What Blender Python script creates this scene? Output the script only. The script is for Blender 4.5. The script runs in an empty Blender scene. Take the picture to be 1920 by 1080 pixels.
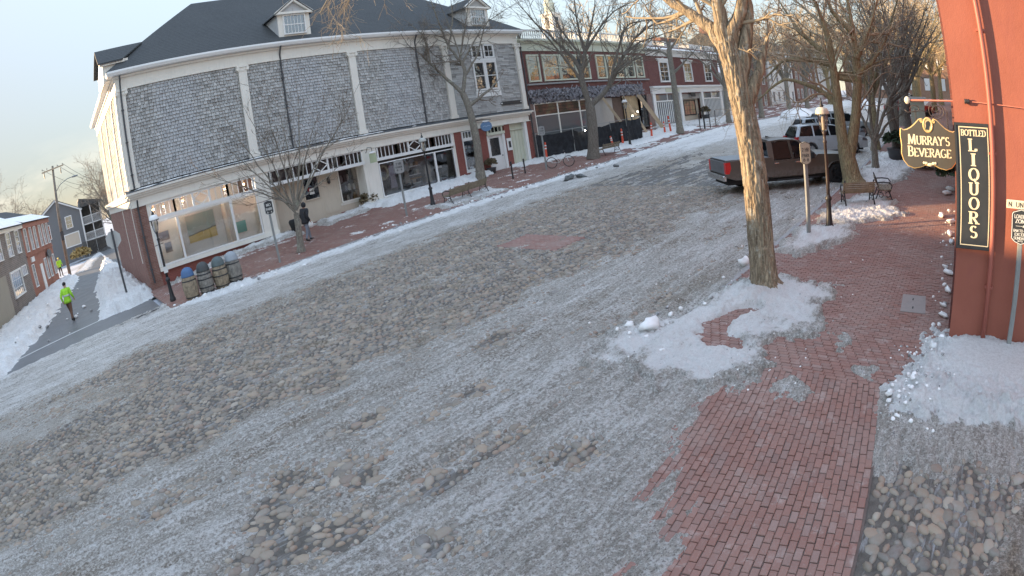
import bpy, math, random
import numpy as np
from mathutils import Vector, Matrix, noise as mnoise

S = bpy.context.scene
COL = S.collection
R = math.radians
random.seed(7)
RNG = np.random.default_rng(11)

# ------------------------------------------------------------------ camera
CAM_Z = 4.0
cam = bpy.data.cameras.new('camera')
cam.type = 'PANO'
cam.sensor_fit = 'HORIZONTAL'
cam.sensor_width = 36.0
cam.sensor_height = 20.25
for holder in (cam, getattr(cam, 'cycles', None)):
    if holder is not None and hasattr(holder, 'panorama_type'):
        holder.panorama_type = 'FISHEYE_LENS_POLYNOMIAL'
        holder.fisheye_fov = R(170)
        holder.fisheye_polynomial_k0 = 0.0
        holder.fisheye_polynomial_k1 = -0.048467005
        holder.fisheye_polynomial_k2 = -6.388213e-06
        holder.fisheye_polynomial_k3 = -6.388807e-06
        holder.fisheye_polynomial_k4 = -5.201972e-08
cam.clip_start = 0.05
cam.clip_end = 3000
camo = bpy.data.objects.new('camera', cam)
COL.objects.link(camo)
yaw, pit, rol = 0.81788087, -0.2812784, -0.15395315
f = Vector((math.cos(pit) * math.cos(yaw), math.cos(pit) * math.sin(yaw), math.sin(pit)))
r = Vector((math.sin(yaw), -math.cos(yaw), 0))
u = r.cross(f)
r2 = math.cos(rol) * r + math.sin(rol) * u
u2 = -math.sin(rol) * r + math.cos(rol) * u
camo.matrix_world = Matrix(((r2.x, u2.x, -f.x, 0), (r2.y, u2.y, -f.y, 0), (r2.z, u2.z, -f.z, CAM_Z), (0, 0, 0, 1)))
S.camera = camo

# ------------------------------------------------------------------ world, sun, exposure
SUN_AZ = R(32)      # from +Y towards -X
SUN_EL = R(8.8)
W = bpy.data.worlds.new('World')
S.world = W
W.use_nodes = True
wn = W.node_tree.nodes
wl = W.node_tree.links
bg = wn['Background']
sky = wn.new('ShaderNodeTexSky')
sky.sky_type = 'NISHITA'
sky.sun_disc = False
sky.sun_elevation = SUN_EL
sky.sun_rotation = -SUN_AZ
sky.altitude = 10
sky.air_density = 1.0
sky.dust_density = 0.35
sky.ozone_density = 1.6
geo = wn.new('ShaderNodeNewGeometry')
sep = wn.new('ShaderNodeSeparateXYZ')
tcw = wn.new('ShaderNodeTexCoord')
mp = wn.new('ShaderNodeMapping')
mp.inputs['Scale'].default_value = (1.6, 1.6, 5.5)
nz = wn.new('ShaderNodeTexNoise')
nz.inputs['Scale'].default_value = 2.6
nz.inputs['Detail'].default_value = 7
nz.inputs['Roughness'].default_value = .6
wl.new(tcw.outputs['Generated'], mp.inputs['Vector'])
wl.new(mp.outputs['Vector'], nz.inputs['Vector'])
wl.new(tcw.outputs['Generated'], sep.inputs['Vector'])
cr = wn.new('ShaderNodeMapRange')
cr.inputs['From Min'].default_value = .46
cr.inputs['From Max'].default_value = .66
wl.new(nz.outputs['Fac'], cr.inputs['Value'])
hm = wn.new('ShaderNodeMapRange')       # clouds only low above the horizon
hm.inputs['From Min'].default_value = .15
hm.inputs['From Max'].default_value = .05
wl.new(sep.outputs['Z'], hm.inputs['Value'])
mu = wn.new('ShaderNodeMath')
mu.operation = 'MULTIPLY'
wl.new(cr.outputs['Result'], mu.inputs[0])
wl.new(hm.outputs['Result'], mu.inputs[1])
mu2 = wn.new('ShaderNodeMath')
mu2.operation = 'MULTIPLY'
mu2.inputs[1].default_value = .45
wl.new(mu.outputs[0], mu2.inputs[0])
mx = wn.new('ShaderNodeMix')
mx.data_type = 'RGBA'
wl.new(mu2.outputs[0], mx.inputs[0])
# even out the sky's range (the photograph's tone curve does the same), in every direction alike
bw = wn.new('ShaderNodeRGBToBW')
wl.new(sky.outputs['Color'], bw.inputs[0])
pw_ = wn.new('ShaderNodeMath')
pw_.operation = 'POWER'
pw_.inputs[1].default_value = -1.25
bst = wn.new('ShaderNodeMath')
bst.operation = 'MULTIPLY'
bst.inputs[1].default_value = 1.4
wl.new(pw_.outputs[0], bst.inputs[0])
wl.new(bw.outputs[0], pw_.inputs[0])
pale = wn.new('ShaderNodeMix')
pale.data_type = 'RGBA'
pale.inputs[0].default_value = .52
wl.new(sky.outputs['Color'], pale.inputs[6])
wl.new(bw.outputs[0], pale.inputs[7])
vs_ = wn.new('ShaderNodeVectorMath')
vs_.operation = 'SCALE'
wl.new(pale.outputs[2], vs_.inputs[0])
wl.new(bst.outputs[0], vs_.inputs['Scale'])
SKYOUT = vs_.outputs[0]
wl.new(SKYOUT, mx.inputs[6])
mx.inputs[7].default_value = (2.1, 1.85, 1.5, 1)
wl.new(mx.outputs[2], bg.inputs['Color'])
bg.inputs['Strength'].default_value = 0.15

sun = bpy.data.lights.new('sun', 'SUN')
sun.energy = 2.0
sun.angle = R(0.5)
sun.color = (1.0, .70, .40)
suno = bpy.data.objects.new('sun', sun)
COL.objects.link(suno)
sdir = Vector((-math.sin(SUN_AZ) * math.cos(SUN_EL), math.cos(SUN_AZ) * math.cos(SUN_EL), math.sin(SUN_EL)))
suno.rotation_euler = sdir.to_track_quat('Z', 'Y').to_euler()
suno.location = (-30, 50, 40)

S.view_settings.view_transform = 'Standard'
S.view_settings.look = 'None'
S.view_settings.gamma = 1
S.view_settings.use_curve_mapping = False
S.view_settings.exposure = 2.5
S.render.engine = 'CYCLES'
S.cycles.max_bounces = 6
S.cycles.diffuse_bounces = 3
S.cycles.glossy_bounces = 3
S.cycles.transparent_max_bounces = 12
S.cycles.use_denoising = True

# ------------------------------------------------------------------ helpers
def sst(a, b, t):
    t = np.clip((t - a) / (b - a), 0, 1)
    return t * t * (3 - 2 * t)


def g0(x):
    x = np.asarray(x, float)
    return np.where(x < 28, .027 * x, np.where(x < 46, .756 + .05 * (x - 28),
           np.where(x < 65, 1.656 + .012 * (x - 46), np.where(x < 140, 1.884 + .03 * (x - 65), 4.134 + .01 * (x - 140)))))


def gz(x, y=0.0):
    """height of the ground (paving level): the street climbs to the far end, the far pavement rises to the shops"""
    x = np.asarray(x, float)
    y = np.asarray(y, float)
    v = g0(np.maximum(x, -14)) + .06 * np.maximum(0, np.minimum(y, 28) - 21) * sst(3, 9, x)
    return v + 0.0 * y


def gzf(x, y=0.0):
    return float(gz(x, y))


def _hash(ix, iy, seed):
    h = (ix.astype(np.int64) * 374761393 + iy.astype(np.int64) * 668265263 + seed * 974634777) & 0xffffffff
    h = ((h ^ (h >> 13)) * 1274126177) & 0xffffffff
    return ((h ^ (h >> 16)) & 0xffff) / 65535.0


def vn(x, y, seed=0):
    x = np.asarray(x, float)
    y = np.asarray(y, float)
    ix = np.floor(x)
    iy = np.floor(y)
    fx = x - ix
    fy = y - iy
    fx = fx * fx * (3 - 2 * fx)
    fy = fy * fy * (3 - 2 * fy)
    a = _hash(ix, iy, seed)
    b = _hash(ix + 1, iy, seed)
    c = _hash(ix, iy + 1, seed)
    d = _hash(ix + 1, iy + 1, seed)
    return (a * (1 - fx) + b * fx) * (1 - fy) + (c * (1 - fx) + d * fx) * fy


def fbm(x, y, seed=0, oct=4, gain=.5):
    s = 0
    a = 1
    t = 0
    for i in range(oct):
        s = s + a * vn(x * 2 ** i + 17.3 * i, y * 2 ** i - 9.1 * i, seed + i)
        t += a
        a *= gain
    return s / t


def tag(o, label=None, cat=None, group=None, kind=None):
    if label: o['label'] = label
    if cat: o['category'] = cat
    if group: o['group'] = group
    if kind: o['kind'] = kind
    return o


def empty(name, loc=(0, 0, 0), rz=0.0):
    o = bpy.data.objects.new(name, None)
    o.empty_display_size = .1
    o.location = loc
    o.rotation_euler = (0, 0, rz)
    COL.objects.link(o)
    return o


def thing(name, label, cat, loc=(0, 0, 0), rz=0.0, group=None):
    return tag(empty(name, loc, rz), label, cat, group)


def copy_tree(o, parent=None):
    c = o.copy()
    COL.objects.link(c)
    if parent is not None:
        c.parent = parent
        c.matrix_parent_inverse = o.matrix_parent_inverse.copy()
    for ch in list(o.children):
        copy_tree(ch, c)
    return c


class MB:
    """collects shapes and links them as ONE mesh object"""
    def __init__(s):
        s.v = []
        s.f = []
        s.m = []
        s.sm = []
        s.cur = 0
        s.smooth = False
        s.T = None

    def add(s, vs, fs):
        n = len(s.v)
        if s.T is not None:
            vs = [tuple(s.T @ Vector(p)) for p in vs]
        s.v.extend([tuple(p) for p in vs])
        for q in fs:
            s.f.append([n + i for i in q])
            s.m.append(s.cur)
            s.sm.append(s.smooth)
        return s

    def box(s, x0, x1, y0, y1, z0, z1):
        if x0 > x1: x0, x1 = x1, x0
        if y0 > y1: y0, y1 = y1, y0
        if z0 > z1: z0, z1 = z1, z0
        v = [(x0, y0, z0), (x1, y0, z0), (x1, y1, z0), (x0, y1, z0), (x0, y0, z1), (x1, y0, z1), (x1, y1, z1), (x0, y1, z1)]
        return s.add(v, [(0, 3, 2, 1), (4, 5, 6, 7), (0, 1, 5, 4), (1, 2, 6, 5), (2, 3, 7, 6), (3, 0, 4, 7)])

    def bbox(s, x0, x1, y0, y1, z0, z1, b=.01):
        """box with chamfered vertical and top edges"""
        pts = [(x0 + b, y0), (x1 - b, y0), (x1, y0 + b), (x1, y1 - b), (x1 - b, y1), (x0 + b, y1), (x0, y1 - b), (x0, y0 + b)]
        cx, cy = (x0 + x1) / 2, (y0 + y1) / 2
        ins = [(cx + (p[0] - cx) * (1 - 2 * b / max(x1 - x0, 1e-6)), cy + (p[1] - cy) * (1 - 2 * b / max(y1 - y0, 1e-6))) for p in pts]
        v = [(p[0], p[1], z0) for p in pts] + [(p[0], p[1], z1 - b) for p in pts] + [(p[0], p[1], z1) for p in ins]
        fs = [tuple(range(7, -1, -1)), tuple(range(16, 24))]
        for k in range(2):
            for i in range(8):
                j = (i + 1) % 8
                fs.append((8 * k + i, 8 * k + j, 8 * k + 8 + j, 8 * k + 8 + i))
        return s.add(v, fs)

    def bar(s, a, b, w, h=None, up=(0, 0, 1)):
        """square bar from a to b, width w, height h"""
        h = h or w
        a = Vector(a)
        b = Vector(b)
        d = (b - a).normalized()
        upv = Vector(up)
        if abs(d.dot(upv)) > .98: upv = Vector((1, 0, 0))
        sx = d.cross(upv).normalized() * w / 2
        sz = sx.cross(d).normalized() * h / 2
        v = []
        for p in (a, b):
            v += [p - sx - sz, p + sx - sz, p + sx + sz, p - sx + sz]
        return s.add(v, [(3, 2, 1, 0), (4, 5, 6, 7), (0, 1, 5, 4), (1, 2, 6, 5), (2, 3, 7, 6), (3, 0, 4, 7)])

    def tube(s, pts, rad, n=8, cap=True):
        pts = [Vector(p) for p in pts]
        if not hasattr(rad, '__len__'): rad = [rad] * len(pts)
        v = []
        prev = None
        for i, p in enumerate(pts):
            d = (pts[min(i + 1, len(pts) - 1)] - pts[max(i - 1, 0)]).normalized()
            if prev is None:
                prev = d.orthogonal().normalized()
            prev = (prev - d * prev.dot(d)).normalized()
            q = d.cross(prev)
            for k in range(n):
                a = 2 * math.pi * k / n
                v.append(p + (prev * math.cos(a) + q * math.sin(a)) * rad[i])
        fs = []
        for i in range(len(pts) - 1):
            for k in range(n):
                j = (k + 1) % n
                fs.append((i * n + k, i * n + j, i * n + n + j, i * n + n + k))
        if cap:
            fs.append(tuple(range(n - 1, -1, -1)))
            fs.append(tuple((len(pts) - 1) * n + k for k in range(n)))
        return s.add(v, fs)

    def lathe(s, prof, n=16, c=(0, 0, 0), sx=1, sy=1):
        v = []
        for (rr, z) in prof:
            for k in range(n):
                a = 2 * math.pi * k / n
                v.append((c[0] + rr * sx * math.cos(a), c[1] + rr * sy * math.sin(a), c[2] + z))
        fs = []
        for i in range(len(prof) - 1):
            for k in range(n):
                j = (k + 1) % n
                fs.append((i * n + k, i * n + j, i * n + n + j, i * n + n + k))
        fs.append(tuple(range(n - 1, -1, -1)))
        fs.append(tuple((len(prof) - 1) * n + k for k in range(n)))
        return s.add(v, fs)

    def prism(s, poly, axis, a, b):
        """poly in the plane across axis ('x': (y,z), 'y': (x,z), 'z': (x,y)), from a to b"""
        def P(p, t):
            return {'x': (t, p[0], p[1]), 'y': (p[0], t, p[1]), 'z': (p[0], p[1], t)}[axis]
        n = len(poly)
        v = [P(p, a) for p in poly] + [P(p, b) for p in poly]
        fs = [tuple(range(n - 1, -1, -1)), tuple(range(n, 2 * n))] + [(i, (i + 1) % n, n + (i + 1) % n, n + i) for i in range(n)]
        return s.add(v, fs)

    def ball(s, c, rx, ry=None, rz=None, nu=10, nv=6, jit=0):
        ry = ry or rx
        rz = rz or rx
        v = [(c[0], c[1], c[2] - rz)]
        for i in range(1, nv):
            t = -math.pi / 2 + math.pi * i / nv
            for k in range(nu):
                a = 2 * math.pi * k / nu
                q = 1 + random.uniform(-jit, jit)
                v.append((c[0] + rx * q * math.cos(t) * math.cos(a), c[1] + ry * q * math.cos(t) * math.sin(a), c[2] + rz * q * math.sin(t)))
        v.append((c[0], c[1], c[2] + rz))
        fs = []
        for k in range(nu):
            fs.append((0, 1 + (k + 1) % nu, 1 + k))
        for i in range(nv - 2):
            for k in range(nu):
                a = 1 + i * nu + k
                b = 1 + i * nu + (k + 1) % nu
                fs.append((a, b, b + nu, a + nu))
        o = 1 + (nv - 2) * nu
        for k in range(nu):
            fs.append((o + k, o + (k + 1) % nu, len(v) - 1))
        return s.add(v, fs)

    def mesh(s, name, mats):
        me = bpy.data.meshes.new(name)
        me.from_pydata(s.v, [], s.f)
        for m in (mats if isinstance(mats, (list, tuple)) else [mats]):
            me.materials.append(m)
        me.polygons.foreach_set('material_index', s.m)
        me.polygons.foreach_set('use_smooth', s.sm)
        me.update()
        return me

    def build(s, name, mats, parent=None, loc=None, rz=None):
        o = bpy.data.objects.new(name, s.mesh(name, mats))
        COL.objects.link(o)
        if loc is not None: o.location = loc
        if rz is not None: o.rotation_euler = (0, 0, rz)
        if parent is not None: o.parent = parent
        return o


def link_mesh(name, me, parent=None, loc=(0, 0, 0), rot=(0, 0, 0), scale=(1, 1, 1)):
    o = bpy.data.objects.new(name, me)
    COL.objects.link(o)
    o.location = loc
    o.rotation_euler = rot
    o.scale = scale
    if parent is not None: o.parent = parent
    return o


def np_mesh(name, verts, faces, mats, smooth=False, attrs=None):
    """mesh from numpy arrays; faces all of one size (m,k)"""
    me = bpy.data.meshes.new(name)
    verts = np.ascontiguousarray(verts, np.float32)
    faces = np.ascontiguousarray(faces, np.int32)
    k = faces.shape[1]
    me.vertices.add(len(verts))
    me.vertices.foreach_set('co', verts.ravel())
    me.loops.add(faces.size)
    me.loops.foreach_set('vertex_index', faces.ravel())
    me.polygons.add(len(faces))
    me.polygons.foreach_set('loop_start', np.arange(0, faces.size, k, dtype=np.int32))
    me.polygons.foreach_set('use_smooth', np.full(len(faces), smooth))
    for m in (mats if isinstance(mats, (list, tuple)) else [mats]):
        me.materials.append(m)
    for nm, a in (attrs or {}).items():
        at = me.attributes.new(nm, 'FLOAT', 'POINT')
        at.data.foreach_set('value', np.ascontiguousarray(a, np.float32))
    me.update(calc_edges=True)
    return me


def scatter_mesh(name, tv, tf, pos, rotz, scl, mats, smooth=False, extra_rot=None):
    """one joined mesh of many copies of a template (tv verts, tf quads)"""
    n = len(pos)
    c, s_ = np.cos(rotz)[:, None], np.sin(rotz)[:, None]
    x = tv[None, :, 0] * scl[:, 0:1]
    y = tv[None, :, 1] * scl[:, 1:2]
    z = tv[None, :, 2] * scl[:, 2:3]
    if extra_rot is not None:      # small tilts about x and y
        z = z + x * extra_rot[:, 0:1] + y * extra_rot[:, 1:2]
    X = x * c - y * s_ + pos[:, 0:1]
    Y = x * s_ + y * c + pos[:, 1:2]
    Z = z + pos[:, 2:3]
    V = np.stack([X, Y, Z], -1).reshape(-1, 3)
    F = (tf[None] + (np.arange(n) * len(tv))[:, None, None]).reshape(-1, tf.shape[1])
    return np_mesh(name, V, F, mats, smooth)


# ------------------------------------------------------------------ materials
class NT:
    def __init__(s, name):
        s.mat = bpy.data.materials.new(name)
        s.mat.use_nodes = True
        s.t = s.mat.node_tree
        s.n = s.t.nodes
        s.b = s.n['Principled BSDF']
        s._co = None

    def new(s, typ, **kw):
        nd = s.n.new(typ)
        for k, v in kw.items():
            setattr(nd, k, v)
        return nd

    def lk(s, a, b):
        s.t.links.new(a, b)

    def co(s, kind='Object'):
        return s.new('ShaderNodeTexCoord').outputs[kind]

    def pos(s):
        return s.new('ShaderNodeNewGeometry').outputs['Position']

    def mapv(s, vec, scale=(1, 1, 1), rot=(0, 0, 0), loc=(0, 0, 0)):
        m = s.new('ShaderNodeMapping')
        m.inputs['Scale'].default_value = scale
        m.inputs['Rotation'].default_value = rot
        m.inputs['Location'].default_value = loc
        s.lk(vec, m.inputs['Vector'])
        return m.outputs['Vector']

    def noise(s, vec, scale, detail=4, rough=.55, dist=0):
        m = s.new('ShaderNodeTexNoise')
        s.lk(vec, m.inputs['Vector'])
        m.inputs['Scale'].default_value = scale
        m.inputs['Detail'].default_value = detail
        m.inputs['Roughness'].default_value = rough
        m.inputs['Distortion'].default_value = dist
        return m.outputs['Fac']

    def vor(s, vec, scale, feature='F1', out='Distance'):
        m = s.new('ShaderNodeTexVoronoi', feature=feature)
        s.lk(vec, m.inputs['Vector'])
        m.inputs['Scale'].default_value = scale
        return m.outputs[out]

    def rng(s, v, a, b, c=0, d=1):
        m = s.new('ShaderNodeMapRange')
        s.lk(v, m.inputs['Value'])
        for k, q in zip(('From Min', 'From Max', 'To Min', 'To Max'), (a, b, c, d)):
            m.inputs[k].default_value = q
        return m.outputs['Result']

    def math(s, op, a, b=None):
        m = s.new('ShaderNodeMath', operation=op)
        for i, q in enumerate((a, b)):
            if q is None: continue
            if isinstance(q, (int, float)): m.inputs[i].default_value = q
            else: s.lk(q, m.inputs[i])
        return m.outputs[0]

    def mix(s, fac, a, b, mode='MIX'):
        m = s.new('ShaderNodeMix', data_type='RGBA', blend_type=mode)
        if isinstance(fac, (int, float)): m.inputs[0].default_value = fac
        else: s.lk(fac, m.inputs[0])
        for i, q in ((6, a), (7, b)):
            if isinstance(q, (tuple, list)): m.inputs[i].default_value = (*q[:3], 1)
            else: s.lk(q, m.inputs[i])
        return m.outputs[2]

    def ramp(s, v, stops):
        m = s.new('ShaderNodeValToRGB')
        e = m.color_ramp.elements
        while len(e) < len(stops): e.new(.5)
        for i, (p, c) in enumerate(stops):
            e[i].position = p
            e[i].color = (*c[:3], 1)
        s.lk(v, m.inputs['Fac'])
        return m.outputs['Color']

    def island(s):
        """a random number per separate piece, whether pieces are objects or joined"""
        a = s.new('ShaderNodeNewGeometry').outputs['Random Per Island']
        b = s.new('ShaderNodeObjectInfo').outputs['Random']
        return s.math('FRACT', s.math('ADD', a, b))

    def attr(s, name):
        m = s.new('ShaderNodeAttribute')
        m.attribute_name = name
        return m.outputs['Fac']

    def bump(s, h, strength=.5, dist=.01, prev=None):
        m = s.new('ShaderNodeBump')
        m.inputs['Strength'].default_value = strength
        m.inputs['Distance'].default_value = dist
        s.lk(h, m.inputs['Height'])
        if prev is not None: s.lk(prev, m.inputs['Normal'])
        return m.outputs['Normal']

    def out(s, col=None, rough=None, normal=None, metal=None, spec=None):
        b = s.b
        for key, q in (('Base Color', col), ('Roughness', rough), ('Normal', normal), ('Metallic', metal), ('Specular IOR Level', spec)):
            if q is None: continue
            if isinstance(q, (int, float)): b.inputs[key].default_value = q
            elif isinstance(q, (tuple, list)): b.inputs[key].default_value = (*q[:3], 1)
            else: s.lk(q, b.inputs[key])
        return s.mat


def paint(name, c, rough=.55, var=.12, scale=3.0, bump=.08, metal=0.0, grime=.25):
    """painted or plain surface with faint blotches, streaks and relief"""
    n = NT(name)
    p = n.pos()
    a = n.noise(p, scale, 5, .6)
    st = n.noise(n.mapv(p, (7, 7, .7)), 1.6, 4, .6)
    fine = n.noise(p, 45, 3, .6)
    k = n.math('ADD', n.math('MULTIPLY', n.rng(a, .3, .7, -1, 1), var), n.math('MULTIPLY', n.rng(fine, .3, .7, -1, 1), var * .5))
    v = n.mix(n.rng(k, -.3, .3), tuple(q * (1 - var * 1.6) for q in c), tuple(min(1, q * (1 + var * 1.2)) for q in c))
    v = n.mix(n.math('MULTIPLY', n.rng(st, .52, .75), grime), v, tuple(q * .55 for q in c))
    nm = n.bump(fine, bump, .004)
    return n.out(v, n.rng(a, .2, .8, max(.05, rough - .1), min(1, rough + .1)), nm, metal)


def simple(name, c, rough=.6, metal=0.0, emit=None):
    n = NT(name)
    m = n.out(c, rough, None, metal)
    if emit:
        n.b.inputs['Emission Color'].default_value = (*c, 1)
        n.b.inputs['Emission Strength'].default_value = emit
    return m


def brick_mat(name, c1, c2, mortar, sc=1.0, axis='xz', rough=.85):
    """far brickwork: courses 75 mm high on a wall seen too small to pick bricks apart"""
    n = NT(name)
    p = n.pos()
    s3 = n.new('ShaderNodeSeparateXYZ')
    n.lk(p, s3.inputs[0])
    cb = n.new('ShaderNodeCombineXYZ')
    h = s3.outputs['X'] if axis == 'xz' else (s3.outputs['Y'] if axis == 'yz' else None)
    if h is None:      # wall at an angle: use x+y
        h = n.math('ADD', n.math('MULTIPLY', s3.outputs['X'], .2175), n.math('MULTIPLY', s3.outputs['Y'], .976))
    n.lk(h, cb.inputs['X'])
    n.lk(s3.outputs['Z'], cb.inputs['Y'])
    b = n.new('ShaderNodeTexBrick')
    n.lk(cb.outputs[0], b.inputs['Vector'])
    b.inputs['Scale'].default_value = 1.0
    b.inputs['Brick Width'].default_value = .22 * sc
    b.inputs['Row Height'].default_value = .075 * sc
    b.inputs['Mortar Size'].default_value = .009 * sc
    b.inputs['Color1'].default_value = (*c1, 1)
    b.inputs['Color2'].default_value = (*c2, 1)
    b.inputs['Mortar'].default_value = (*mortar, 1)
    a = n.noise(p, 1.7, 5, .6)
    fine = n.noise(p, 30, 3, .6)
    col = n.mix(n.rng(a, .35, .7, 0, .45), b.outputs['Color'], tuple(q * .6 for q in c1))
    col = n.mix(n.rng(fine, .4, .75, 0, .3), col, tuple(min(1, q * 1.5) for q in c2))
    nm = n.bump(n.math('ADD', n.math('MULTIPLY', b.outputs['Fac'], -1), n.math('MULTIPLY', fine, .4)), .6, .012)
    return n.out(col, rough, nm)


MAT = {}
MAT['trim'] = paint('cream_trim', (.82, .775, .69), .5, .08, 2, .06, grime=.22)
MAT['trim_tan'] = paint('tan_panel', (.62, .54, .43), .55, .08, 2)
MAT['trim_green'] = paint('pale_green_trim', (.62, .63, .50), .5, .08, 2, grime=.2)
MAT['white'] = paint('white_paint', (.80, .79, .76), .45, .06, 2, grime=.12)
MAT['gal_wall'] = paint('gallery_wall', (.84, .86, .84), .6, .03, 1, grime=0)
MAT['dark_in'] = paint('dark_interior', (.09, .085, .08), .7, .3, 2)
MAT['mid_in'] = paint('shop_interior', (.33, .31, .28), .7, .3, 2)
MAT['ceil_wood'] = paint('wood_ceiling', (.42, .22, .10), .5, .25, 4)
MAT['black_metal'] = paint('black_iron', (.028, .028, .03), .45, .2, 6, .15)
MAT['lamp_brown'] = paint('dark_brown_iron', (.055, .042, .038), .45, .2, 6, .15)
MAT['dark_pipe'] = paint('dark_downpipe', (.07, .07, .075), .5, .2, 3)
MAT['post_gray'] = paint('grey_post', (.27, .28, .27), .55, .15, 5, grime=.3)
MAT['sign_dark'] = paint('dark_sign_board', (.035, .04, .045), .38, .15, 4, .05, grime=.1)
MAT['gold'] = simple('gold_leaf', (.74, .52, .22), .38, .35)
MAT['cream_letter'] = simple('cream_letter', (.78, .68, .46), .5)
MAT['pale_letter'] = simple('pale_letter', (.72, .72, .68), .5)
MAT['red_stucco'] = None
MAT['concrete'] = paint('granite_plate', (.30, .27, .25), .8, .12, 8, .3)
MAT['granite'] = paint('granite_kerb', (.34, .33, .32), .85, .2, 9, .35)
MAT['rubber'] = paint('black_rubber', (.02, .02, .021), .8, .2, 9)
MAT['chrome'] = paint('worn_chrome', (.62, .62, .62), .2, .05, 5, .02, 1.0, 0)
MAT['orange'] = paint('orange_plastic', (.72, .10, .05), .5, .1, 5)
MAT['wood_new'] = paint('new_timber', (.52, .40, .27), .7, .15, 5)
MAT['plywood'] = paint('plywood_sheet', (.46, .34, .20), .75, .2, 3)
MAT['plywood2'] = paint('grey_board_sheet', (.40, .37, .34), .75, .1, 3)
MAT['brown_board'] = paint('brown_board', (.11, .07, .055), .6, .2, 3)
MAT['painted_brick'] = brick_mat('painted_brick', (.26, .085, .065), (.30, .10, .08), (.20, .07, .055))
MAT['brick_red'] = brick_mat('red_brickwork', (.23, .105, .08), (.30, .15, .11), (.30, .25, .22))
MAT['brick_red_y'] = brick_mat('red_brickwork_side', (.25, .11, .085), (.33, .16, .12), (.33, .28, .25), axis='yz')
MAT['brick_brown'] = brick_mat('brown_brickwork', (.20, .12, .10), (.27, .16, .13), (.33, .29, .27))
MAT['brick_maroon'] = brick_mat('maroon_brickwork', (.16, .06, .055), (.21, .085, .07), (.16, .09, .085))
MAT['brick_diag_gray'] = brick_mat('grey_brown_brickwork', (.17, .14, .12), (.25, .20, .17), (.34, .32, .30), 1.5, axis='d')
MAT['brick_diag_red'] = brick_mat('orange_red_brickwork', (.34, .13, .085), (.40, .17, .11), (.36, .2, .15), axis='d')


def glass_mat(name, tint=(.02, .025, .03), refl=.35, see=.0):
    """window glass: mirror-like coat over what lies behind it"""
    n = NT(name)
    n.n.remove(n.b)
    out = [q for q in n.n if q.type == 'OUTPUT_MATERIAL'][0]
    gl = n.new('ShaderNodeBsdfGlossy')
    gl.inputs['Roughness'].default_value = .015
    gl.inputs['Color'].default_value = (.9, .92, .95, 1) if name != 'car_glass' else (.4, .43, .47, 1)
    fr = n.new('ShaderNodeFresnel')
    fr.inputs['IOR'].default_value = 1.5
    p = n.pos()
    w = n.noise(p, 1.3, 2, .5)
    nm = n.bump(w, .12, .05)
    n.lk(nm, gl.inputs['Normal'])
    fac = n.math('MINIMUM', n.math('ADD', n.math('MULTIPLY', fr.outputs[0], 1.0), refl), .95)
    if see > 0:
        base = n.new('ShaderNodeBsdfTransparent')
        base.inputs['Color'].default_value = (see, see, see, 1)
    else:
        base = n.new('ShaderNodeBsdfDiffuse')
        base.inputs['Color'].default_value = (*tint, 1)
    mxs = n.new('ShaderNodeMixShader')
    n.lk(fac, mxs.inputs[0])
    n.lk(base.outputs[0], mxs.inputs[1])
    n.lk(gl.outputs[0], mxs.inputs[2])
    n.lk(mxs.outputs[0], out.inputs['Surface'])
    return n.mat


MAT['glass_shop'] = glass_mat('shop_glass', refl=.05, see=.95)
MAT['glass_dark'] = glass_mat('dark_window_glass', (.03, .033, .038), .28)
MAT['glass_car'] = glass_mat('car_glass', (.008, .01, .011), .03)
MAT['glass_lamp'] = glass_mat('lamp_glass', refl=.06, see=.85)


def _snow():
    n = NT('clean_snow')
    p = n.pos()
    a = n.noise(p, 2.2, 6, .65)
    b = n.noise(p, 24, 4, .7)
    c = n.mix(n.rng(a, .35, .7), (.93, .915, .89), (.83, .815, .79))
    c = n.mix(n.rng(b, .5, .85, 0, .3), c, (.60, .59, .57))
    nm = n.bump(n.math('ADD', n.math('MULTIPLY', b, .5), n.noise(p, 90, 3, .7)), .45, .012)
    m = n.out(c, .62, nm)
    n.b.inputs['Subsurface Weight'].default_value = 0.0
    return m


MAT['snow'] = _snow()


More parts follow.
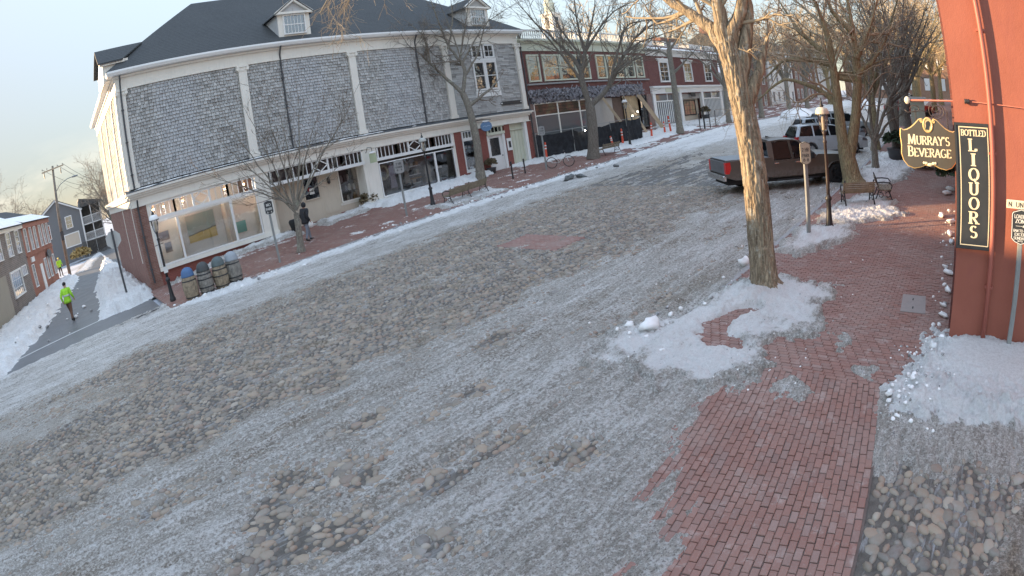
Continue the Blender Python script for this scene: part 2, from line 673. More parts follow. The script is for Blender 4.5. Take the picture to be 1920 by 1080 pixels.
def _ice():
    """trodden and driven snow: attributes clean (fresh white), dirt (sand and grime)"""
    n = NT('packed_snow_and_ice')
    p = n.pos()
    clean = n.attr('clean')
    dirt = n.attr('dirt')
    wet = n.attr('wet')
    st = n.noise(n.mapv(p, (.55, 3.6, 1), (0, 0, R(-3))), 2.4, 8, .7, .5)     # streaks along the traffic
    st2 = n.noise(n.mapv(p, (1.2, 6.5, 1), (0, 0, R(10))), 3.0, 6, .72, .8)
    bl = n.noise(p, 1.1, 6, .6)
    fine = n.noise(p, 20, 7, .78)
    fine2 = n.noise(p, 48, 5, .78)
    speck = n.vor(n.mapv(p, (1, 1, 1)), 13, 'F1')
    icec = n.mix(n.rng(st, .38, .62), (.365, .33, .285), (.635, .59, .53))
    icec = n.mix(n.rng(st2, .50, .64, 0, .7), icec, (.25, .222, .19))
    icec = n.mix(n.rng(fine, .50, .58, 0, .9), icec, (.76, .735, .695))
    icec = n.mix(n.rng(fine2, .52, .60, 0, .85), icec, (.13, .116, .10))
    icec = n.mix(n.rng(speck, .0, .22, .65, 0), icec, (.13, .125, .12))
    sand = n.mix(n.rng(fine, .42, .60), (.125, .095, .065), (.47, .385, .285))
    sand = n.mix(n.rng(fine2, .52, .64, 0, .8), sand, (.06, .053, .045))
    col = n.mix(n.math('MULTIPLY', dirt, n.rng(bl, .38, .58, .12, 1)), icec, sand)
    sn = n.mix(n.rng(fine, .42, .62), (.93, .915, .89), (.75, .73, .70))
    sn = n.mix(n.rng(fine2, .56, .68, 0, .6), sn, (.42, .40, .38))
    sw = n.math('ADD', st, n.math('MULTIPLY', bl, .6))
    cl = n.rng(n.math('ADD', clean, n.math('ADD', n.math('MULTIPLY', n.math('SUBTRACT', sw, .8), .55), n.math('MULTIPLY', n.math('SUBTRACT', fine, .5), 1.5))), .22, .56)
    col = n.mix(cl, col, sn)
    hgt = n.math('ADD', n.math('MULTIPLY', st, n.rng(clean, .3, .7, .9, .1)), n.math('ADD', n.math('MULTIPLY', fine, .8), n.math('MULTIPLY', fine2, .45)))
    nm = n.bump(hgt, 1.0, .07)
    ro = n.mix(wet, n.rng(fine, .3, .7, .42, .68), n.rng(st, .3, .7, .16, .4))
    return n.out(col, ro, nm, None, .42)


MAT['ice'] = _ice()


def _stone():
    n = NT('cobble_stone')
    p = n.pos()
    i = n.island()
    c = n.ramp(i, [(0, (.175, .146, .112)), (.25, (.285, .225, .165)), (.45, (.205, .18, .148)), (.6, (.33, .255, .18)), (.72, (.27, .19, .138)), (.86, (.13, .114, .098)), (1, (.38, .32, .25))])
    a = n.noise(p, 22, 5, .7)
    c = n.mix(n.rng(a, .4, .75, 0, .35), c, (.34, .32, .285))
    b = n.noise(p, 3, 4, .6)
    c = n.mix(n.rng(b, .56, .7, 0, .4), c, (.36, .355, .35))
    return n.out(c, n.rng(a, .3, .7, .42, .72), n.bump(a, .3, .01))


MAT['stone'] = _stone()


def _grout():
    n = NT('sandy_joint')
    p = n.pos()
    a = n.noise(p, 9, 6, .7)
    f2 = n.noise(p, 60, 4, .7)
    st = n.noise(n.mapv(p, (.5, 3.2, 1)), 2.2, 7, .7, .5)
    c = n.mix(n.rng(a, .3, .7), (.065, .056, .046), (.16, .14, .118))
    c = n.mix(n.rng(st, .50, .66, 0, .75), c, (.42, .42, .42))
    c = n.mix(n.rng(f2, .5, .75, 0, .6), c, (.06, .055, .05))
    return n.out(c, .75, n.bump(n.math('ADD', a, f2), .5, .02))


MAT['grout'] = _grout()


def _pbrick():
    n = NT('paving_brick')
    p = n.pos()
    i = n.island()
    c = n.ramp(i, [(0, (.22, .10, .075)), (.2, (.27, .125, .09)), (.4, (.245, .13, .10)), (.55, (.295, .145, .11)), (.7, (.235, .115, .088)), (.88, (.225, .14, .115)), (.96, (.33, .225, .19)), (1, (.18, .11, .09))])
    a = n.noise(p, 18, 5, .7)
    b = n.noise(p, .9, 5, .6)
    fr = n.noise(p, 55, 4, .7)
    c = n.mix(n.rng(a, .4, .75, 0, .4), c, (.27, .20, .175))
    c = n.mix(.30, c, (.25, .128, .10))
    c = n.mix(n.rng(b, .46, .68, 0, .65), c, (.30, .205, .17))       # salt bloom
    sb = n.noise(p, 3.1, 6, .7)
    c = n.mix(n.rng(sb, .56, .70, 0, .55), c, (.44, .36, .32))
    c = n.mix(n.rng(fr, .55, .8, 0, .5), c, (.42, .36, .34))
    return n.out(c, n.rng(a, .3, .7, .5, .8), n.bump(n.math('ADD', a, fr), .25, .006))


MAT['pbrick'] = _pbrick()


def _asphalt():
    n = NT('wet_asphalt')
    p = n.pos()
    a = n.noise(p, 1.2, 5, .6)
    b = n.noise(p, 60, 3, .7)
    c = n.mix(n.rng(a, .35, .7), (.105, .108, .112), (.17, .17, .17))
    c = n.mix(n.rng(b, .5, .8, 0, .4), c, (.24, .24, .24))
    return n.out(c, n.rng(a, .3, .7, .35, .6), n.bump(b, .3, .008))


MAT['asphalt'] = _asphalt()


def _shingle():
    n = NT('weathered_shingle')
    p = n.pos()
    i = n.island()
    c = n.ramp(i, [(0, (.29, .28, .265)), (.2, (.40, .39, .37)), (.6, (.47, .46, .44)), (.85, (.55, .54, .515)), (1, (.34, .33, .315))])
    s3 = n.new('ShaderNodeSeparateXYZ')
    n.lk(p, s3.inputs[0])
    x = s3.outputs['X']
    wob = n.math('MULTIPLY', n.math('SUBTRACT', n.noise(p, .9, 3, .6), .5), 1.2)
    xx = n.math('ADD', x, wob)

    def band(a, b, q):
        return n.math('MULTIPLY', n.rng(xx, a - .25, a + .25), n.math('MULTIPLY', n.rng(xx, b + .3, b - .3), q))
    m = n.math('MAXIMUM', band(5.3, 7.5, .42), n.math('MAXIMUM', band(12.15, 14.6, .42), band(18.2, 20.4, .38)))
    c = n.mix(m, c, (.47, .48, .50))                # bleached columns of older shingles
    st = n.noise(n.mapv(p, (9, 9, 1.1)), 2, 5, .65)
    c = n.mix(n.rng(st, .5, .75, 0, .45), c, (.13, .125, .12))
    g = n.noise(n.mapv(p, (60, 60, 2)), 1, 3, .6)
    return n.out(c, .85, n.bump(g, .3, .006))


MAT['shingle'] = _shingle()


def _roof():
    n = NT('asphalt_roof_shingle')
    p = n.pos()
    b = n.noise(n.mapv(p, (3, 3, 9)), 2.5, 5, .7)
    a = n.noise(p, .6, 4, .6)
    f2 = n.noise(p, 22, 3, .7)
    c = n.mix(n.rng(b, .35, .7), (.034, .036, .036), (.066, .068, .068))
    c = n.mix(n.rng(a, .4, .7, 0, .5), c, (.060, .062, .060))
    c = n.mix(n.rng(f2, .5, .8, 0, .5), c, (.13, .14, .145))
    w = n.new('ShaderNodeTexWave', wave_type='BANDS', bands_direction='Z')
    n.lk(p, w.inputs['Vector'])
    w.inputs['Scale'].default_value = 2.6
    w.inputs['Distortion'].default_value = .6
    return n.out(c, .8, n.bump(n.math('ADD', w.outputs['Fac'], f2), .5, .02))


MAT['roof'] = _roof()


def _stucco():
    n = NT('red_stucco_wall')
    p = n.pos()
    a = n.noise(p, 1.1, 5, .6)
    st = n.noise(n.mapv(p, (3, 3, .5)), 2.2, 5, .65, .4)
    b = n.noise(p, 50, 3, .7)
    c = n.mix(n.rng(a, .3, .7), (.30, .094, .060), (.35, .114, .074))
    c = n.mix(n.rng(st, .52, .75, 0, .45), c, (.28, .085, .066))
    c = n.mix(n.rng(b, .55, .85, 0, .2), c, (.50, .21, .15))
    return n.out(c, .72, n.bump(n.math('ADD', a, n.math('ADD', n.math('MULTIPLY', b, .3), n.math('MULTIPLY', n.noise(p, 9, 5, .7), .5))), .5, .02))


MAT['red_stucco'] = _stucco()


def _bark(name, c0, c1, sc=9.0, lichen=None):
    n = NT(name)
    p = n.pos()
    v = n.noise(n.mapv(p, (1, 1, .16)), sc * 2.6, 7, .72, .9)
    v2 = n.vor(n.mapv(n.mapv(p, (1, 1, 1)), (1, 1, .14)), sc * 1.9, 'DISTANCE_TO_EDGE')
    f2 = n.noise(p, sc * 7, 4, .7)
    c = n.mix(n.rng(v, .34, .66), c0, c1)
    c = n.mix(n.rng(v2, .0, .10, .45, 0), c, tuple(q * .5 for q in c0))
    c = n.mix(n.rng(f2, .5, .8, 0, .5), c, tuple(min(1, q * 1.35) for q in c1))
    if lichen:
        l = n.noise(p, 5, 5, .7)
        c = n.mix(n.rng(l, .56, .66, 0, .7), c, lichen)
    h = n.math('ADD', n.rng(v2, 0, .25), n.math('MULTIPLY', v, 1.0))
    return n.out(c, .88, n.bump(h, .8, .03))


MAT['bark_big'] = _bark('rugged_bark', (.11, .080, .052), (.45, .36, .245), 5.0, (.48, .46, .39))
MAT['bark_gray'] = _bark('grey_bark', (.15, .13, .105), (.38, .345, .285), 12, (.42, .43, .33))
MAT['bark_dark'] = _bark('dark_bark', (.10, .085, .07), (.29, .25, .205), 10)
MAT['bark_moss'] = _bark('mossy_bark', (.16, .125, .07), (.46, .375, .22), 9, (.36, .36, .16))
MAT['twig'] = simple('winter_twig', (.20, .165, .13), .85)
MAT['twig_gold'] = simple('sunlit_gold_twig', (.52, .40, .24), .85)  # golden sunlight on the far crowns, put into the twig colour
MAT['twig_warm'] = simple('sunlit_tan_twig', (.36, .285, .19), .85)  # lit copy of the winter twig, sun warmth in its colour

# ------------------------------------------------------------------ the ground
def drop(x, y):
    """how far the cobbled road lies below the paving"""
    near = .10 * sst(6.5, 9.0, x)
    far = .10 * sst(3.0, 6.0, x)
    t = sst(9, 12, y)
    return near * (1 - t) + far * t


def seg_axis(parts):
    out = []
    for a, b, d in parts:
        n = max(1, int(round((b - a) / d)))
        out.append(np.linspace(a, b, n, endpoint=False))
    out.append(np.array([parts[-1][1]]))
    return np.concatenate(out)


def grid_mesh(name, xs, ys, zfun, mats, smooth=True, attrs=None, keep=None):
    X, Y = np.meshgrid(xs, ys, indexing='ij')
    Z = zfun(X, Y)
    nx, ny = X.shape
    idx = np.arange(nx * ny).reshape(nx, ny)
    F = np.stack([idx[:-1, :-1], idx[1:, :-1], idx[1:, 1:], idx[:-1, 1:]], -1).reshape(-1, 4)
    if keep is not None:
        K = keep(X, Y, Z)
        F = F[K.ravel()[F].any(1)]
    at = {k: v(X, Y).ravel() for k, v in (attrs or {}).items()}
    me = np_mesh(name, np.stack([X, Y, Z], -1).reshape(-1, 3), F, mats, smooth, at)
    return me


def sdpoly(x, y, poly):
    """signed distance to a polygon, positive inside"""
    d = np.full(x.shape, 1e9)
    ins = np.zeros(x.shape, bool)
    n = len(poly)
    for i in range(n):
        x0, y0 = poly[i]
        x1, y1 = poly[(i + 1) % n]
        ex, ey = x1 - x0, y1 - y0
        t = np.clip(((x - x0) * ex + (y - y0) * ey) / (ex * ex + ey * ey), 0, 1)
        d = np.minimum(d, np.hypot(x - x0 - t * ex, y - y0 - t * ey))
        cond = ((y0 > y) != (y1 > y)) & (x < (x1 - x0) * (y - y0) / (y1 - y0 + 1e-12) + x0)
        ins ^= cond
    return np.where(ins, d, -d)


PATCH = [  # polygon, height, edge, noise
    ([(7.5, 5.9), (8.7, 5.35), (10.0, 4.75), (10.9, 4.5), (11.4, 3.7), (11.2, 2.75), (10.3, 2.3), (9.9, 2.55), (9.3, 2.35), (8.6, 2.35), (8.15, 2.9), (7.5, 2.7), (6.75, 2.9), (6.3, 3.6), (6.3, 4.6), (6.5, 5.6)], .065, .2, .55),
    ([(12.9, 4.75), (15.3, 4.75), (16.0, 4.0), (16.2, 3.2), (15.2, 2.8), (13.8, 3.2), (12.7, 4.0)], .08, .2, .3),
    ([(15.8, 4.5), (17.3, 4.6), (18.6, 4.3), (20.4, 3.9), (20.3, 2.5), (19.0, 2.2), (18.0, 1.6), (17.2, 2.0), (16.3, 2.8)], .06, .2, .4),
    ([(20.5, 4.6), (26, 4.7), (32, 4.7), (32, 2.6), (28, 2.2), (24.0, 2.3), (22.2, 3.0)], .09, .25, .5),
    ([(6.55, .55), (7.0, .85), (7.8, .62), (8.7, .30), (9.12, .05), (9.3, -.1), (9.3, -8), (6.9, -8), (6.75, -2.0), (6.6, -.8)], .14, .3, .45),
    ([(6.5, 2.25), (6.9, 2.5), (7.2, 2.3), (7.0, 1.95), (6.6, 1.9)], .02, .12, .25),
    ([(7.45, 1.35), (7.75, 1.45), (7.9, 1.05), (7.5, 1.0)], .02, .1, .2),
    ([(8.1, 2.0), (8.9, 1.9), (8.6, 1.6), (8.0, 1.7)], .014, .12, .25),
    # far pavement
    ([(4.2, 26.9), (11.2, 27.2), (11.2, 25.8), (8.5, 25.9), (6.5, 25.9), (4.4, 26.2)], .12, .25, .5),
    ([(12.5, 27.4), (15.8, 27.8), (15.6, 26.2), (12.6, 25.6)], .10, .25, .5),
    ([(15.4, 27.4), (23.1, 27.4), (25.0, 27.0), (25.2, 26.6), (22.5, 25.8), (18.5, 25.4), (16.2, 25.6)], .24, .4, .6),
    ([(26.2, 27.2), (31.5, 27.2), (37, 26.0), (45, 25.5), (46, 22.6), (38, 22.6), (33, 22.8), (31, 24.6), (28.2, 25.8)], .14, .3, .6),
    ([(45, 27), (62, 27), (62, 22), (48, 22.6)], .10, .3, .8),
    ([(16.6, 22.8), (20.8, 23.2), (21.0, 21.2), (16.6, 21.2)], .06, .3, .5),
    # banks of the side street
    ([(.55, 25.2), (.95, 30), (1.0, 36), (2.0, 46), (2.7, 54), (3.4, 54), (3.35, 27.2), (3.1, 25.8), (2.3, 25.0), (1.3, 25.0)], .34, .4, .4),
    ([(-3.7, 24.6), (-2.7, 28.8), (-1.7, 36.7), (-.6, 44), (-.1, 50), (-2.1, 51), (-4.3, 42), (-6.2, 33.2), (-8, 26), (-7, 19), (-5.0, 20.5)], .34, .45, .45),
    ([(1.3, 53), (2.2, 60), (4.2, 69), (6.5, 78), (4.2, 78), (2.2, 69), (.6, 61), (-.3, 54)], .0, .3, .3),
]
BARE = [  # bare brick inside the tree patch
    [(7.65, 3.85), (7.85, 4.2), (8.5, 4.45), (9.25, 4.15), (9.6, 3.75), (9.3, 3.65), (8.8, 3.95), (8.25, 3.85), (8.1, 3.45), (7.75, 3.4)],
    [(7.9, 3.0), (8.3, 2.95), (8.3, 2.45), (7.7, 2.7)],
]
COBPATCH = [(1.8, 6.9, .45), (1.0, 5.6, .55), (2.5, 5.9, .3), (1.8, 5.3, .3), (4.0, 4.3, .5), (4.6, 4.0, .35), (2.5, 3.9, .35), (2.2, 4.3, .3), (5.0, 6.4, .35), (6.5, 7.6, .4), (3.4, 7.2, .35), (3.1, 5.0, .3), (1.2, 6.3, .3)]
YB_X = [1.0, 2.4, 3.24, 4.0, 5.4, 6.2, 7.4]
YB_Y = [1.2, 1.7, 2.1, 2.95, 3.3, 3.35, 2.9]


def fields(X, Y):
    """height of the snow and ice over the stones (negative: stones bare), and how clean, dirty and wet it is"""
    st = fbm(X * .55, Y * 2.6, 3, 5, .55)
    stc = fbm(X * .9 + Y * .25, Y * 4.2 - X * .3, 29, 4, .55)
    n2 = fbm(X * 1.3, Y * 1.3, 9, 4)
    n3 = fbm(X * 5.5, Y * 5.5, 21, 4, .6)
    n4 = fbm(X * 16, Y * 16, 33, 4, .65)
    road = (Y > 4.85) & (Y < 21.05)
    rough = (n3 - .5) * .05 + (n4 - .5) * .045
    # --- road
    near = sst(9.6, 8.6, Y + (n2 - .5) * 1.6)
    farb = sst(15.4, 17.6, Y + (n2 - .5) * 2.0 - .09 * np.minimum(X, 10))
    leftice = .75 * sst(2.0, -2.5, X) * sst(12.5, 14.5, Y + (n2 - .5) * 2)
    cov = np.maximum(np.maximum(near, farb), leftice)
    cov = np.maximum(cov, sst(26, 40, X))
    h = -.036 + .052 * cov + (st - .5) * .075 + (stc - .5) * .05 + rough * .9
    h = h - .028 * sst(.50, .66, fbm(X * .7, Y * 1.6, 77, 4, .6)) * near
    for cx_, cy_, rr in COBPATCH:
        q = np.exp(-(((X - cx_) / (rr * 1.25)) ** 2 + ((Y - cy_) / rr) ** 2))
        h = h - q * (.060 + .03 * (n3 - .5))
    # ridges of driven snow in the gutter on the far side
    gut = np.exp(-((Y - 20.75 - (n2 - .5) * .5) / .34) ** 2) * sst(2.8, 4.5, X) * sst(60, 50, X)
    h = np.where(road, h + gut * (.02 + .20 * np.maximum(0, n3 - .25)), h)
    # gutter on the near side
    gut2 = np.exp(-((Y - 5.15) / .4) ** 2) * sst(6.5, 8, X)
    h = np.where(road, h + gut2 * (.045 * n2 + .06 * (n3 - .3)), h)
    clean = .02 + .24 * near + .29 * farb + .08 * (st - .5) + .75 * gut + .3 * sst(26, 40, X) * (Y > 16) + .30 * (st - .5)
    dirt = .95 * (1 - cov) + .28 * near + .05 + .5 * near * sst(.52, .68, fbm(X * .5, Y * 1.1, 81, 4, .6))
    dirt = dirt + .35 * np.exp(-((Y - 8.6) / 1.0) ** 2) * sst(9, 16, X)
    wet = .55 + .3 * farb
    # --- pavements, crossing, far cobbles
    pav = ((Y <= 4.85) & (X > 7.2)) | ((Y >= 21.05) & (X > 3.2))
    hp = -.045 + (n3 - .5) * .03 + (n4 - .5) * .012 + (n2 - .5) * .03
    hp = hp + np.where(Y > 21, .022 + .04 * (n2 - .5) + .05 * (st - .5), 0)
    h = np.where(pav, hp, h)
    clean = np.where(pav, .55, clean)
    dirt = np.where(pav, .12, dirt)
    cross = (Y <= 4.85) & (X <= 7.2)
    yb = np.interp(X, YB_X, YB_Y) + (stc - .5) * 2.0 + (st - .5) * 1.2 + (n2 - .5) * .5
    hc = -.052 + .082 * sst(-.75, .40, Y - yb) + rough * .8 + (stc - .5) * .03
    for cx_, cy_, rr in COBPATCH:
        q = np.exp(-(((X - cx_) / (rr * 1.3)) ** 2 + ((Y - cy_) / rr) ** 2))
        hc = hc - q * (.05 + .03 * (n3 - .5)) * (Y > yb)
    h = np.where(cross, hc, h)
    clean = np.where(cross, .26 + .3 * (st - .5), clean)
    dirt = np.where(cross, .15, dirt)
    slush = (Y < 1.0) & (X < 7.2)
    sl = sst(5.5, 6.2, X + (stc - .5) * 1.6 + (n2 - .5) * .6) * sst(.95, .55, Y + (n3 - .5) * .3 - .155 * (X - 6))
    h = np.where(slush, np.maximum(h, -.05 + .085 * sl + rough * .8), h)
    grime = sst(-.75, -1.3, Y + (n2 - .5) * 1.4 + .5 * (X - 4.4)) * (X < 5.6) * (Y < .6)
    h = np.where((Y < .6) & (X < 5.6), np.maximum(h, -.05 + .075 * grime + rough * .5), h)
    clean = np.where(slush, .22 * sl, clean)
    dirt = np.where(slush, .22 * sl + .95 * grime, dirt)
    # asphalt of the side street stays bare
    asp = (Y > 22.2 + .12 * (X + 2)) & (X < 3.3)
    h = np.where(asp, -.08 + (n2 - .5) * .02, h)
    # the edge of the ice against the asphalt
    ed = sst(20.6, 22.4, Y + (n2 - .5) * 1.4) * (X < 3) * (~asp)
    h = np.where((X < 3) & (Y > 19) & (~asp), h - .05 * ed, h)
    for poly, hh, e, na in PATCH:
        bx = [p[0] for p in poly]
        by = [p[1] for p in poly]
        m = (X > min(bx) - 1.2) & (X < max(bx) + 1.2) & (Y > min(by) - 1.2) & (Y < max(by) + 1.2)
        if not m.any(): continue
        xx, yy = X[m], Y[m]
        sd = sdpoly(xx, yy, poly) + (fbm(xx * 2.6, yy * 2.6, 51, 5, .6) - .5) * na * 2.2
        k = sst(-e * .5, e, sd)
        lump = (fbm(xx * 3.2, yy * 3.2, 61, 5, .62) - .5)
        hh2 = -.06 + (hh + .06) * k * (1 + .9 * lump) + k * (n3[m] - .5) * .06 + k * (n4[m] - .5) * .05 + k * .05 * np.abs(fbm(xx * 7, yy * 7, 88, 4, .62) - .5)
        hh2 = hh2 + np.minimum(hh, .2) * .35 * k * sst(.1, .9, sd) * (lump + .3)
        up = hh2 > h[m]
        hm_ = h[m]
        hm_[up] = hh2[up]
        h[m] = hm_
        c_ = clean[m]
        big = hh > .13
        c_[up] = ((1.0 if big else .64) - (.50 if not big else .12) * sst(.6, .0, sd) - (.0 if big else .5) * np.maximum(0, .5 - fbm(xx * 1.9, yy * 1.9, 97, 4, .6)))[up]
        clean[m] = c_
        d_ = dirt[m]
        d_[up] = .05
        dirt[m] = d_
    for poly in BARE:
        sd = sdpoly(X, Y, poly) + (n3 - .5) * .35
        h = h - .16 * sst(-.10, .12, sd)
    # smooth undisturbed snow against the red wall
    sm = sst(.0, .5, sdpoly(X, Y, [(8.1, .1), (9.3, .1), (9.3, -8), (7.3, -8), (7.6, -1.0)]))
    h = h * (1 - sm) + sm * (.19 + (n2 - .5) * .05)
    clean = clean * (1 - sm) + sm
    # heaped lumps at its edge
    rim = np.exp(-((sdpoly(X, Y, [(7.7, .35), (9.3, .15), (9.3, -8), (6.9, -8), (7.1, -.8)]) + .1) / .28) ** 2) * (X > 6.0) * (Y < 1)
    h = h + rim * (.02 + .46 * np.maximum(0, fbm(X * 6.0, Y * 6.0, 71, 5, .66) - .47))
    clean = np.maximum(clean, rim * .75)
    # foot of the big tree
    q = np.exp(-(((X - 10.1) / .8) ** 2 + ((Y - 4.1) / .55) ** 2))
    h = h + q * (.10 + .12 * (n3 - .4))
    return h, np.clip(clean, 0, 1), np.clip(dirt, 0, 1), np.clip(wet, 0, 1)


def ground_material():
    n = NT('winter_ground')
    p = n.pos()
    a = n.noise(p, .15, 6, .65)
    b = n.noise(p, 3, 5, .7)
    c = n.mix(n.rng(a, .42, .6), (.60, .62, .66), (.40, .40, .41))
    c = n.mix(n.rng(b, .5, .8, 0, .5), c, (.30, .27, .24))
    return n.out(c, .75, n.bump(b, .5, .05))


MAT['ground'] = ground_material()
xs = seg_axis([(-400, -40, 60), (-40, 28, 8), (28, 66, 4), (66, 140, 10), (140, 900, 60)])
ys = seg_axis([(-400, -30, 60), (-30, 60, 3), (60, 500, 40)])
me = grid_mesh('ground', xs, ys, lambda x, y: gz(x, y) - .20, MAT['ground'])
tag(link_mesh('ground', me), kind='structure')

# cobbled road bed
xs = seg_axis([(-30, -6, 2), (-6, 28, .5), (28, 66, 1), (66, 130, 4)])
ys = seg_axis([(-25, 21.2, .5)])
me = grid_mesh('road', xs, ys, lambda x, y: gz(x, y) - drop(x, y) - .030, MAT['grout'])
road = tag(link_mesh('road', me), kind='structure')

# side street
ys = seg_axis([(21.3, 90, 1)])
ts = np.linspace(0, 1, 9)
X, T_ = [], []
V = []
for yy in ys:
    cx0 = np.interp(yy, [21, 25, 36, 50, 63, 90], [-6.2, -5.0, -2.5, -.9, 1.0, 6.0])
    cx1 = np.interp(yy, [21, 25, 36, 50, 63, 90], [3.0, 3.0, 3.2, 4.4, 6.5, 12])
    for t in ts:
        xx = cx0 + (cx1 - cx0) * t
        edge = yy + (0 if yy > 22 else .12 * (xx + 2) + .7)
        V.append((xx, edge, gzf(xx, edge) - .045))
F = []
for i in range(len(ys) - 1):
    for j in range(8):
        F.append((i * 9 + j, i * 9 + j + 1, i * 9 + 10 + j, i * 9 + 9 + j))
asphalt = tag(link_mesh('asphalt_street', np_mesh('asphalt_street', np.array(V), np.array(F), MAT['asphalt'])), kind='structure')
mb = MB()
mb.add([(-4.8, 23.87, gzf(-4.8) - .037), (.55, 24.93, gzf(.5) - .037), (.5, 25.06, gzf(.5) - .037), (-4.85, 24.02, gzf(-4.8) - .037)], [(0, 1, 2, 3)])
mb.build('stop_line', simple('worn_road_paint', (.62, .62, .60), .6), asphalt)


# ---- pavements: bed, bricks, kerbs
def far_brick():
    n = NT('brick_paving_bed')
    p = n.pos()
    s3 = n.new('ShaderNodeSeparateXYZ')
    n.lk(p, s3.inputs[0])
    cb = n.new('ShaderNodeCombineXYZ')
    n.lk(s3.outputs['Y'], cb.inputs['X'])
    n.lk(s3.outputs['X'], cb.inputs['Y'])
    b = n.new('ShaderNodeTexBrick')
    n.lk(cb.outputs[0], b.inputs['Vector'])
    for k, q in (('Scale', 1), ('Brick Width', .2), ('Row Height', .1), ('Mortar Size', .008)):
        b.inputs[k].default_value = q
    b.inputs['Color1'].default_value = (.22, .095, .075, 1)
    b.inputs['Color2'].default_value = (.29, .14, .11, 1)
    b.inputs['Mortar'].default_value = (.10, .085, .075, 1)
    a = n.noise(p, 1.5, 5, .6)
    c = n.mix(n.rng(a, .4, .7, 0, .5), b.outputs['Color'], (.24, .18, .155))
    return n.out(c, .8, n.bump(b.outputs['Fac'], -.4, .01))


MAT['pave_bed'] = far_brick()
MAT['joint'] = paint('dark_joint_sand', (.135, .10, .085), .9, .2, 9, .3)


def strip(name, xs, ylo, yhi, off, mat, n=8):
    V = []
    for xx in xs:
        a, b = ylo(xx), yhi(xx)
        for j in range(n + 1):
            yy = a + (b - a) * j / n
            V.append((xx, yy, gzf(xx, yy) + off))
    F = [(i * (n + 1) + j, (i + 1) * (n + 1) + j, (i + 1) * (n + 1) + j + 1, i * (n + 1) + j + 1) for i in range(len(xs) - 1) for j in range(n)]
    return link_mesh(name, np_mesh(name, np.array(V), np.array(F), mat))


def cw_lo(x): return .41 + .155 * (x - 3.97)


CW_X0 = -.5
crossing = strip('pavement', np.linspace(CW_X0, 7.42, 20), lambda x: cw_lo(x) - .03, lambda x: 3.45, -.016, MAT['joint'])
tag(crossing, kind='structure')
pavement = strip('pavement', list(np.linspace(7.42, 28, 50)) + list(np.linspace(28.5, 120, 60)), lambda x: -.3 if x > 9.1 else max(-.3, .92 - .5 * (x - 7.42)), lambda x: 4.76, -.016, MAT['pave_bed'])
tag(pavement, kind='structure')
pavement_far = strip('pavement', list(np.linspace(3.2, 28, 60)) + list(np.linspace(28.5, 120, 50)), lambda x: 21.14, lambda x: 29.5 if x > 3.4 else 27, -.016, MAT['pave_bed'], 14)
tag(pavement_far, kind='structure')

BR_V = np.array([(-.5, -.5, -1), (.5, -.5, -1), (.5, .5, -1), (-.5, .5, -1), (-.5, -.5, -.12), (.5, -.5, -.12), (.5, .5, -.12), (-.5, .5, -.12), (-.46, -.42, 0), (.46, -.42, 0), (.46, .42, 0), (-.46, .42, 0)], float)
BR_F = np.array([(0, 1, 5, 4), (1, 2, 6, 5), (2, 3, 7, 6), (3, 0, 4, 7), (4, 5, 9, 8), (5, 6, 10, 9), (6, 7, 11, 10), (7, 4, 8, 11), (8, 9, 10, 11)])


def lay_bricks(x0, x1, ylo, yhi, along, L=.168, Wd=.083, gap=.004):
    """brick centres in running bond; along 'x' or 'y' is the long way"""
    P = []
    if along == 'x':      # courses run with the skewed edge of the crossing
        for r_ in range(44):
            t = Wd * .5 + r_ * (Wd + gap)
            s = x0 - 4.6 + (r_ % 2) * L / 2
            while s < x1 - 3.4:
                x, y = 3.97 + s * .988 - t * .153, .41 + s * .153 + t * .988
                if y < yhi(x) - .03 and x < 7.36: P.append((x, y))
                s += L + gap
    else:
        x = x0
        r_ = 0
        while x < x1:
            r_ += 1
            y = ylo(x) + (r_ % 2) * L / 2
            while y < yhi(x):
                P.append((x, y))
                y += L + gap
            x += Wd + gap
    return np.array(P)


def bricks(surface, P, along, single=None):
    """the nearest as objects of their own, the rest as one joined part"""
    n = len(P)
    L, Wd = .168, .083
    rz = RNG.normal(0, .010, n) + (.154 if along == 'x' else math.pi / 2)
    P = P + RNG.normal(0, .0022, (n, 2))
    z = gz(P[:, 0], P[:, 1]) + RNG.normal(0, .0028, n) - .012 * np.maximum(0, fbm(P[:, 0] * .9, P[:, 1] * .9, 90, 3) - .55)
    scl = np.stack([L * RNG.uniform(.96, 1.0, n), Wd * RNG.uniform(.94, 1.01, n), np.full(n, .05)], 1)
    if single is None:
        single = np.zeros(n, bool)
    if single.any():
        me = np_mesh('brick', BR_V, BR_F, MAT['pbrick'])
        for i in np.nonzero(single)[0]:
            link_mesh('brick', me, surface, (P[i, 0], P[i, 1], z[i]), (RNG.normal(0, .008), RNG.normal(0, .008), rz[i]), scl[i])
    k = ~single
    if k.any():
        er = RNG.normal(0, .012, (k.sum(), 2))
        me = scatter_mesh('bricks', BR_V, BR_F, np.column_stack([P[k], z[k]]), rz[k], scl[k], MAT['pbrick'], extra_rot=er)
        o = link_mesh('bricks', me, surface)
        tag(o, kind='stuff')


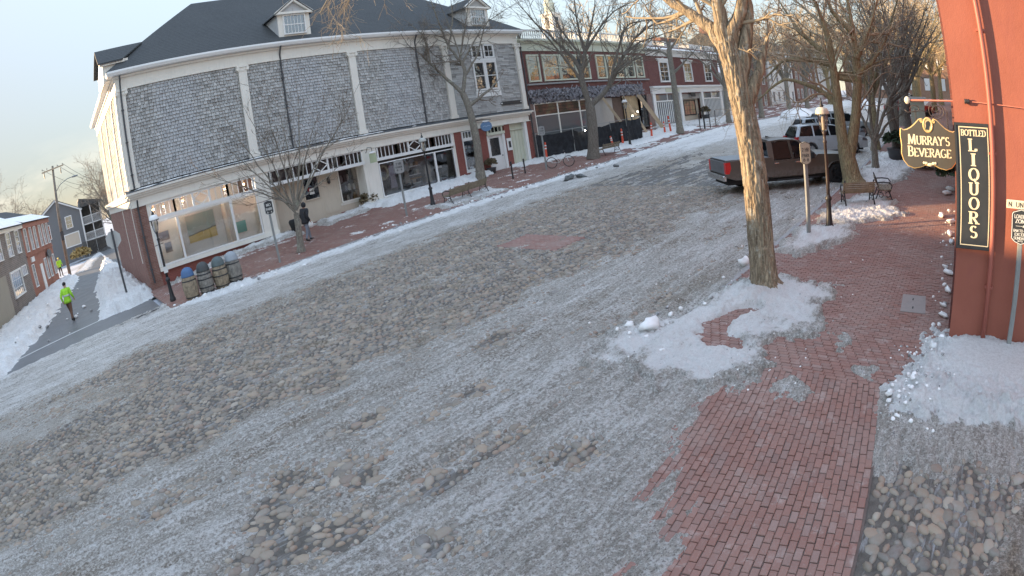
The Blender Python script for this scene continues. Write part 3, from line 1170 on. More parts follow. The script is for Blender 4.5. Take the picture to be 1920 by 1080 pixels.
Pc = lay_bricks(CW_X0, 7.3, cw_lo, lambda x: 3.45, 'x')
vis = (Pc[:, 1] < np.interp(Pc[:, 0], YB_X, YB_Y) + .25) & (Pc[:, 0] > 2.7)
d = np.hypot(Pc[:, 0] - 3.9, (Pc[:, 1] - 1.5) * 1.0)
d[~vis] = 99
single = np.zeros(len(Pc), bool)
single[np.argsort(d)[:300]] = True
bricks(crossing, Pc, 'x', single)
Pp = lay_bricks(7.36, 31, lambda x: .0 if x > 9.0 else max(0, .92 - .5 * (x - 7.42)), lambda x: 4.74, 'y')
d = np.hypot(Pp[:, 0] - 7.3, Pp[:, 1] - 1.6)
single = np.zeros(len(Pp), bool)
single[np.argsort(d)[:300]] = True
bricks(pavement, Pp, 'y', single)
Pf = lay_bricks(3.3, 31, lambda x: 21.2, lambda x: 27.0, 'y')
bricks(pavement_far, Pf, 'y')


def kerb(name, pts, w, parent_label=None):
    k = tag(empty(name, (0, 0, 0)), kind='structure')
    for (a, b) in pts:
        m = MB()
        ax, ay = a
        bx, by = b
        L_ = math.hypot(bx - ax, by - ay)
        nx, ny = -(by - ay) / L_ * w / 2, (bx - ax) / L_ * w / 2
        gx, gy = (bx - ax) / L_ * .006, (by - ay) / L_ * .006
        za, zb = gzf(ax, ay) + random.uniform(-.004, .006), gzf(bx, by) + random.uniform(-.004, .006)
        c = .012
        v = []
        for (px, py, zz, s_) in ((ax + gx, ay + gy, za, 1), (bx - gx, by - gy, zb, 1)):
            v += [(px - nx, py - ny, zz - .3), (px + nx, py + ny, zz - .3), (px + nx, py + ny, zz - c), (px + nx * .85, py + ny * .85, zz), (px - nx * .85, py - ny * .85, zz), (px - nx, py - ny, zz - c)]
        m.add(v, [(0, 5, 4, 3, 2, 1), (6, 7, 8, 9, 10, 11)] + [(i, (i + 1) % 6, 6 + (i + 1) % 6, 6 + i) for i in range(6)])
        m.build('kerb_stone', MAT['granite'], k)
    return k


pts = []
arc = [(7.0, 3.55), (7.12, 4.0), (7.4, 4.4), (7.8, 4.7), (8.3, 4.84)]
for i in range(len(arc) - 1): pts.append((arc[i], arc[i + 1]))
x = 8.3
while x < 62:
    L_ = random.uniform(1.7, 2.4)
    pts.append(((x, 4.84), (x + L_, 4.84)))
    x += L_
kerb('kerb', pts, .15)
pts = []
x = 3.4
while x < 62:
    L_ = random.uniform(1.7, 2.4)
    pts.append(((x, 21.07), (x + L_, 21.07)))
    x += L_
kerb('kerb', pts, .15)


# ---- cobbles
def dome(seed, n=8):
    rs = random.Random(seed)
    v = []
    ph = [rs.uniform(.82, 1.12) for _ in range(n)]
    for (rr, z) in ((1.0, -.7), (1.0, -.12), (.84, .30), (.46, .62)):
        for k in range(n):
            a = 2 * math.pi * k / n
            q = rr * ph[k] * rs.uniform(.96, 1.04)
            v.append((q * math.cos(a) * .5, q * math.sin(a) * .5, z))
    fs = []
    for i in range(3):
        for k in range(n):
            j = (k + 1) % n
            fs.append((i * n + k, i * n + j, (i + 1) * n + j, (i + 1) * n + k))
    b = 3 * n
    fs += [(b, b + 1, b + 2, b + 3), (b, b + 3, b + 4, b + 7), (b + 4, b + 5, b + 6, b + 7)]
    return np.array(v, float), np.array(fs)


def cob_positions(x0, x1, y0, y1, sx, sy, seed):
    rg = np.random.default_rng(seed)
    nx = int((x1 - x0) / sx)
    ny = int((y1 - y0) / sy)
    gx, gy = np.meshgrid(np.arange(nx), np.arange(ny), indexing='ij')
    px = x0 + (gx + .5 * (gy % 2) + rg.uniform(-.27, .27, gx.shape)) * sx
    py = y0 + (gy + rg.uniform(-.25, .25, gx.shape)) * sy
    return np.column_stack([px.ravel(), py.ravel()]), rg


P1, rg1 = cob_positions(-4.5, 22, 4.95, 17.6, .150, .122, 5)
P2, rg2 = cob_positions(-1.0, 7.2, -2.2, 4.95, .135, .112, 6)
inb = (P2[:, 1] > cw_lo(P2[:, 0]) - .10) & (P2[:, 1] < 3.52)
P2 = P2[~inb]
Pk = np.concatenate([P1, P2])
hh_ = fields(Pk[:, 0].copy(), Pk[:, 1].copy())[0]
keepk = (hh_ < .026) & ~((Pk[:, 0] > 6.9) & (Pk[:, 1] < 4.95))
patch_rd = (Pk[:, 0] > 12.1) & (Pk[:, 0] < 13.6) & (Pk[:, 1] > 10.85) & (Pk[:, 1] < 13.35)
Pk = Pk[keepk & ~patch_rd]
n = len(Pk)
siz = RNG.uniform(.55, 1.1, n) + .75 * (RNG.random(n) > .82)
near_b = (Pk[:, 1] < 5)
sclk = np.stack([siz * np.where(near_b, .150, .158) * RNG.uniform(.85, 1.25, n), siz * np.where(near_b, .112, .118) * RNG.uniform(.8, 1.15, n), RNG.uniform(.040, .062, n)], 1)
rzk = RNG.uniform(-.9, .9, n) + np.where(near_b, .3, 0)
zk = gz(Pk[:, 0], Pk[:, 1]) - drop(Pk[:, 0], Pk[:, 1]) - .034 + RNG.uniform(-.010, .008, n)
dist = np.hypot(Pk[:, 0] - 4.9, Pk[:, 1] + .3)
dist2 = np.hypot(Pk[:, 0] - 2.2, (Pk[:, 1] - 4.2))
sel = np.zeros(n, bool)
sel[np.argsort(np.minimum(dist, dist2 + .35))[:300]] = True
tmpl = [dome(i) for i in range(6)]
tmesh = [np_mesh('cobble', tv, tf, MAT['stone'], True) for tv, tf in tmpl]
for i in np.nonzero(sel)[0]:
    link_mesh('cobble', tmesh[i % 6], road, (Pk[i, 0], Pk[i, 1], zk[i]), (RNG.normal(0, .06), RNG.normal(0, .06), rzk[i]), sclk[i])
rest = np.nonzero(~sel)[0]
vs, fs, off = [], [], 0
which = rest % 6
for t in range(6):
    ii = rest[which == t]
    tv, tf = tmpl[t]
    c, s_ = np.cos(rzk[ii])[:, None], np.sin(rzk[ii])[:, None]
    x = tv[None, :, 0] * sclk[ii, 0:1]
    y = tv[None, :, 1] * sclk[ii, 1:2]
    z = tv[None, :, 2] * sclk[ii, 2:3] + x * RNG.normal(0, .08, (len(ii), 1)) + y * RNG.normal(0, .08, (len(ii), 1))
    vs.append(np.stack([x * c - y * s_ + Pk[ii, 0:1], x * s_ + y * c + Pk[ii, 1:2], z + zk[ii][:, None]], -1).reshape(-1, 3))
    fs.append((tf[None] + (np.arange(len(ii)) * len(tv))[:, None, None]).reshape(-1, 4) + off)
    off += len(ii) * len(tv)
o = link_mesh('cobbles', np_mesh('cobbles', np.concatenate(vs), np.concatenate(fs), MAT['stone'], True), road)
tag(o, kind='stuff')

# brick patch let into the road
patch = empty('brick_inset', (0, 0, 0))
patch.parent = road
Pi = []
for i in range(14):
    for j in range(12):
        x = 12.15 + i * .107
        y = 10.95 + j * .207 + (i % 2) * .1
        if y < 13.35: Pi.append((x, y))
Pi = np.array(Pi)
me = np_mesh('brick', BR_V, BR_F, MAT['pbrick'])
zi = gz(Pi[:, 0], Pi[:, 1]) - drop(Pi[:, 0], Pi[:, 1]) - .014
o = link_mesh('bricks', scatter_mesh('bricks', BR_V, BR_F, np.column_stack([Pi, zi]), np.full(len(Pi), math.pi / 2), np.tile([.2, .1, .06], (len(Pi), 1)), MAT['pbrick']), patch)
tag(o, kind='stuff')

# snow and ice lying over all of it
xs = seg_axis([(-9, 1.0, .12), (1.0, 9.6, .027), (9.6, 14, .045), (14, 22, .08), (22, 34, .13), (34, 60, .3), (60, 125, 1.2)])
ys = seg_axis([(-8, -2, .2), (-2, 5.6, .027), (5.6, 10, .042), (10, 16, .08), (16, 20, .1), (20, 28, .085), (28, 56, .3), (56, 80, .6)])
Xg, Yg = np.meshgrid(xs, ys, indexing='ij')
Hh, Cl, Di, We = fields(Xg, Yg)
on_pav = ((Yg <= 4.78) & (Xg > 7.3)) | ((Yg >= 21.12) & (Xg > 3.2))
kb = np.where(Yg < 13, sst(4.76, 4.98, Yg), sst(21.14, 20.98, Yg))
ZB = gz(Xg, Yg) - drop(Xg, Yg) * np.where((Xg > 6.5), kb, sst(20.9, 20.5, Yg)) * np.where(on_pav, 0, 1)
Z = ZB + Hh
under = (Xg > 9.22) & (Yg < -.1) | ((Yg > 27.3) & (Xg > 3.5) & (Xg < 62))
use = (Hh > -.05) & ~under
nx, ny = Xg.shape
idx = np.arange(nx * ny).reshape(nx, ny)
F = np.stack([idx[:-1, :-1], idx[1:, :-1], idx[1:, 1:], idx[:-1, 1:]], -1).reshape(-1, 4)
F = F[use.ravel()[F].any(1)]
used = np.unique(F)
remap = np.full(nx * ny, -1)
remap[used] = np.arange(len(used))
V = np.stack([Xg, Yg, Z], -1).reshape(-1, 3)[used]
me = np_mesh('snow_and_ice', V, remap[F], MAT['ice'], True, {'clean': Cl.ravel()[used], 'dirt': Di.ravel()[used], 'wet': We.ravel()[used]})
tag(link_mesh('snow', me), kind='stuff')

# ------------------------------------------------------------------ lettering: a small stroke-drawn roman alphabet
def arc_pts(cx, cy, rx, ry, a0, a1, n=14):
    return [(cx + rx * math.cos(R(a0 + (a1 - a0) * i / n)), cy + ry * math.sin(R(a0 + (a1 - a0) * i / n))) for i in range(n + 1)]


def glyph(ch):
    """strokes (polylines) in a box of height 1, and the advance width; s marks serif spots (x, y)"""
    A = arc_pts
    G = {
        'A': ([[(0, 0), (.38, 1)], [(.38, 1), (.76, 0)], [(.14, .36), (.62, .36)]], .78, [(0, 0), (.76, 0)]),
        'B': ([[(.08, 0), (.08, 1)], [(.08, 1), (.3, 1)] + A(.3, .76, .24, .24, 90, -90, 8) + [(.08, .52)], [(.08, .52), (.33, .52)] + A(.33, .26, .28, .26, 90, -90, 8) + [(.08, 0)]], .64, [(.08, 0), (.08, 1)]),
        'C': ([A(.42, .5, .40, .5, 50, 310, 18)], .76, []),
        'D': ([[(.08, 0), (.08, 1)], [(.08, 1), (.3, 1)] + A(.3, .5, .42, .5, 90, -90, 14) + [(.08, 0)]], .76, [(.08, 0), (.08, 1)]),
        'E': ([[(.08, 0), (.08, 1)], [(.08, 1), (.56, 1)], [(.08, .52), (.46, .52)], [(.08, 0), (.58, 0)], [(.56, 1), (.56, .86)], [(.58, 0), (.58, .15)]], .64, [(.08, 0), (.08, 1)]),
        'F': ([[(.08, 0), (.08, 1)], [(.08, 1), (.56, 1)], [(.08, .5), (.44, .5)]], .6, [(.08, 0), (.08, 1)]),
        'G': ([A(.44, .5, .40, .5, 50, 325, 18), [(.76, .05), (.76, .42)], [(.52, .42), (.84, .42)]], .86, []),
        'H': ([[(.08, 0), (.08, 1)], [(.66, 0), (.66, 1)], [(.08, .52), (.66, .52)]], .76, [(.08, 0), (.08, 1), (.66, 0), (.66, 1)]),
        'I': ([[(.12, 0), (.12, 1)]], .26, [(.12, 0), (.12, 1)]),
        'K': ([[(.08, 0), (.08, 1)], [(.6, 1), (.1, .42)], [(.26, .6), (.64, 0)]], .66, [(.08, 0), (.08, 1)]),
        'L': ([[(.08, 0), (.08, 1)], [(.08, 0), (.56, 0)], [(.56, 0), (.56, .2)]], .62, [(.08, 0), (.08, 1)]),
        'M': ([[(.06, 0), (.12, 1)], [(.12, 1), (.45, .06)], [(.45, .06), (.78, 1)], [(.78, 1), (.84, 0)]], .92, [(.06, 0), (.84, 0)]),
        'N': ([[(.08, 0), (.08, 1)], [(.08, 1), (.68, 0)], [(.68, 0), (.68, 1)]], .78, [(.08, 0), (.68, 1)]),
        'O': ([A(.44, .5, .40, .5, 0, 360, 24)], .88, []),
        'P': ([[(.08, 0), (.08, 1)], [(.08, 1), (.32, 1)] + A(.32, .73, .27, .27, 90, -90, 8) + [(.08, .46)]], .62, [(.08, 0), (.08, 1)]),
        'Q': ([A(.44, .5, .40, .5, 0, 360, 24), [(.40, .1), (.60, -.16), (.86, -.18)]], .88, []),
        'R': ([[(.08, 0), (.08, 1)], [(.08, 1), (.32, 1)] + A(.32, .75, .26, .25, 90, -90, 8) + [(.08, .5)], [(.30, .5), (.66, 0)]], .70, [(.08, 0), (.08, 1), (.66, 0)]),
        'S': ([A(.32, .745, .25, .255, 35, 250, 12) + A(.32, .255, .27, .255, 70, -150, 12)], .62, []),
        'T': ([[(.34, 0), (.34, 1)], [(.02, 1), (.66, 1)], [(.02, 1), (.02, .82)], [(.66, 1), (.66, .82)]], .68, [(.34, 0)]),
        'U': ([[(.08, 1), (.08, .3)] + A(.37, .3, .29, .3, 180, 360, 10) + [(.66, 1)]], .76, [(.08, 1), (.66, 1)]),
        'V': ([[(0, 1), (.38, 0)], [(.38, 0), (.76, 1)]], .78, [(0, 1), (.76, 1)]),
        'W': ([[(0, 1), (.28, 0)], [(.28, 0), (.5, .9)], [(.5, .9), (.72, 0)], [(.72, 0), (1, 1)]], 1.02, [(0, 1), (1, 1)]),
        'X': ([[(0, 1), (.6, 0)], [(.6, 1), (0, 0)]], .64, []),
        'Y': ([[(0, 1), (.34, .48)], [(.68, 1), (.34, .48)], [(.34, .48), (.34, 0)]], .70, [(0, 1), (.68, 1), (.34, 0)]),
        'Z': ([[(.04, 1), (.6, 1)], [(.6, 1), (.02, 0)], [(.02, 0), (.62, 0)]], .66, []),
        "'": ([[(.06, 1.05), (.04, .8)]], .16, []), '.': ([[(.04, 0), (.10, 0)]], .2, []), '-': ([[(.02, .45), (.34, .45)]], .4, []),
        '1': ([[(.16, 0), (.16, 1)], [(.16, 1), (.02, .84)]], .34, [(.16, 0)]), '2': ([A(.28, .72, .25, .28, 165, -25, 10) + [(.04, 0)], [(.04, 0), (.56, 0)]], .6, []),
        '4': ([[(.44, 0), (.44, 1)], [(.44, 1), (.02, .32)], [(.02, .32), (.6, .32)]], .62, []), '8': ([A(.28, .75, .2, .25, 0, 360, 14), A(.28, .26, .25, .26, 0, 360, 14)], .58, []),
        '>': ([[(0, .5), (1.0, .5)], [(.72, .75), (1.0, .5)], [(.72, .25), (1.0, .5)]], 1.1, []), ' ': ([], .34, [])}
    return G[ch]


def letters(mb, text, origin, right, up, h, thick=.17, thin=.07, proud=.004, gap=.10, fit=None, serif=.11, center=False):
    """flat raised lettering: origin is the lower left (or centre) of the line"""
    o = Vector(origin)
    rt = Vector(right).normalized()
    upv = Vector(up).normalized()
    nv = rt.cross(upv)
    total = sum(glyph(c)[1] + gap for c in text) - gap
    sx = h if fit is None else fit / total
    cur = -total / 2 if center else 0.0
    lvl = [0]

    def P(x, y, dz=0.0):
        return o + rt * (x * sx) + upv * (y * h) + nv * (proud + dz)

    def band(pl, closed=False):
        lvl[0] = (lvl[0] + 1) % 6
        dz = .0004 * lvl[0]
        L, Rr = [], []
        n = len(pl)
        for i, p in enumerate(pl):
            a = pl[max(0, i - 1)]
            b = pl[min(n - 1, i + 1)]
            if closed and i in (0, n - 1):
                a, b = pl[n - 2], pl[1]
            dx, dy = b[0] - a[0], b[1] - a[1]
            l = math.hypot(dx, dy) or 1
            s_ = abs(dy / l)
            w = (thin + (thick - thin) * s_ ** 1.5) / 2
            nx, ny = -dy / l * w, dx / l * w
            L.append(P(cur + p[0] + nx, p[1] + ny, dz))
            Rr.append(P(cur + p[0] - nx, p[1] - ny, dz))
        mb.add(L + Rr, [(n + i, n + i + 1, i + 1, i) for i in range(n - 1)])
    for ch in text:
        st, adv, ser = glyph(ch)
        for pl in st:
            band(pl, pl[0] == pl[-1])
        for (x, y) in ser:
            band([(x - serif - thick * .4, y), (x + serif + thick * .4, y)])
        cur += adv + gap
    return mb


# ------------------------------------------------------------------ the grey shingled building
FY = 27.0
gb = thing('shingled_building', 'long grey shingled corner building with white pilasters and shopfronts below a dark hipped roof', 'building')

# upper storey walls, set back behind the shingles
mb = MB()
mb.box(3.45, 29.1, FY + .03, 41.2, 4.62, 10.0)
mb.build('wall', MAT['dark_in'], gb)  # dark backing colour stands in for shade in the shingle gaps
# lower storey: side wall of brick and the rear mass
mb = MB()
mb.box(3.42, 3.75, FY + .30, 41.2, -.3, 4.0)
mb.build('side_wall', MAT['brick_red_y'], gb)
mb = MB()
for (y0, y1) in ((28.0, 28.15), (32.3, 32.45)):      # pale strips on the side
    mb = MB()
    mb.box(3.40, 3.418, y0, y1, 1.3, 3.95)
    mb.build('side_strip', MAT['trim'], gb)
mb = MB()
mb.box(4.06, 29.1, 32.0, 32.2, -.2, 4.6)
mb.build('back_wall', MAT['mid_in'], gb)
# corner pier of quoined brick
mb = MB()
z = -.2
k = 0
while z < 3.9:
    h = .30
    e = .02 if k % 2 else 0
    mb.box(3.42 - e, 4.04, FY - .02 - e, FY + .29, z + .006, min(z + h, 3.95))
    z += h
    k += 1
mb.build('corner_pier', MAT['brick_red'], gb)

# sign band and cornice over the shops
mb = MB()
mb.box(3.36, 29.16, FY - .06, FY + .25, 3.95, 4.30)
mb.box(3.30, 29.22, FY - .11, FY + .2, 3.90, 3.952)
mb.box(3.28, 29.25, FY - .16, FY + .2, 4.302, 4.40)
mb.box(3.20, 29.33, FY - .26, FY + .2, 4.402, 4.50)
mb.box(3.12, 29.42, FY - .36, FY + .2, 4.502, 4.60)
for y0, y1 in ((FY + .2, 41.2),):
    mb.box(3.36, 3.6, y0 + .003, y1, 3.95, 4.30)
    mb.box(3.20, 3.6, y0 + .003, y1, 4.303, 4.46)
    mb.box(3.12, 3.6, y0 + .003, y1, 4.463, 4.60)
mb.build('shop_cornice', MAT['trim'], gb)
mb = MB()
mb.prism([(FY - .37, 4.602), (FY + .05, 4.602), (FY + .05, 4.74)], 'x', 3.14, 29.40)
mb.prism([(3.11, 4.603), (3.45, 4.603), (3.45, 4.74)], 'y', FY + .06, 41.2) if False else None
mb.build('cornice_flashing', paint('dark_flashing', (.10, .105, .11), .6, .3, 5), gb)
mb = MB()
for i in range(46):
    x = random.uniform(3.6, 20)
    w_ = random.uniform(.15, .6)
    mb.ball((x, FY - .16, 4.67), w_, random.uniform(.06, .12), random.uniform(.02, .045), 8, 4, .2)
mb.smooth = True
o = mb.build('snow_on_cornice', MAT['snow'], gb)
tag(o, kind='stuff')

# frieze, gutter, side eave
mb = MB()
mb.box(3.40, 29.2, FY - .05, FY + .02, 9.40, 9.92)
mb.box(3.37, 29.22, FY - .08, FY + .02, 9.36, 9.402)
mb.box(3.34, 29.25, FY - .16, FY + .02, 9.922, 10.02)
mb.box(3.38, 3.44, FY - .048, 41.2, 9.40, 9.92)
mb.box(3.28, 3.44, FY - .15, 41.2, 9.923, 10.03)
mb.build('frieze', MAT['trim'], gb)
mb = MB()
mb.prism([(FY - .40, 10.05), (FY - .05, 10.022), (FY - .05, 10.27), (FY - .44, 10.27), (FY - .46, 10.18)], 'x', 3.02, 29.5)
mb.prism([(3.00, 10.05), (3.30, 10.032), (3.30, 10.27), (2.96, 10.27), (2.94, 10.18)], 'y', FY - .40, 41.3)
mb.build('gutter', MAT['white'], gb)

# hipped roof
rz0, slope = 10.275, .745
xa, xb, ya, yb_ = 2.96, 29.56, FY - .44, 41.6
hgt = 6.3
mb = MB()
v = [(xa, ya, rz0), (xb, ya, rz0), (xb, yb_, rz0), (xa, yb_, rz0),
     (xa + hgt, ya + hgt, rz0 + hgt * slope), (xb - hgt, ya + hgt, rz0 + hgt * slope), (xb - hgt, yb_ - hgt, rz0 + hgt * slope), (xa + hgt, yb_ - hgt, rz0 + hgt * slope)]
mb.add(v, [(0, 1, 5, 4), (1, 2, 6, 5), (2, 3, 7, 6), (3, 0, 4, 7), (4, 5, 6, 7), (3, 2, 1, 0)])
rf = mb.build('roof', MAT['roof'], gb)


def roof_z(y): return rz0 + (y - ya) * slope


def dormer(cx, name='dormer'):
    """gabled dormer on the front slope"""
    d = empty(name, (0, 0, 0))
    d.parent = gb
    w = .92
    yf = ya + .42
    zb = roof_z(yf) - .02
    zt = zb + 1.28
    yk = ya + (zt + .8 - rz0) / slope
    m = MB()
    m.box(cx - w, cx + w, yf, yf + .08, zb, zt)
    m.build('dormer_front', MAT['trim'], d)
    for s_ in (-1, 1):
        m = MB()
        x0 = cx + s_ * (w - .02)
        yk2 = ya + (zt - rz0) / slope
        m.prism([(yf + .081, zb), (yk2, zt), (yf + .081, zt)], 'x', x0 - .02, x0 + .02)
        m.build('dormer_cheek', MAT['shingle'], d)
    m = MB()
    ap = zt + .78
    yk3 = ya + (ap - rz0) / slope
    for s_ in (-1, 1):      # roof planes with thickness
        a = (cx, yf - .22, ap)
        b = (cx + s_ * (w + .2), yf - .22, zt - .06)
        c = (cx + s_ * (w + .2), ya + (zt - .06 - rz0) / slope + .1, zt - .06)
        e = (cx, yk3 + .1, ap)
        up = [(p[0], p[1], p[2] + .06) for p in (a, b, c, e)]
        m.add([a, b, c, e] + up, [(0, 1, 2, 3), (7, 6, 5, 4), (0, 4, 5, 1), (1, 5, 6, 2), (2, 6, 7, 3), (3, 7, 4, 0)])
    m.build('dormer_roof', MAT['roof'], d)
    m = MB()      # pediment mouldings
    m.prism([(cx - w - .18, zt - .06), (cx + w + .18, zt - .06), (cx + w + .18, zt + .06), (cx - w - .18, zt + .06)], 'y', yf - .2, yf - .002)
    for s_ in (-1, 1):
        m.bar((cx + s_ * (w + .14), yf - .13, zt + .0), (cx + s_ * .02, yf - .13, ap - .05), .16, .13, (0, 1, 0))
    m.build('pediment_moulding', MAT['trim'], d)
    m = MB()
    m.prism([(cx - w + .05, zt + .061), (cx + w - .05, zt + .061), (cx, ap - .12)], 'y', yf - .03, yf + .05)
    m.build('pediment', MAT['shingle'], d)
    window(d, cx - .58, cx + .58, yf - .03, zb + .16, zt - .14, 2, 6, frame=.07, mat=MAT['white'])
    return d


def window(parent, x0, x1, y, z0, z1, rows, cols, frame=.08, mat=None, glass=None, name='window', sash=True, depth=.05, muntin=.025):
    """framed window facing -y: frame, and each pane a sub-part"""
    mat = mat or MAT['trim']
    glass = glass or MAT['glass_dark']
    m = MB()
    yf = y - depth
    m.box(x0 - frame, x0, yf, y + .04, z0 - frame, z1 + frame)
    m.box(x1, x1 + frame, yf, y + .04, z0 - frame, z1 + frame)
    m.box(x0, x1, yf, y + .04, z1, z1 + frame)
    m.box(x0 - frame * .6, x1 + frame * .6, yf - .03, y + .04, z0 - frame * .9, z0) if sash else m.box(x0, x1, yf, y + .04, z0 - frame, z0)
    ym = y - .012
    for c in range(1, cols):
        xx = x0 + (x1 - x0) * c / cols
        m.box(xx - muntin / 2, xx + muntin / 2, ym, y + .02, z0, z1)
    for r_ in range(1, rows):
        zz = z0 + (z1 - z0) * r_ / rows
        t = .05 if (sash and r_ * 2 == rows) else muntin
        m.box(x0, x1, ym - .003, y + .021, zz - t / 2, zz + t / 2)
    w = m.build(name, mat, parent)
    for c in range(cols):
        for r_ in range(rows):
            a = x0 + (x1 - x0) * c / cols
            b = x0 + (x1 - x0) * (c + 1) / cols
            p = z0 + (z1 - z0) * r_ / rows
            q = z0 + (z1 - z0) * (r_ + 1) / rows
            g_ = MB()
            g_.box(a, b, y + .004, y + .012, p, q)
            g_.build('pane', glass, w)
    return w


def window_simple(parent, x0, x1, y, z0, z1, rows, cols, **kw):
    return window(parent, x0, x1, y, z0, z1, rows, cols, **kw)


dormer(13.15)
dormer(25.95)
# gable on the left flank, its end facing the side street
gd = empty('side_gable', (0, 0, 0))
gd.parent = gb
m = MB()
gy, gw, gzt, gza = 28.62, 1.35, 10.92, 11.86
for s_ in (-1, 1):
    a = (2.62, gy, gza)
    b = (2.62, gy + s_ * (gw + .2), gzt - .1)
    c = (xa + (gzt - .1 - rz0) / slope + .2, gy + s_ * (gw + .2), gzt - .1)
    e = (xa + (gza - rz0) / slope + .15, gy, gza)
    up = [(p[0], p[1], p[2] + .07) for p in (a, b, c, e)]
    m.add([a, b, c, e] + up, [(0, 1, 2, 3), (7, 6, 5, 4), (0, 4, 5, 1), (1, 5, 6, 2), (2, 6, 7, 3), (3, 7, 4, 0)])
m.build('gable_roof', MAT['roof'], gd)
m = MB()
m.prism([(gy - gw, 9.9), (gy + gw, 9.9), (gy + gw, gzt), (gy, gza - .03), (gy - gw, gzt)], 'x', 2.86, 2.95)
m.box(2.951, 4.2, gy - gw, gy - gw + .08, 10.0, gzt)
m.box(2.70, 4.0, gy - gw - .14, gy - gw - .002, gzt - .18, gzt - .02)
m.build('gable_end', MAT['trim'], gd)

# pilasters of the upper storey
for (a, b) in ((3.44, 3.86), (9.73, 10.17), (16.08, 16.50), (22.53, 22.95), (28.82, 29.16)):
    m = MB()
    m.box(a, b, FY - .14, FY + .02, 4.74, 9.05)
    m.box(a - .06, b + .06, FY - .175, FY + .02, 4.742, 4.93)
    m.box(a - .03, b + .03, FY - .16, FY + .02, 9.052, 9.10)
    m.box(a - .10, b + .10, FY - .21, FY + .02, 9.26, 9.358)
    m.smooth = False
    for s_ in (a - .04, b + .04):        # volutes
        m.tube([(s_, FY - .21, 9.18), (s_, FY - .0, 9.18)], .085, 12)
    m.box(a, b, FY - .168, FY + .02, 9.102, 9.258)
    m.build('pilaster', MAT['trim'], gb)
# corner board on the lit side
m = MB()
m.box(3.33, 3.432, FY - .06, FY + .34, 4.62, 9.39)
m.build('corner_board', MAT['trim'], gb)

# downpipes
for (x, z0, z1, yy) in ((3.95 - .33, 0.4, 4.2, FY - .09), (12.1, 4.75, 10.05, FY - .07), (20.64, 4.75, 10.05, FY - .07), (29.34, .9, 10.0, FY - .13), (3.62, 4.75, 10.0, FY - .20)):
    m = MB()
    m.tube([(x, FY - .34, z1), (x, yy - .1, z1 - .22), (x, yy, z1 - .42), (x, yy, z0)], .045, 8)
    for q in np.arange(z0 + .6, z1 - .6, 1.5):
        m.box(x - .07, x + .07, yy - .052, yy + .06, q, q + .05)
    m.build('downpipe', MAT['dark_pipe'], gb)


# shingles: overlapping wedges, each its own piece
def shingle_bay(x0, x1, z0, z1, cw, ch, y, holes=()):
    out = []
    z = z0
    r_ = 0
    while z < z1 - .02:
        x = x0 - random.uniform(0, cw * .9)
        while x < x1:
            w = cw * random.uniform(.72, 1.3)
            a, b = max(x, x0), min(x + w, x1)
            x += w
            if b - a < .03: continue
            zz = z + random.uniform(-.008, .01)
            top_ = min(z + ch * 1.18, z1)
            if any(a < hx1 and b > hx0 and zz < hz1 and top_ > hz0 for (hx0, hx1, hz0, hz1) in holes): continue
            out.append((a + .009, b - .009, zz, top_, y))
        z += ch
        r_ += 1
    return out


SH_V = np.array([(0, 0, 0), (1, 0, 0), (1, 1, 0), (0, 1, 0), (0, .72, 1), (1, .72, 1), (1, 1, 1), (0, 1, 1)], float)
SH_F = np.array([(0, 1, 5, 4), (1, 2, 6, 5), (3, 0, 4, 7), (0, 3, 2, 1), (4, 5, 6, 7)])


def shingle_mesh(name, L, th=.07):
    L = np.array(L)
    sx = (L[:, 1] - L[:, 0])[:, None]
    sz = (L[:, 3] - L[:, 2])[:, None]
    n = len(L)
    t = RNG.uniform(.75, 1.25, n)[:, None] * th
    Vx = L[:, 0:1] + SH_V[None, :, 0] * sx
    Vy = L[:, 4:5] - t + SH_V[None, :, 1] * t
    Vz = L[:, 2:3] + SH_V[None, :, 2] * sz + (SH_V[None, :, 0] - .5) * RNG.normal(0, .006, (n, 1))
    V = np.stack([Vx, Vy, Vz], -1).reshape(-1, 3)
    F = (SH_F[None] + (np.arange(n) * 8)[:, None, None]).reshape(-1, 4)
    return np_mesh(name, V, F, MAT['shingle'])


wall_o = [c for c in gb.children if c.name.startswith('wall')][0]
bay1 = shingle_bay(3.87, 9.72, 4.76, 9.38, .175, .160, FY + .028)
order = sorted(range(len(bay1)), key=lambda i: math.hypot(bay1[i][0] - 4, bay1[i][2] - 4.8))
first = set(order[:300])
for i in order[:300]:
    a, b, z0, z1, y = bay1[i]
    me = None
    o = bpy.data.objects.new('shingle', bpy.data.meshes['shingle_piece'] if 'shingle_piece' in bpy.data.meshes else np_mesh('shingle_piece', SH_V, SH_F, MAT['shingle']))
    COL.objects.link(o)
    t = random.uniform(.052, .085)
    o.location = (a, y - t, z0)
    o.scale = (b - a, t, z1 - z0)
    o.rotation_euler = (0, random.gauss(0, .012), 0)
    o.parent = wall_o
rest = [bay1[i] for i in range(len(bay1)) if i not in first]
rest += shingle_bay(10.18, 16.07, 4.76, 9.38, .175, .160, FY + .028)
rest += shingle_bay(16.51, 22.52, 4.76, 9.38, .175, .160, FY + .028)
tag(link_mesh('shingles', shingle_mesh('shingles', rest), wall_o), kind='stuff')
# right bay: close rows
UPW = (24.83, 26.9, 5.86, 9.36)
rows = shingle_bay(22.96, 24.82, 4.76, 9.38, .62, .125, FY + .028) + shingle_bay(26.92, 28.81, 4.76, 9.38, .62, .125, FY + .028) + shingle_bay(24.82, 26.92, 4.76, 5.88, .62, .125, FY + .028)
tag(link_mesh('shingles', shingle_mesh('shingles', rows, .055), wall_o), kind='stuff')
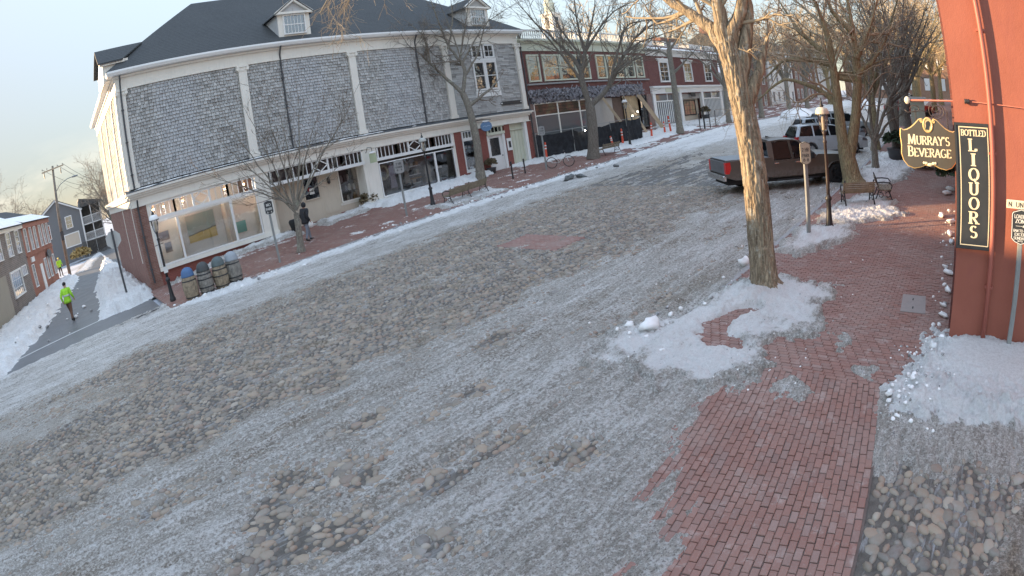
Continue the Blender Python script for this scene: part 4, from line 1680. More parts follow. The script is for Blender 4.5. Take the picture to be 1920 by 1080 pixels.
# lit flank: rows running back along the side street
L = []
z = 4.66
while z < 9.38:
    y = FY + .36
    while y < 41.2:
        w = random.uniform(.5, 1.1)
        L.append((y, min(y + w, 41.2) - .006, z + random.uniform(-.004, .004), min(z + .185, 9.38), 3.448))
        y += w
    z += .158
L = np.array(L)
n = len(L)
t = RNG.uniform(.024, .036, n)[:, None]
Vy = L[:, 0:1] + SH_V[None, :, 0] * (L[:, 1] - L[:, 0])[:, None]
Vx = L[:, 4:5] - t + SH_V[None, :, 1] * t
Vz = L[:, 2:3] + SH_V[None, :, 2] * (L[:, 3] - L[:, 2])[:, None]
F = (SH_F[None, :, ::-1] + (np.arange(n) * 8)[:, None, None]).reshape(-1, 4)
tag(link_mesh('shingles', np_mesh('shingles', np.stack([Vx, Vy, Vz], -1).reshape(-1, 3), F, MAT['shingle']), wall_o), kind='stuff')
for y in (29.6, 33.4, 37.2):
    m = MB()
    m.box(3.36, 3.41, y, y + .14, 4.62, 9.39)
    m.build('side_batten', MAT['trim'], gb)

# upper window of the right bay: a pair of sashes with small squares above, aproned
window(gb, 24.98, 25.76, FY, 6.40, 8.10, 2, 1, frame=.12, mat=MAT['white'])
window(gb, 26.02, 26.80, FY, 6.40, 8.10, 2, 1, frame=.12, mat=MAT['white'])
window(gb, 25.0, 25.72, FY, 8.52, 9.24, 2, 2, frame=.10, mat=MAT['white'], sash=False)
window(gb, 26.06, 26.78, FY, 8.52, 9.24, 2, 2, frame=.10, mat=MAT['white'], sash=False)
m = MB()
m.box(24.80, 26.96, FY - .075, FY + .03, 5.86, 6.26)
m.box(24.80, 26.96, FY - .04, FY + .03, 8.23, 8.40)
m.box(25.885, 25.895, FY - .043, FY, 6.27, 8.22)
m.build('window_apron', MAT['white'], gb)


# ---- shopfronts
def transom(parent, x0, x1, z0, z1, y, groups, mat, glass=None, xpanel=None):
    """row of small upright panes: groups = [(start, end, panes)]; xpanel = (start, end) crossed lozenge panel"""
    glass = glass or MAT['glass_shop']
    fr = MB()
    fr.box(x0, x1, y - .06, y + .05, z1, z1 + .05)
    fr.box(x0, x1, y - .09, y + .05, z0 - .17, z0)
    for (a, b, k) in groups:
        for e in (a, b):
            fr.box(e - .045, e + .045, y - .05, y + .049, z0, z1)
        for i in range(1, k):
            xx = a + (b - a) * i / k
            fr.box(xx - .016, xx + .016, y - .03, y + .03, z0, z1)
    if xpanel:
        a, b = xpanel
        for e in (a, b):
            fr.box(e - .02, e + .02, y - .032, y + .032, z0, z1)
        zm, xm = (z0 + z1) / 2, (a + b) / 2
        for (p, q) in (((a, zm), (xm, z1)), ((xm, z1), (b, zm)), ((b, zm), (xm, z0)), ((xm, z0), (a, zm))):
            fr.bar((p[0], y, p[1]), (q[0], y, q[1]), .05, .05, (0, 1, 0))
    t = fr.build('transom', mat, parent)
    for (a, b, k) in groups:
        for i in range(k):
            g_ = MB()
            p, q = a + (b - a) * i / k, a + (b - a) * (i + 1) / k
            g_.box(p, q, y + .006, y + .012, z0, z1)
            g_.build('pane', glass, t)
    if xpanel:
        g_ = MB()
        g_.box(xpanel[0], xpanel[1], y + .006, y + .012, z0, z1)
        g_.build('pane', glass, t)
    return t


def shop_window(parent, lights, z0, z1, y, mat, glass=None, frame=.07):
    fr = MB()
    x0, x1 = lights[0][0], lights[-1][1]
    fr.box(x0 - frame, x1 + frame, y - .05, y + .06, z1, z1 + .06)
    fr.box(x0 - frame, x1 + frame, y - .08, y + .06, z0 - .08, z0)
    xs_ = [x0 - frame]
    for i, (a, b) in enumerate(lights):
        nx_ = lights[i + 1][0] if i + 1 < len(lights) else b + frame
        if i == 0: fr.box(a - frame, a, y - .045, y + .055, z0, z1)
        fr.box(b, nx_, y - .045, y + .055, z0, z1)
    w = fr.build('shop_window', mat, parent)
    for (a, b) in lights:
        g_ = MB()
        g_.box(a, b, y + .0, y + .008, z0, z1)
        g_.build('pane', glass or MAT['glass_shop'], w)
    return w


# gallery bay
m = MB()
m.box(4.045, 10.5, FY + .02, FY + .28, -.2, .78)
m.build('stall_riser', MAT['painted_brick'], gb)
m = MB()
m.box(4.045, 10.5, FY - .12, FY + .3, .782, .97)
m.box(4.045, 10.5, FY - .05, FY + .1, 3.852, 3.898)
m.box(4.045, 4.17, FY - .03, FY + .2, .972, 3.85)
m.box(9.72, 10.48, FY - .03, FY + .2, .972, 3.85)
m.box(9.86, 10.34, FY - .045, FY - .032, 1.2, 3.5)
m.build('shop_frame', MAT['trim'], gb)
shop_window(gb, [(4.25, 5.40), (5.50, 8.20), (8.32, 9.62)], 1.06, 2.96, FY, MAT['white'])
transom(gb, 4.17, 9.72, 3.22, 3.80, FY, [(4.24, 5.45, 5), (5.45, 6.42, 3), (7.28, 8.25, 3), (8.25, 9.62, 5)], MAT['white'], xpanel=(6.44, 7.26))
m = MB()      # display box behind the glass
m.box(4.05, 10.4, FY + .95, FY + 1.05, .95, 3.1)
m.box(4.05, 10.4, FY + .28, FY + 1.0, .90, .952)
m.build('display_wall', MAT['gal_wall'], gb)
m = MB()
m.box(4.05, 10.4, FY + .3, 31.9, 3.86, 3.90)
m.build('shop_ceiling', MAT['ceil_wood'], gb)
for x in (5.52, 8.0):
    m = MB()
    m.box(x, x + .1, FY + .2, FY + .94, 1.0, 3.0)
    m.build('display_panel', MAT['trim'], gb)
m = MB()
m.box(4.05, 10.4, FY + 4.8, FY + 4.9, .5, 3.9)
m.build('inner_wall', MAT['gal_wall'], gb)


def art_mat(name, stops, hz=True):
    n = NT(name)
    g_ = n.new('ShaderNodeTexCoord').outputs['Generated']
    s3 = n.new('ShaderNodeSeparateXYZ')
    n.lk(g_, s3.inputs[0])
    wob = n.math('MULTIPLY', n.math('SUBTRACT', n.noise(g_, 3, 3, .5), .5), .10)
    sl = n.math('MULTIPLY', s3.outputs['X'], -.10)
    return n.out(n.ramp(n.math('ADD', n.math('ADD', s3.outputs['Z'], wob), sl), stops), .5)


art1 = art_mat('dune_painting', [(0, (.55, .42, .10)), (.24, (.62, .48, .14)), (.27, (.10, .12, .08)), (.31, (.42, .52, .48)), (1, (.45, .55, .52))])
art2 = art_mat('green_painting', [(0, (.10, .40, .36)), (1, (.16, .48, .42))])
art3 = art_mat('shore_painting', [(0, (.30, .26, .24)), (.3, (.16, .17, .2)), (.5, (.25, .30, .38)), (1, (.34, .40, .50))])


def painting(x0, x1, z0, z1, y, mat, label):
    t = thing('painting', label, 'painting')
    m = MB()
    m.box(x0, x1, y - .03, y - .001, z0, z1)
    m.build('canvas', mat, t)
    m = MB()
    f_ = .05
    m.box(x0 - f_, x0, y - .045, y - .001, z0 - f_, z1 + f_)
    m.box(x1, x1 + f_, y - .045, y - .001, z0 - f_, z1 + f_)
    m.box(x0, x1, y - .044, y - .001, z1, z1 + f_)
    m.box(x0, x1, y - .044, y - .001, z0 - f_, z0)
    m.build('picture_frame', MAT['white'], t)


painting(6.02, 7.55, 1.50, 2.80, FY + .95, art1, 'large framed painting of yellow dunes in the middle of the gallery window')
painting(8.62, 9.15, 1.28, 1.84, FY + .95, art2, 'small green framed painting at the right of the gallery window')
painting(4.28, 5.05, 2.02, 2.45, FY + .95, art3, 'blue grey shore painting, upper of the two at the gallery left')
painting(4.70, 5.06, 1.42, 1.90, FY + .95, art3, 'small dark painting, lower of the two at the gallery left')
bulb = simple('lit_bulb', (1.0, .72, .38), .5, emit=9)
for i, (x, yy) in enumerate(((5.1, 28.0), (6.2, 28.4), (9.5, 28.1), (8.7, 29.0), (4.55, 28.2))):
    t = thing('pendant_lamp', 'small lit lamp glowing under the wooden ceiling behind the gallery transom, ' + ('left of centre', 'behind the crossed panel', 'farthest right', 'deep in the room', 'at the left corner')[i], 'lamp', (x, yy, 0), 0, 'lamps under the gallery ceiling')
    m = MB()
    m.smooth = True
    m.ball((0, 0, 3.58), .055, nu=8, nv=5)
    m.build('bulb', bulb, t)
    m = MB()
    m.lathe([(.10, 3.60), (.04, 3.70), (.02, 3.86)], 10)
    m.build('lamp_shade', MAT['trim'], t)
    ld = bpy.data.lights.new('bulb_light', 'POINT')
    ld.energy = 8
    ld.color = (1, .92, .82)
    ld.shadow_soft_size = .08
    lo = bpy.data.objects.new('bulb_light', ld)
    COL.objects.link(lo)
    lo.location = (0, 0, 3.35)
    lo.parent = t

# recessed entry bay
EY = 27.85
m = MB()
m.box(10.5, 16.1, FY - .07, EY, 3.10, 3.24)
m.build('entry_soffit', MAT['trim'], gb)
transom(gb, 10.5, 16.1, 3.28, 3.84, FY, [(10.62, 12.3, 4), (12.3, 13.0, 2), (13.9, 14.75, 3), (14.75, 16.0, 5)], MAT['white'], xpanel=(13.02, 13.88))
m = MB()
m.box(10.5, 16.1, FY + .15, FY + .2, 3.24, 3.9)
m.build('transom_back', MAT['dark_in'], gb)
m = MB()
for (a, b, z0, z1) in ((10.5, 12.62, .3, 3.1), (13.60, 14.78, .3, 3.1), (12.62, 13.60, .3, 1.9), (14.78, 16.12, .3, 1.30)):
    m.box(a, b, EY, EY + .12, z0, z1)
for (a, b) in ((10.7, 11.5), (11.65, 12.5)):
    m.box(a, b, EY - .02, EY - .001, .95, 2.9)
m.box(13.72, 14.66, EY - .02, EY - .001, .95, 1.75)
m.box(10.5, 10.62, FY + .05, EY - .001, .3, 3.1)
m.build('entry_wall', MAT['trim_tan'], gb)
m = MB()
m.box(16.02, 16.13, FY + .05, EY - .001, .3, 3.1)
m.box(15.98, 16.9, FY - .06, FY + .2, .3, 3.9)
m.box(16.14, 16.74, FY - .075, FY - .061, .9, 3.6)
m.build('shop_pier', MAT['trim'], gb)
window(gb, 12.68, 13.54, EY, 1.95, 3.04, 1, 1, frame=.06, mat=MAT['trim_tan'])
window(gb, 11.75, 12.35, EY, 1.85, 3.0, 1, 1, frame=.06, mat=MAT['trim_tan'])
shop_window(gb, [(14.86, 16.0)], 1.38, 3.06, EY, MAT['trim'])
m = MB()
m.box(14.7, 16.1, EY - .03, EY + .2, 1.18, 1.30)
m.build('window_ledge', MAT['trim'], gb)
m = MB()
m.box(14.6, 16.1, EY - .35, EY - .04, .5, .84)
m.build('door_step', MAT['painted_brick'], gb)
m = MB()
m.box(14.7, 16.1, EY + .7, EY + .75, 1.2, 3.1)
m.build('display_wall', MAT['dark_in'], gb)
t = thing('wall_lantern', 'small dark lantern on the tan wall between the entry door and the display window', 'lantern', (14.18, EY, 0))
m = MB()
m.lathe([(.03, 2.5), (.075, 2.55), (.075, 2.8), (.03, 2.88)], 8, (0, -.1, 0))
m.build('lantern_body', MAT['black_metal'], t)
m = MB()
m.box(-.02, .02, -.1, -.001, 2.66, 2.70)
m.box(-.06, .06, -.02, -.001, 2.55, 2.85)
m.build('bracket', MAT['lamp_brown'], t)
t = thing('paper_notice', 'pair of white notices on the glass of the recessed entry door', 'notice', (0, 0, 0))
for i, (zz) in enumerate((2.18, 2.36)):
    m = MB()
    m.box(12.98, 13.26, EY - .016, EY - .012, zz, zz + .13)
    m.build('notice_sheet', MAT['pale_letter'], t)
# goods stacked behind the dark display window
goods = [paint('goods_pale', (.55, .53, .50), .6), paint('goods_tan', (.45, .30, .16), .6), paint('goods_grey', (.30, .30, .31), .6), paint('goods_cream', (.60, .55, .45), .6), paint('goods_dark', (.10, .09, .085), .6)]
for i in range(15):
    x = 14.98 + (i % 5) * .215 + random.uniform(-.02, .02)
    zz = (1.32, 1.86, 2.40)[i // 5]
    m = MB()
    h = random.uniform(.22, .42)
    r_ = random.uniform(.06, .09)
    if i % 3: m.lathe([(r_, 0), (r_ * 1.1, h * .6), (r_ * .6, h * .85), (r_ * .65, h)], 10, (x, EY + .38, zz))
    else: m.bbox(x - r_, x + r_, EY + .3, EY + .5, zz, zz + h, .01)
    tag(m.build('shelf_ware', random.choice(goods)), '%s, %s from the left on the %s shelf of the entry display window' % ('round pot' if i % 3 else 'square box', ('first', 'second', 'third', 'fourth', 'last')[i % 5], ('bottom', 'middle', 'top')[i // 5]), 'ware', 'wares in the entry display window')
m = MB()
for zz in (1.28, 1.82, 2.36): m.box(14.8, 16.05, EY + .2, EY + .68, zz, zz + .03)
m.build('display_shelf', MAT['dark_in'], gb)

# clothes shop bay
m = MB()
m.box(16.9, 22.5, FY + .02, FY + .28, .2, 1.0)
m.build('stall_riser', MAT['trim'], gb)
m = MB()
m.box(16.9, 22.5, FY - .10, FY + .3, 1.002, 1.09)
m.box(22.33, 22.48, FY - .03, FY + .2, 1.092, 3.898)
m.build('shop_frame', MAT['trim'], gb)
shop_window(gb, [(17.0, 20.78), (20.90, 22.24)], 1.18, 2.94, FY, MAT['white'])
transom(gb, 16.9, 22.4, 3.30, 3.86, FY, [(17.0, 18.3, 5), (18.3, 19.1, 3), (20.02, 20.85, 3), (20.85, 22.28, 6)], MAT['white'], xpanel=(19.12, 20.0))
m = MB()
m.box(16.9, 22.5, FY + .29, 31.9, 3.88, 3.9)
m.box(16.9, 22.5, FY + .29, 31.9, .9, .96)
m.box(16.85, 16.9, FY + .29, 31.9, .9, 3.9)
m.box(16.9, 22.5, FY + 3.0, FY + 3.1, .9, 3.9)
m.build('shop_room', MAT['mid_in'], gb)


def garment(x, z0, z1, w, c, label, yy=FY + .45):
    m = MB()
    zs = z1 - z0
    pr_ = [(-.12 * w, z1), (.12 * w, z1), (.5 * w, z1 - .10 * zs), (.62 * w, z1 - .45 * zs), (.45 * w, z1 - .47 * zs), (.40 * w, z1 - .25 * zs), (.42 * w, z0 + .3 * zs), (.55 * w, z0), (-.55 * w, z0), (-.42 * w, z0 + .3 * zs), (-.40 * w, z1 - .25 * zs), (-.45 * w, z1 - .47 * zs), (-.62 * w, z1 - .45 * zs), (-.5 * w, z1 - .10 * zs)]
    m.prism([(x + p[0], p[1]) for p in pr_], 'y', yy, yy + .10)
    tag(m.build('hung_garment', c), label, 'garment')


garment(18.05, 1.45, 2.75, .42, paint('lilac_cloth', (.50, .46, .52), .8), 'long lilac grey coat hung in the clothes shop window')
garment(20.55, 1.25, 2.35, .40, paint('cream_cloth', (.58, .54, .47), .8), 'cream dress hung left of the mullion in the clothes shop window')
garment(19.0, 1.5, 2.85, .40, paint('taupe_cloth', (.30, .25, .20), .8), 'dark taupe coat hung beside the shop shelves')
m = MB()
m.tube([(17.45 + .27 * math.cos(a), FY + .4, 2.42 + .36 * math.sin(a)) for a in np.linspace(0, 2 * math.pi, 19)], .085, 6, False)
tag(m.build('wreath', paint('straw', (.50, .47, .34), .9, .3, 12)), 'pale round wreath hung at the left of the clothes shop window', 'wreath')
t = thing('shop_shelf', 'grey shelf unit with white goods in the middle of the clothes shop window', 'shelf')
for zz in (1.35, 1.85, 2.35):
    m = MB()
    m.box(19.25, 20.35, FY + .9, FY + 1.25, zz, zz + .05)
    m.build('shelf_board', MAT['white'], t)
for i in range(9):
    m = MB()
    x = 19.34 + (i % 3) * .36
    zz = (1.402, 1.902, 2.402)[i // 3]
    m.bbox(x, x + random.uniform(.14, .26), FY + .95, FY + 1.2, zz, zz + random.uniform(.14, .30), .01)
    tag(m.build('boxed_goods', random.choice(goods)), 'small %s box on the %s white shelf in the clothes shop' % (('left', 'middle', 'right')[i % 3], ('bottom', 'middle', 'top')[i // 3]), 'box', 'goods on the clothes shop shelves')
t = thing('shop_table', 'low brown display table in the middle of the clothes shop window', 'table')
m = MB()
m.box(19.3, 20.1, FY + .5, FY + .85, 1.66, 1.72)
m.build('table_top', goods[1], t)
for xx in (19.33, 20.03):
    m = MB()
    m.box(xx, xx + .05, FY + .52, FY + .57, .97, 1.659)
    m.build('leg', goods[4], t)
t = thing('shop_chair', 'small chair with a white cushion right of the mullion in the clothes shop', 'chair')
m = MB()
m.box(21.2, 21.65, FY + .5, FY + .9, 1.95, 2.1)
m.build('cushion', MAT['white'], t)
for xx in (21.22, 21.58):
    m = MB()
    m.box(xx, xx + .05, FY + .55, FY + .6, .97, 1.949)
    m.build('leg', goods[4], t)
m = MB()
m.prism([(21.62, 2.95 - .2), (21.82, 2.75), (21.70, 2.42)], 'y', FY + .4, FY + .43)
tag(m.build('pennant', MAT['white']), 'white pennant hanging right of the mullion in the clothes shop', 'pennant')

# painted brick piers, jewel-like window and the two doors at the right end
m = MB()
for (a, b) in ((22.5, 23.06), (24.45, 25.10), (26.72, 27.22), (28.86, 29.3)):
    m.box(a, b, FY - .03, FY + .28, .3, 3.9)
m.box(23.06, 24.45, FY - .028, FY + .28, .3, 1.32)
m.build('brick_pier', MAT['painted_brick'], gb)
m = MB()
m.box(23.06, 24.45, FY - .07, FY + .2, 1.322, 1.42)
m.build('window_ledge', MAT['white'], gb)
shop_window(gb, [(23.16, 24.36)], 1.50, 3.26, FY, MAT['white'])
transom(gb, 23.06, 24.45, 3.46, 3.82, FY, [(23.14, 24.38, 5)], MAT['white'])
m = MB()
m.box(23.06, 24.45, FY + .8, FY + .85, 1.3, 3.9)
m.box(23.06, 24.45, FY + .28, FY + .8, 1.38, 1.42)
m.build('display_wall', MAT['dark_in'], gb)
t = thing('dress_form', 'dress form in a pale blue grey dress in the narrow window between brick piers', 'mannequin', (23.55, FY + .45, 0))
m = MB()
m.smooth = True
m.lathe([(.10, 1.45), (.22, 1.5), (.17, 1.9), (.11, 2.2), (.15, 2.42), (.16, 2.55), (.05, 2.62)], 12)
m.build('dress', paint('blue_grey_cloth', (.40, .42, .46), .8), t)
m = MB()
m.smooth = True
m.ball((0, 0, 2.74), .10, nu=8, nv=6)
m.build('head', simple('orange_scarf', (.62, .30, .12), .7), t)
for i in range(6):
    m = MB()
    m.smooth = True
    m.ball((23.8 + (i % 3) * .17, FY + .3 + (i // 3) * .18, 1.53), .085, .085, .10, 8, 5, .1)
    tag(m.build('display_vase', random.choice(goods[:4])), 'small vase, %s in the %s row on the narrow window sill' % (('first', 'second', 'third')[i % 3], ('front', 'back')[i // 3]), 'vase', 'vases in the narrow window')
for i in range(4):
    m = MB()
    m.box(23.2 + i * .28, 23.38 + i * .28, FY + .3, FY + .32, 2.78, 2.98)
    tag(m.build('hung_card', random.choice([MAT['white'], goods[0]])), 'small white card hung %s in the narrow window' % ('first from the left', 'second', 'third', 'last at the right')[i], 'card', 'cards in the narrow window')
# glazed shop door
DY = FY + .10
m = MB()
for (a, b, z0, z1) in ((25.12, 25.24, .5, 3.4), (26.50, 26.70, .5, 3.4), (25.12, 26.7, 3.4, 3.46)):
    m.box(a, b, DY - .12, DY + .1, z0, z1)
m.build('door_frame', MAT['white'], gb)
m = MB()
m.box(25.24, 26.50, DY, DY + .06, .5, 2.0)
m.box(25.24, 25.44, DY, DY + .06, 2.0, 3.4)
m.box(26.26, 26.50, DY, DY + .06, 2.0, 3.4)
m.box(25.44, 26.26, DY, DY + .06, 3.15, 3.4)
m.box(25.5, 26.2, DY - .02, DY - .001, .9, 1.8)
dr = m.build('door', MAT['white'], gb)
m = MB()
m.box(25.44, 26.26, DY + .02, DY + .03, 2.0, 3.15)
m.build('pane', MAT['glass_dark'], dr)
m = MB()
m.ball((26.35, DY - .05, 1.95), .04, nu=8, nv=5)
m.build('handle', MAT['black_metal'], dr)
transom(gb, 25.12, 26.70, 3.52, 3.84, FY, [(25.25, 26.5, 4)], MAT['trim_green'])
m = MB()
m.box(25.1, 26.7, FY + .16, FY + .2, 3.46, 3.9)
m.build('transom_back', MAT['dark_in'], gb)
# panelled side door in its cream recess
m = MB()
m.box(27.22, 28.86, FY + .22, FY + .3, .4, 3.9)
for i in range(5):
    a = 27.3 + i * .30
    m.box(a, a + .26, FY + .195, FY + .219, .6, 3.4)
m.box(27.22, 28.86, FY + .1, FY + .218, 3.45, 3.53)
m.build('plank_door', MAT['trim_green'], gb)
m = MB()
m.box(28.62, 28.86, FY - .05, FY + .2, .4, 3.9)
m.build('door_post', MAT['white'], gb)
t = thing('notice_case', 'white framed notice case with a dark panel on the brick pier by the glazed door', 'notice case', (26.98, FY - .03, 0))
m = MB()
m.bbox(-.21, .21, -.07, -.001, 2.18, 2.98, .02)
m.build('case', MAT['white'], t)
m = MB()
m.box(-.10, .10, -.078, -.0705, 2.36, 2.78)
m.build('panel', MAT['sign_dark'], t)

# signs projecting from the grey building
t = thing('oval_sign', 'blue oval hanging sign with snow on top in front of the glazed shop door', 'sign', (0, 0, 0))
m = MB()
m.smooth = False
m.prism([(24.50 + .46 * math.cos(a), 3.98 + .31 * math.sin(a)) for a in np.linspace(0, 2 * math.pi, 25)[:-1]], 'y', 26.18, 26.23)
m.build('board', paint('blue_sign', (.13, .24, .40), .5, .1, 4), t)
m = MB()
letters(m, 'SEASIDE', (24.50, 26.1795, 4.02), (1, 0, 0), (0, 0, 1), .10, .2, .1, .002, .12, .55, .08, True) if False else m.prism([(24.2, 3.99), (24.35, 4.03), (24.5, 3.98), (24.65, 4.03), (24.8, 3.99), (24.8, 3.96), (24.65, 4.0), (24.5, 3.95), (24.35, 4.0), (24.2, 3.96)], 'y', 26.172, 26.1795)
m.build('wave_mark', simple('pale_blue_mark', (.40, .52, .66), .5), t)
m = MB()
m.smooth = True
m.ball((24.50, 26.2, 4.28), .30, .06, .05, 10, 6)
m.build('snow_cap', MAT['snow'], t)
m = MB()
m.tube([(24.05, FY - .05, 4.42), (24.2, 26.2, 4.42), (24.95, 26.2, 4.36)], .018, 6)
m.box(24.0, 24.05, FY - .09, FY - .061, 4.1, 4.45)
m.build('iron_arm', MAT['black_metal'], t)
t = thing('hanging_board', 'pale green hanging board on a hooked iron arm at the pier between two shopfronts', 'sign', (0, 0, 0))
m = MB()
m.box(16.12, 16.52, 26.38, 26.42, 3.12, 3.62)
m.build('board', paint('sage_sign', (.42, .47, .30), .5, .15, 4), t)
m = MB()
m.smooth = True
m.ball((16.32, 26.40, 3.66), .20, .06, .06, 10, 6)
m.build('snow_cap', MAT['snow'], t)
m = MB()
m.smooth = True
m.tube([(16.25, FY - .08, 3.70), (16.25, 26.7, 3.98), (16.32, 26.42, 3.95), (16.33, 26.40, 3.64)], .018, 6)
m.build('iron_arm', MAT['black_metal'], t)
t = thing('quarter_board', 'narrow dark carved name board on the clapboards right of the upper window', 'sign', (0, 0, 0))
m = MB()
m.prism([(26.75, 5.30), (26.85, 5.42), (28.65, 5.42), (28.75, 5.30), (28.65, 5.18), (26.85, 5.18)], 'y', FY - .07, FY - .035)
m.build('board', MAT['sign_dark'], t)
for x in (26.85, 28.65):
    m = MB()
    m.ball((x, FY - .075, 5.30), .06, .015, .06, 8, 5)
    m.build('end_scroll', MAT['white'], t)

# ------------------------------------------------------------------ the red corner building on the right
rb = thing('red_building', 'red stuccoed corner building with a shop sign board and painted downpipe', 'building')
m = MB()
m.box(9.12, 31.0, -14, 0.0, -.3, 10.5)
m.build('wall', MAT['red_stucco'], rb)
m = MB()
m.box(9.6, 30.9, .001, .035, .2, 9.9)
m.build('reflection_dimmer', MAT['brick_maroon'], rb)  # unseen dark sheet added to dull the red reflection in the truck's glass
m = MB()
m.box(9.05, 31.1, -14.1, .06, 10.3, 10.6)
m.build('cornice', MAT['red_stucco'], rb)
pipe_red = paint('red_painted_pipe', (.40, .125, .09), .5, .1, 4)
for y, r_ in ((-.63, .043), (-1.62, .03)):
    m = MB()
    m.smooth = True
    m.tube([(9.12 - .10, y, z) for z in np.linspace(.36, 10.2, 8)], r_, 10)
    m.smooth = False
    for z in (1.2, 3.2, 5.0, 7.0, 9.0):
        m.box(9.03, 9.119, y - .07, y + .07, z, z + .035)
    m.build('downpipe', pipe_red, rb)

# wall sign with tall lettering
t = thing('wall_sign', 'tall dark sign board reading BOTTLED LIQUORS with a cream border on the red wall', 'sign', (0, 0, 0))
m = MB()
m.box(9.045, 9.119, -.622, .012, 1.775, 3.64)
m.build('board', MAT['sign_dark'], t)
m = MB()
X = 9.045
for (a, b, c, d_) in ((-.612, .002, 3.60, 3.63), (-.612, .002, 1.785, 1.815), (-.612, -.585, 1.816, 3.599), (-.025, .002, 1.816, 3.599)):
    m.box(X - .014, X - .0005, a, b, c, d_)
m.build('raised_rim', MAT['sign_dark'], t)
m = MB()
Xb = 9.0445
for (a, b, c, d_) in ((-.565, -.062, 3.572, 3.587), (-.565, -.062, 1.832, 1.847), (-.565, -.551, 1.848, 3.571), (-.076, -.062, 1.848, 3.571)):
    m.box(Xb - .003, Xb - .0003, a, b, c, d_)
m.build('painted_border', MAT['cream_letter'], t)
m = MB()
letters(m, 'BOTTLED', (9.0445, -.313, 3.455), (0, -1, 0), (0, 0, 1), .085, .24, .09, .0025, .12, .42, .10, True)
for i, ch in enumerate('LIQUORS'):
    z = 3.235 - i * .2135
    letters(m, ch, (9.0445, -.293, z), (0, -1, 0), (0, 0, 1), .172, .24, .08, .0025, .0, {'L': .125, 'I': .06, 'Q': .165, 'U': .145, 'O': .165, 'R': .145, 'S': .115}[ch], .10, True)
m.build('lettering', MAT['cream_letter'], t)

# hanging sign on its iron bracket
t = thing('hanging_sign', "dark shield shaped hanging sign reading MURRAY'S BEVERAGE with gilt edge on an iron bracket", 'sign', (0, 0, 0))
XC = 9.30


def shield(s=1.0):
    pts = [(.945, 3.50), (.90, 3.47), (.83, 3.485), (.76, 3.52), (.69, 3.575), (.62, 3.64), (.575, 3.655), (.545, 3.63), (.535, 3.58)]
    right = [(1.0 - .06 - p[0], p[1]) for p in pts][::-1]
    low = [(-.015, 3.40), (0.0, 3.25), (-.01, 3.12), (.02, 3.02), (.09, 2.94), (.19, 2.905), (.30, 2.925), (.38, 2.96), (.47, 2.952), (.56, 2.96), (.64, 2.925), (.75, 2.905), (.85, 2.94), (.92, 3.02), (.95, 3.12), (.94, 3.25), (.955, 3.40)]
    return pts + right + low


sh = shield()
m = MB()
m.prism([(p[0], p[1]) for p in sh], 'x', XC - .02, XC + .02)
m.build('board', paint('sign_olive_black', (.075, .070, .058), .45, .1, 4, .05), t)
m = MB()
m.smooth = True
loop = [Vector((XC, p[0], p[1])) for p in sh]
m.tube(loop + [loop[0]], .017, 6, False)
for y in (.575, .365):
    m.tube([(XC - .022, y + .022 * math.cos(a) * (1 - a / 9), 3.615 + .03 * math.sin(a) * (1 - a / 9)) for a in np.linspace(0, 7, 16)], .011, 6)
m.build('gilt_edge', MAT['gold'], t)
m = MB()
m.smooth = True
m.tube([(XC - .02, .47 + .075 * math.cos(a), 3.565 + .105 * math.sin(a)) for a in np.linspace(0, 2 * math.pi, 25)], .018, 6, False)
m.build('medallion_rim', MAT['gold'], t)
m = MB()
m.prism([(.47 + .07 * math.cos(a), 3.565 + .10 * math.sin(a)) for a in np.linspace(0, 2 * math.pi, 21)[:-1]], 'x', XC - .028, XC - .0205)
m.build('medallion', simple('medallion_ground', (.50, .40, .22), .6), t)
m = MB()
m.prism([(.485, 3.62), (.505, 3.595), (.50, 3.56), (.515, 3.50), (.46, 3.49), (.445, 3.54), (.43, 3.565), (.425, 3.60), (.45, 3.63)], 'x', XC - .034, XC - .0285)
m.build('medallion_head', MAT['sign_dark'], t)
m = MB()      # carved bow at the foot
m.smooth = True
for (y, z, ry, rz_) in ((.47, 2.965, .05, .028), (.535, 2.985, .035, .024), (.405, 2.985, .035, .024), (.57, 2.99, .022, .022), (.37, 2.99, .022, .022)):
    m.ball((XC - .025, y, z), .02, ry, rz_, 8, 6)
m.build('carved_bow', MAT['cream_letter'], t)
m = MB()
nf = XC - .0208
letters(m, "M", (nf, .825, 3.268), (0, -1, 0), (0, 0, 1), .150, .22, .08, .002, .0, .125, .07)
letters(m, "URRAY'S", (nf, .680, 3.268), (0, -1, 0), (0, 0, 1), .124, .22, .085, .002, .13, .57, .07)
letters(m, 'B', (nf, .835, 3.085), (0, -1, 0), (0, 0, 1), .150, .22, .08, .002, .0, .085, .07)
letters(m, 'EVERAGE', (nf, .730, 3.085), (0, -1, 0), (0, 0, 1), .122, .22, .085, .002, .13, .64, .07)
m.build('lettering', MAT['cream_letter'], t)
br = thing('sign_bracket', 'wrought iron scroll bracket with a pale ball end carrying the hanging sign', 'bracket', (0, 0, 0))
m = MB()
m.smooth = True
m.tube([(XC, .74, 3.935), (XC, -.02, 3.948), (9.06, -.30, 3.952)], .014, 8)
m.tube([(9.06, -.30, 3.952), (9.06, -4.0, 3.80)], .007, 6)
m.build('rod', pipe_red, br)
m = MB()
m.smooth = True
for sg, c0 in ((1, .66), (-1, .30)):
    m.tube([(XC, c0 + sg * (.10 - .012 * a) * math.cos(a * .9), 3.80 + (.075 - .009 * a) * math.sin(a * .9)) for a in np.linspace(0, 7, 18)], .008, 6)
m.tube([(XC, .85, 3.79), (XC, .80, 3.75), (XC, .70, 3.765), (XC, .60, 3.78), (XC, .45, 3.77)], .009, 6)
m.tube([(XC, .30 + .13 * math.cos(a), 3.79 + .13 * math.sin(a)) for a in np.linspace(0, 2 * math.pi, 22)], .008, 6, False)
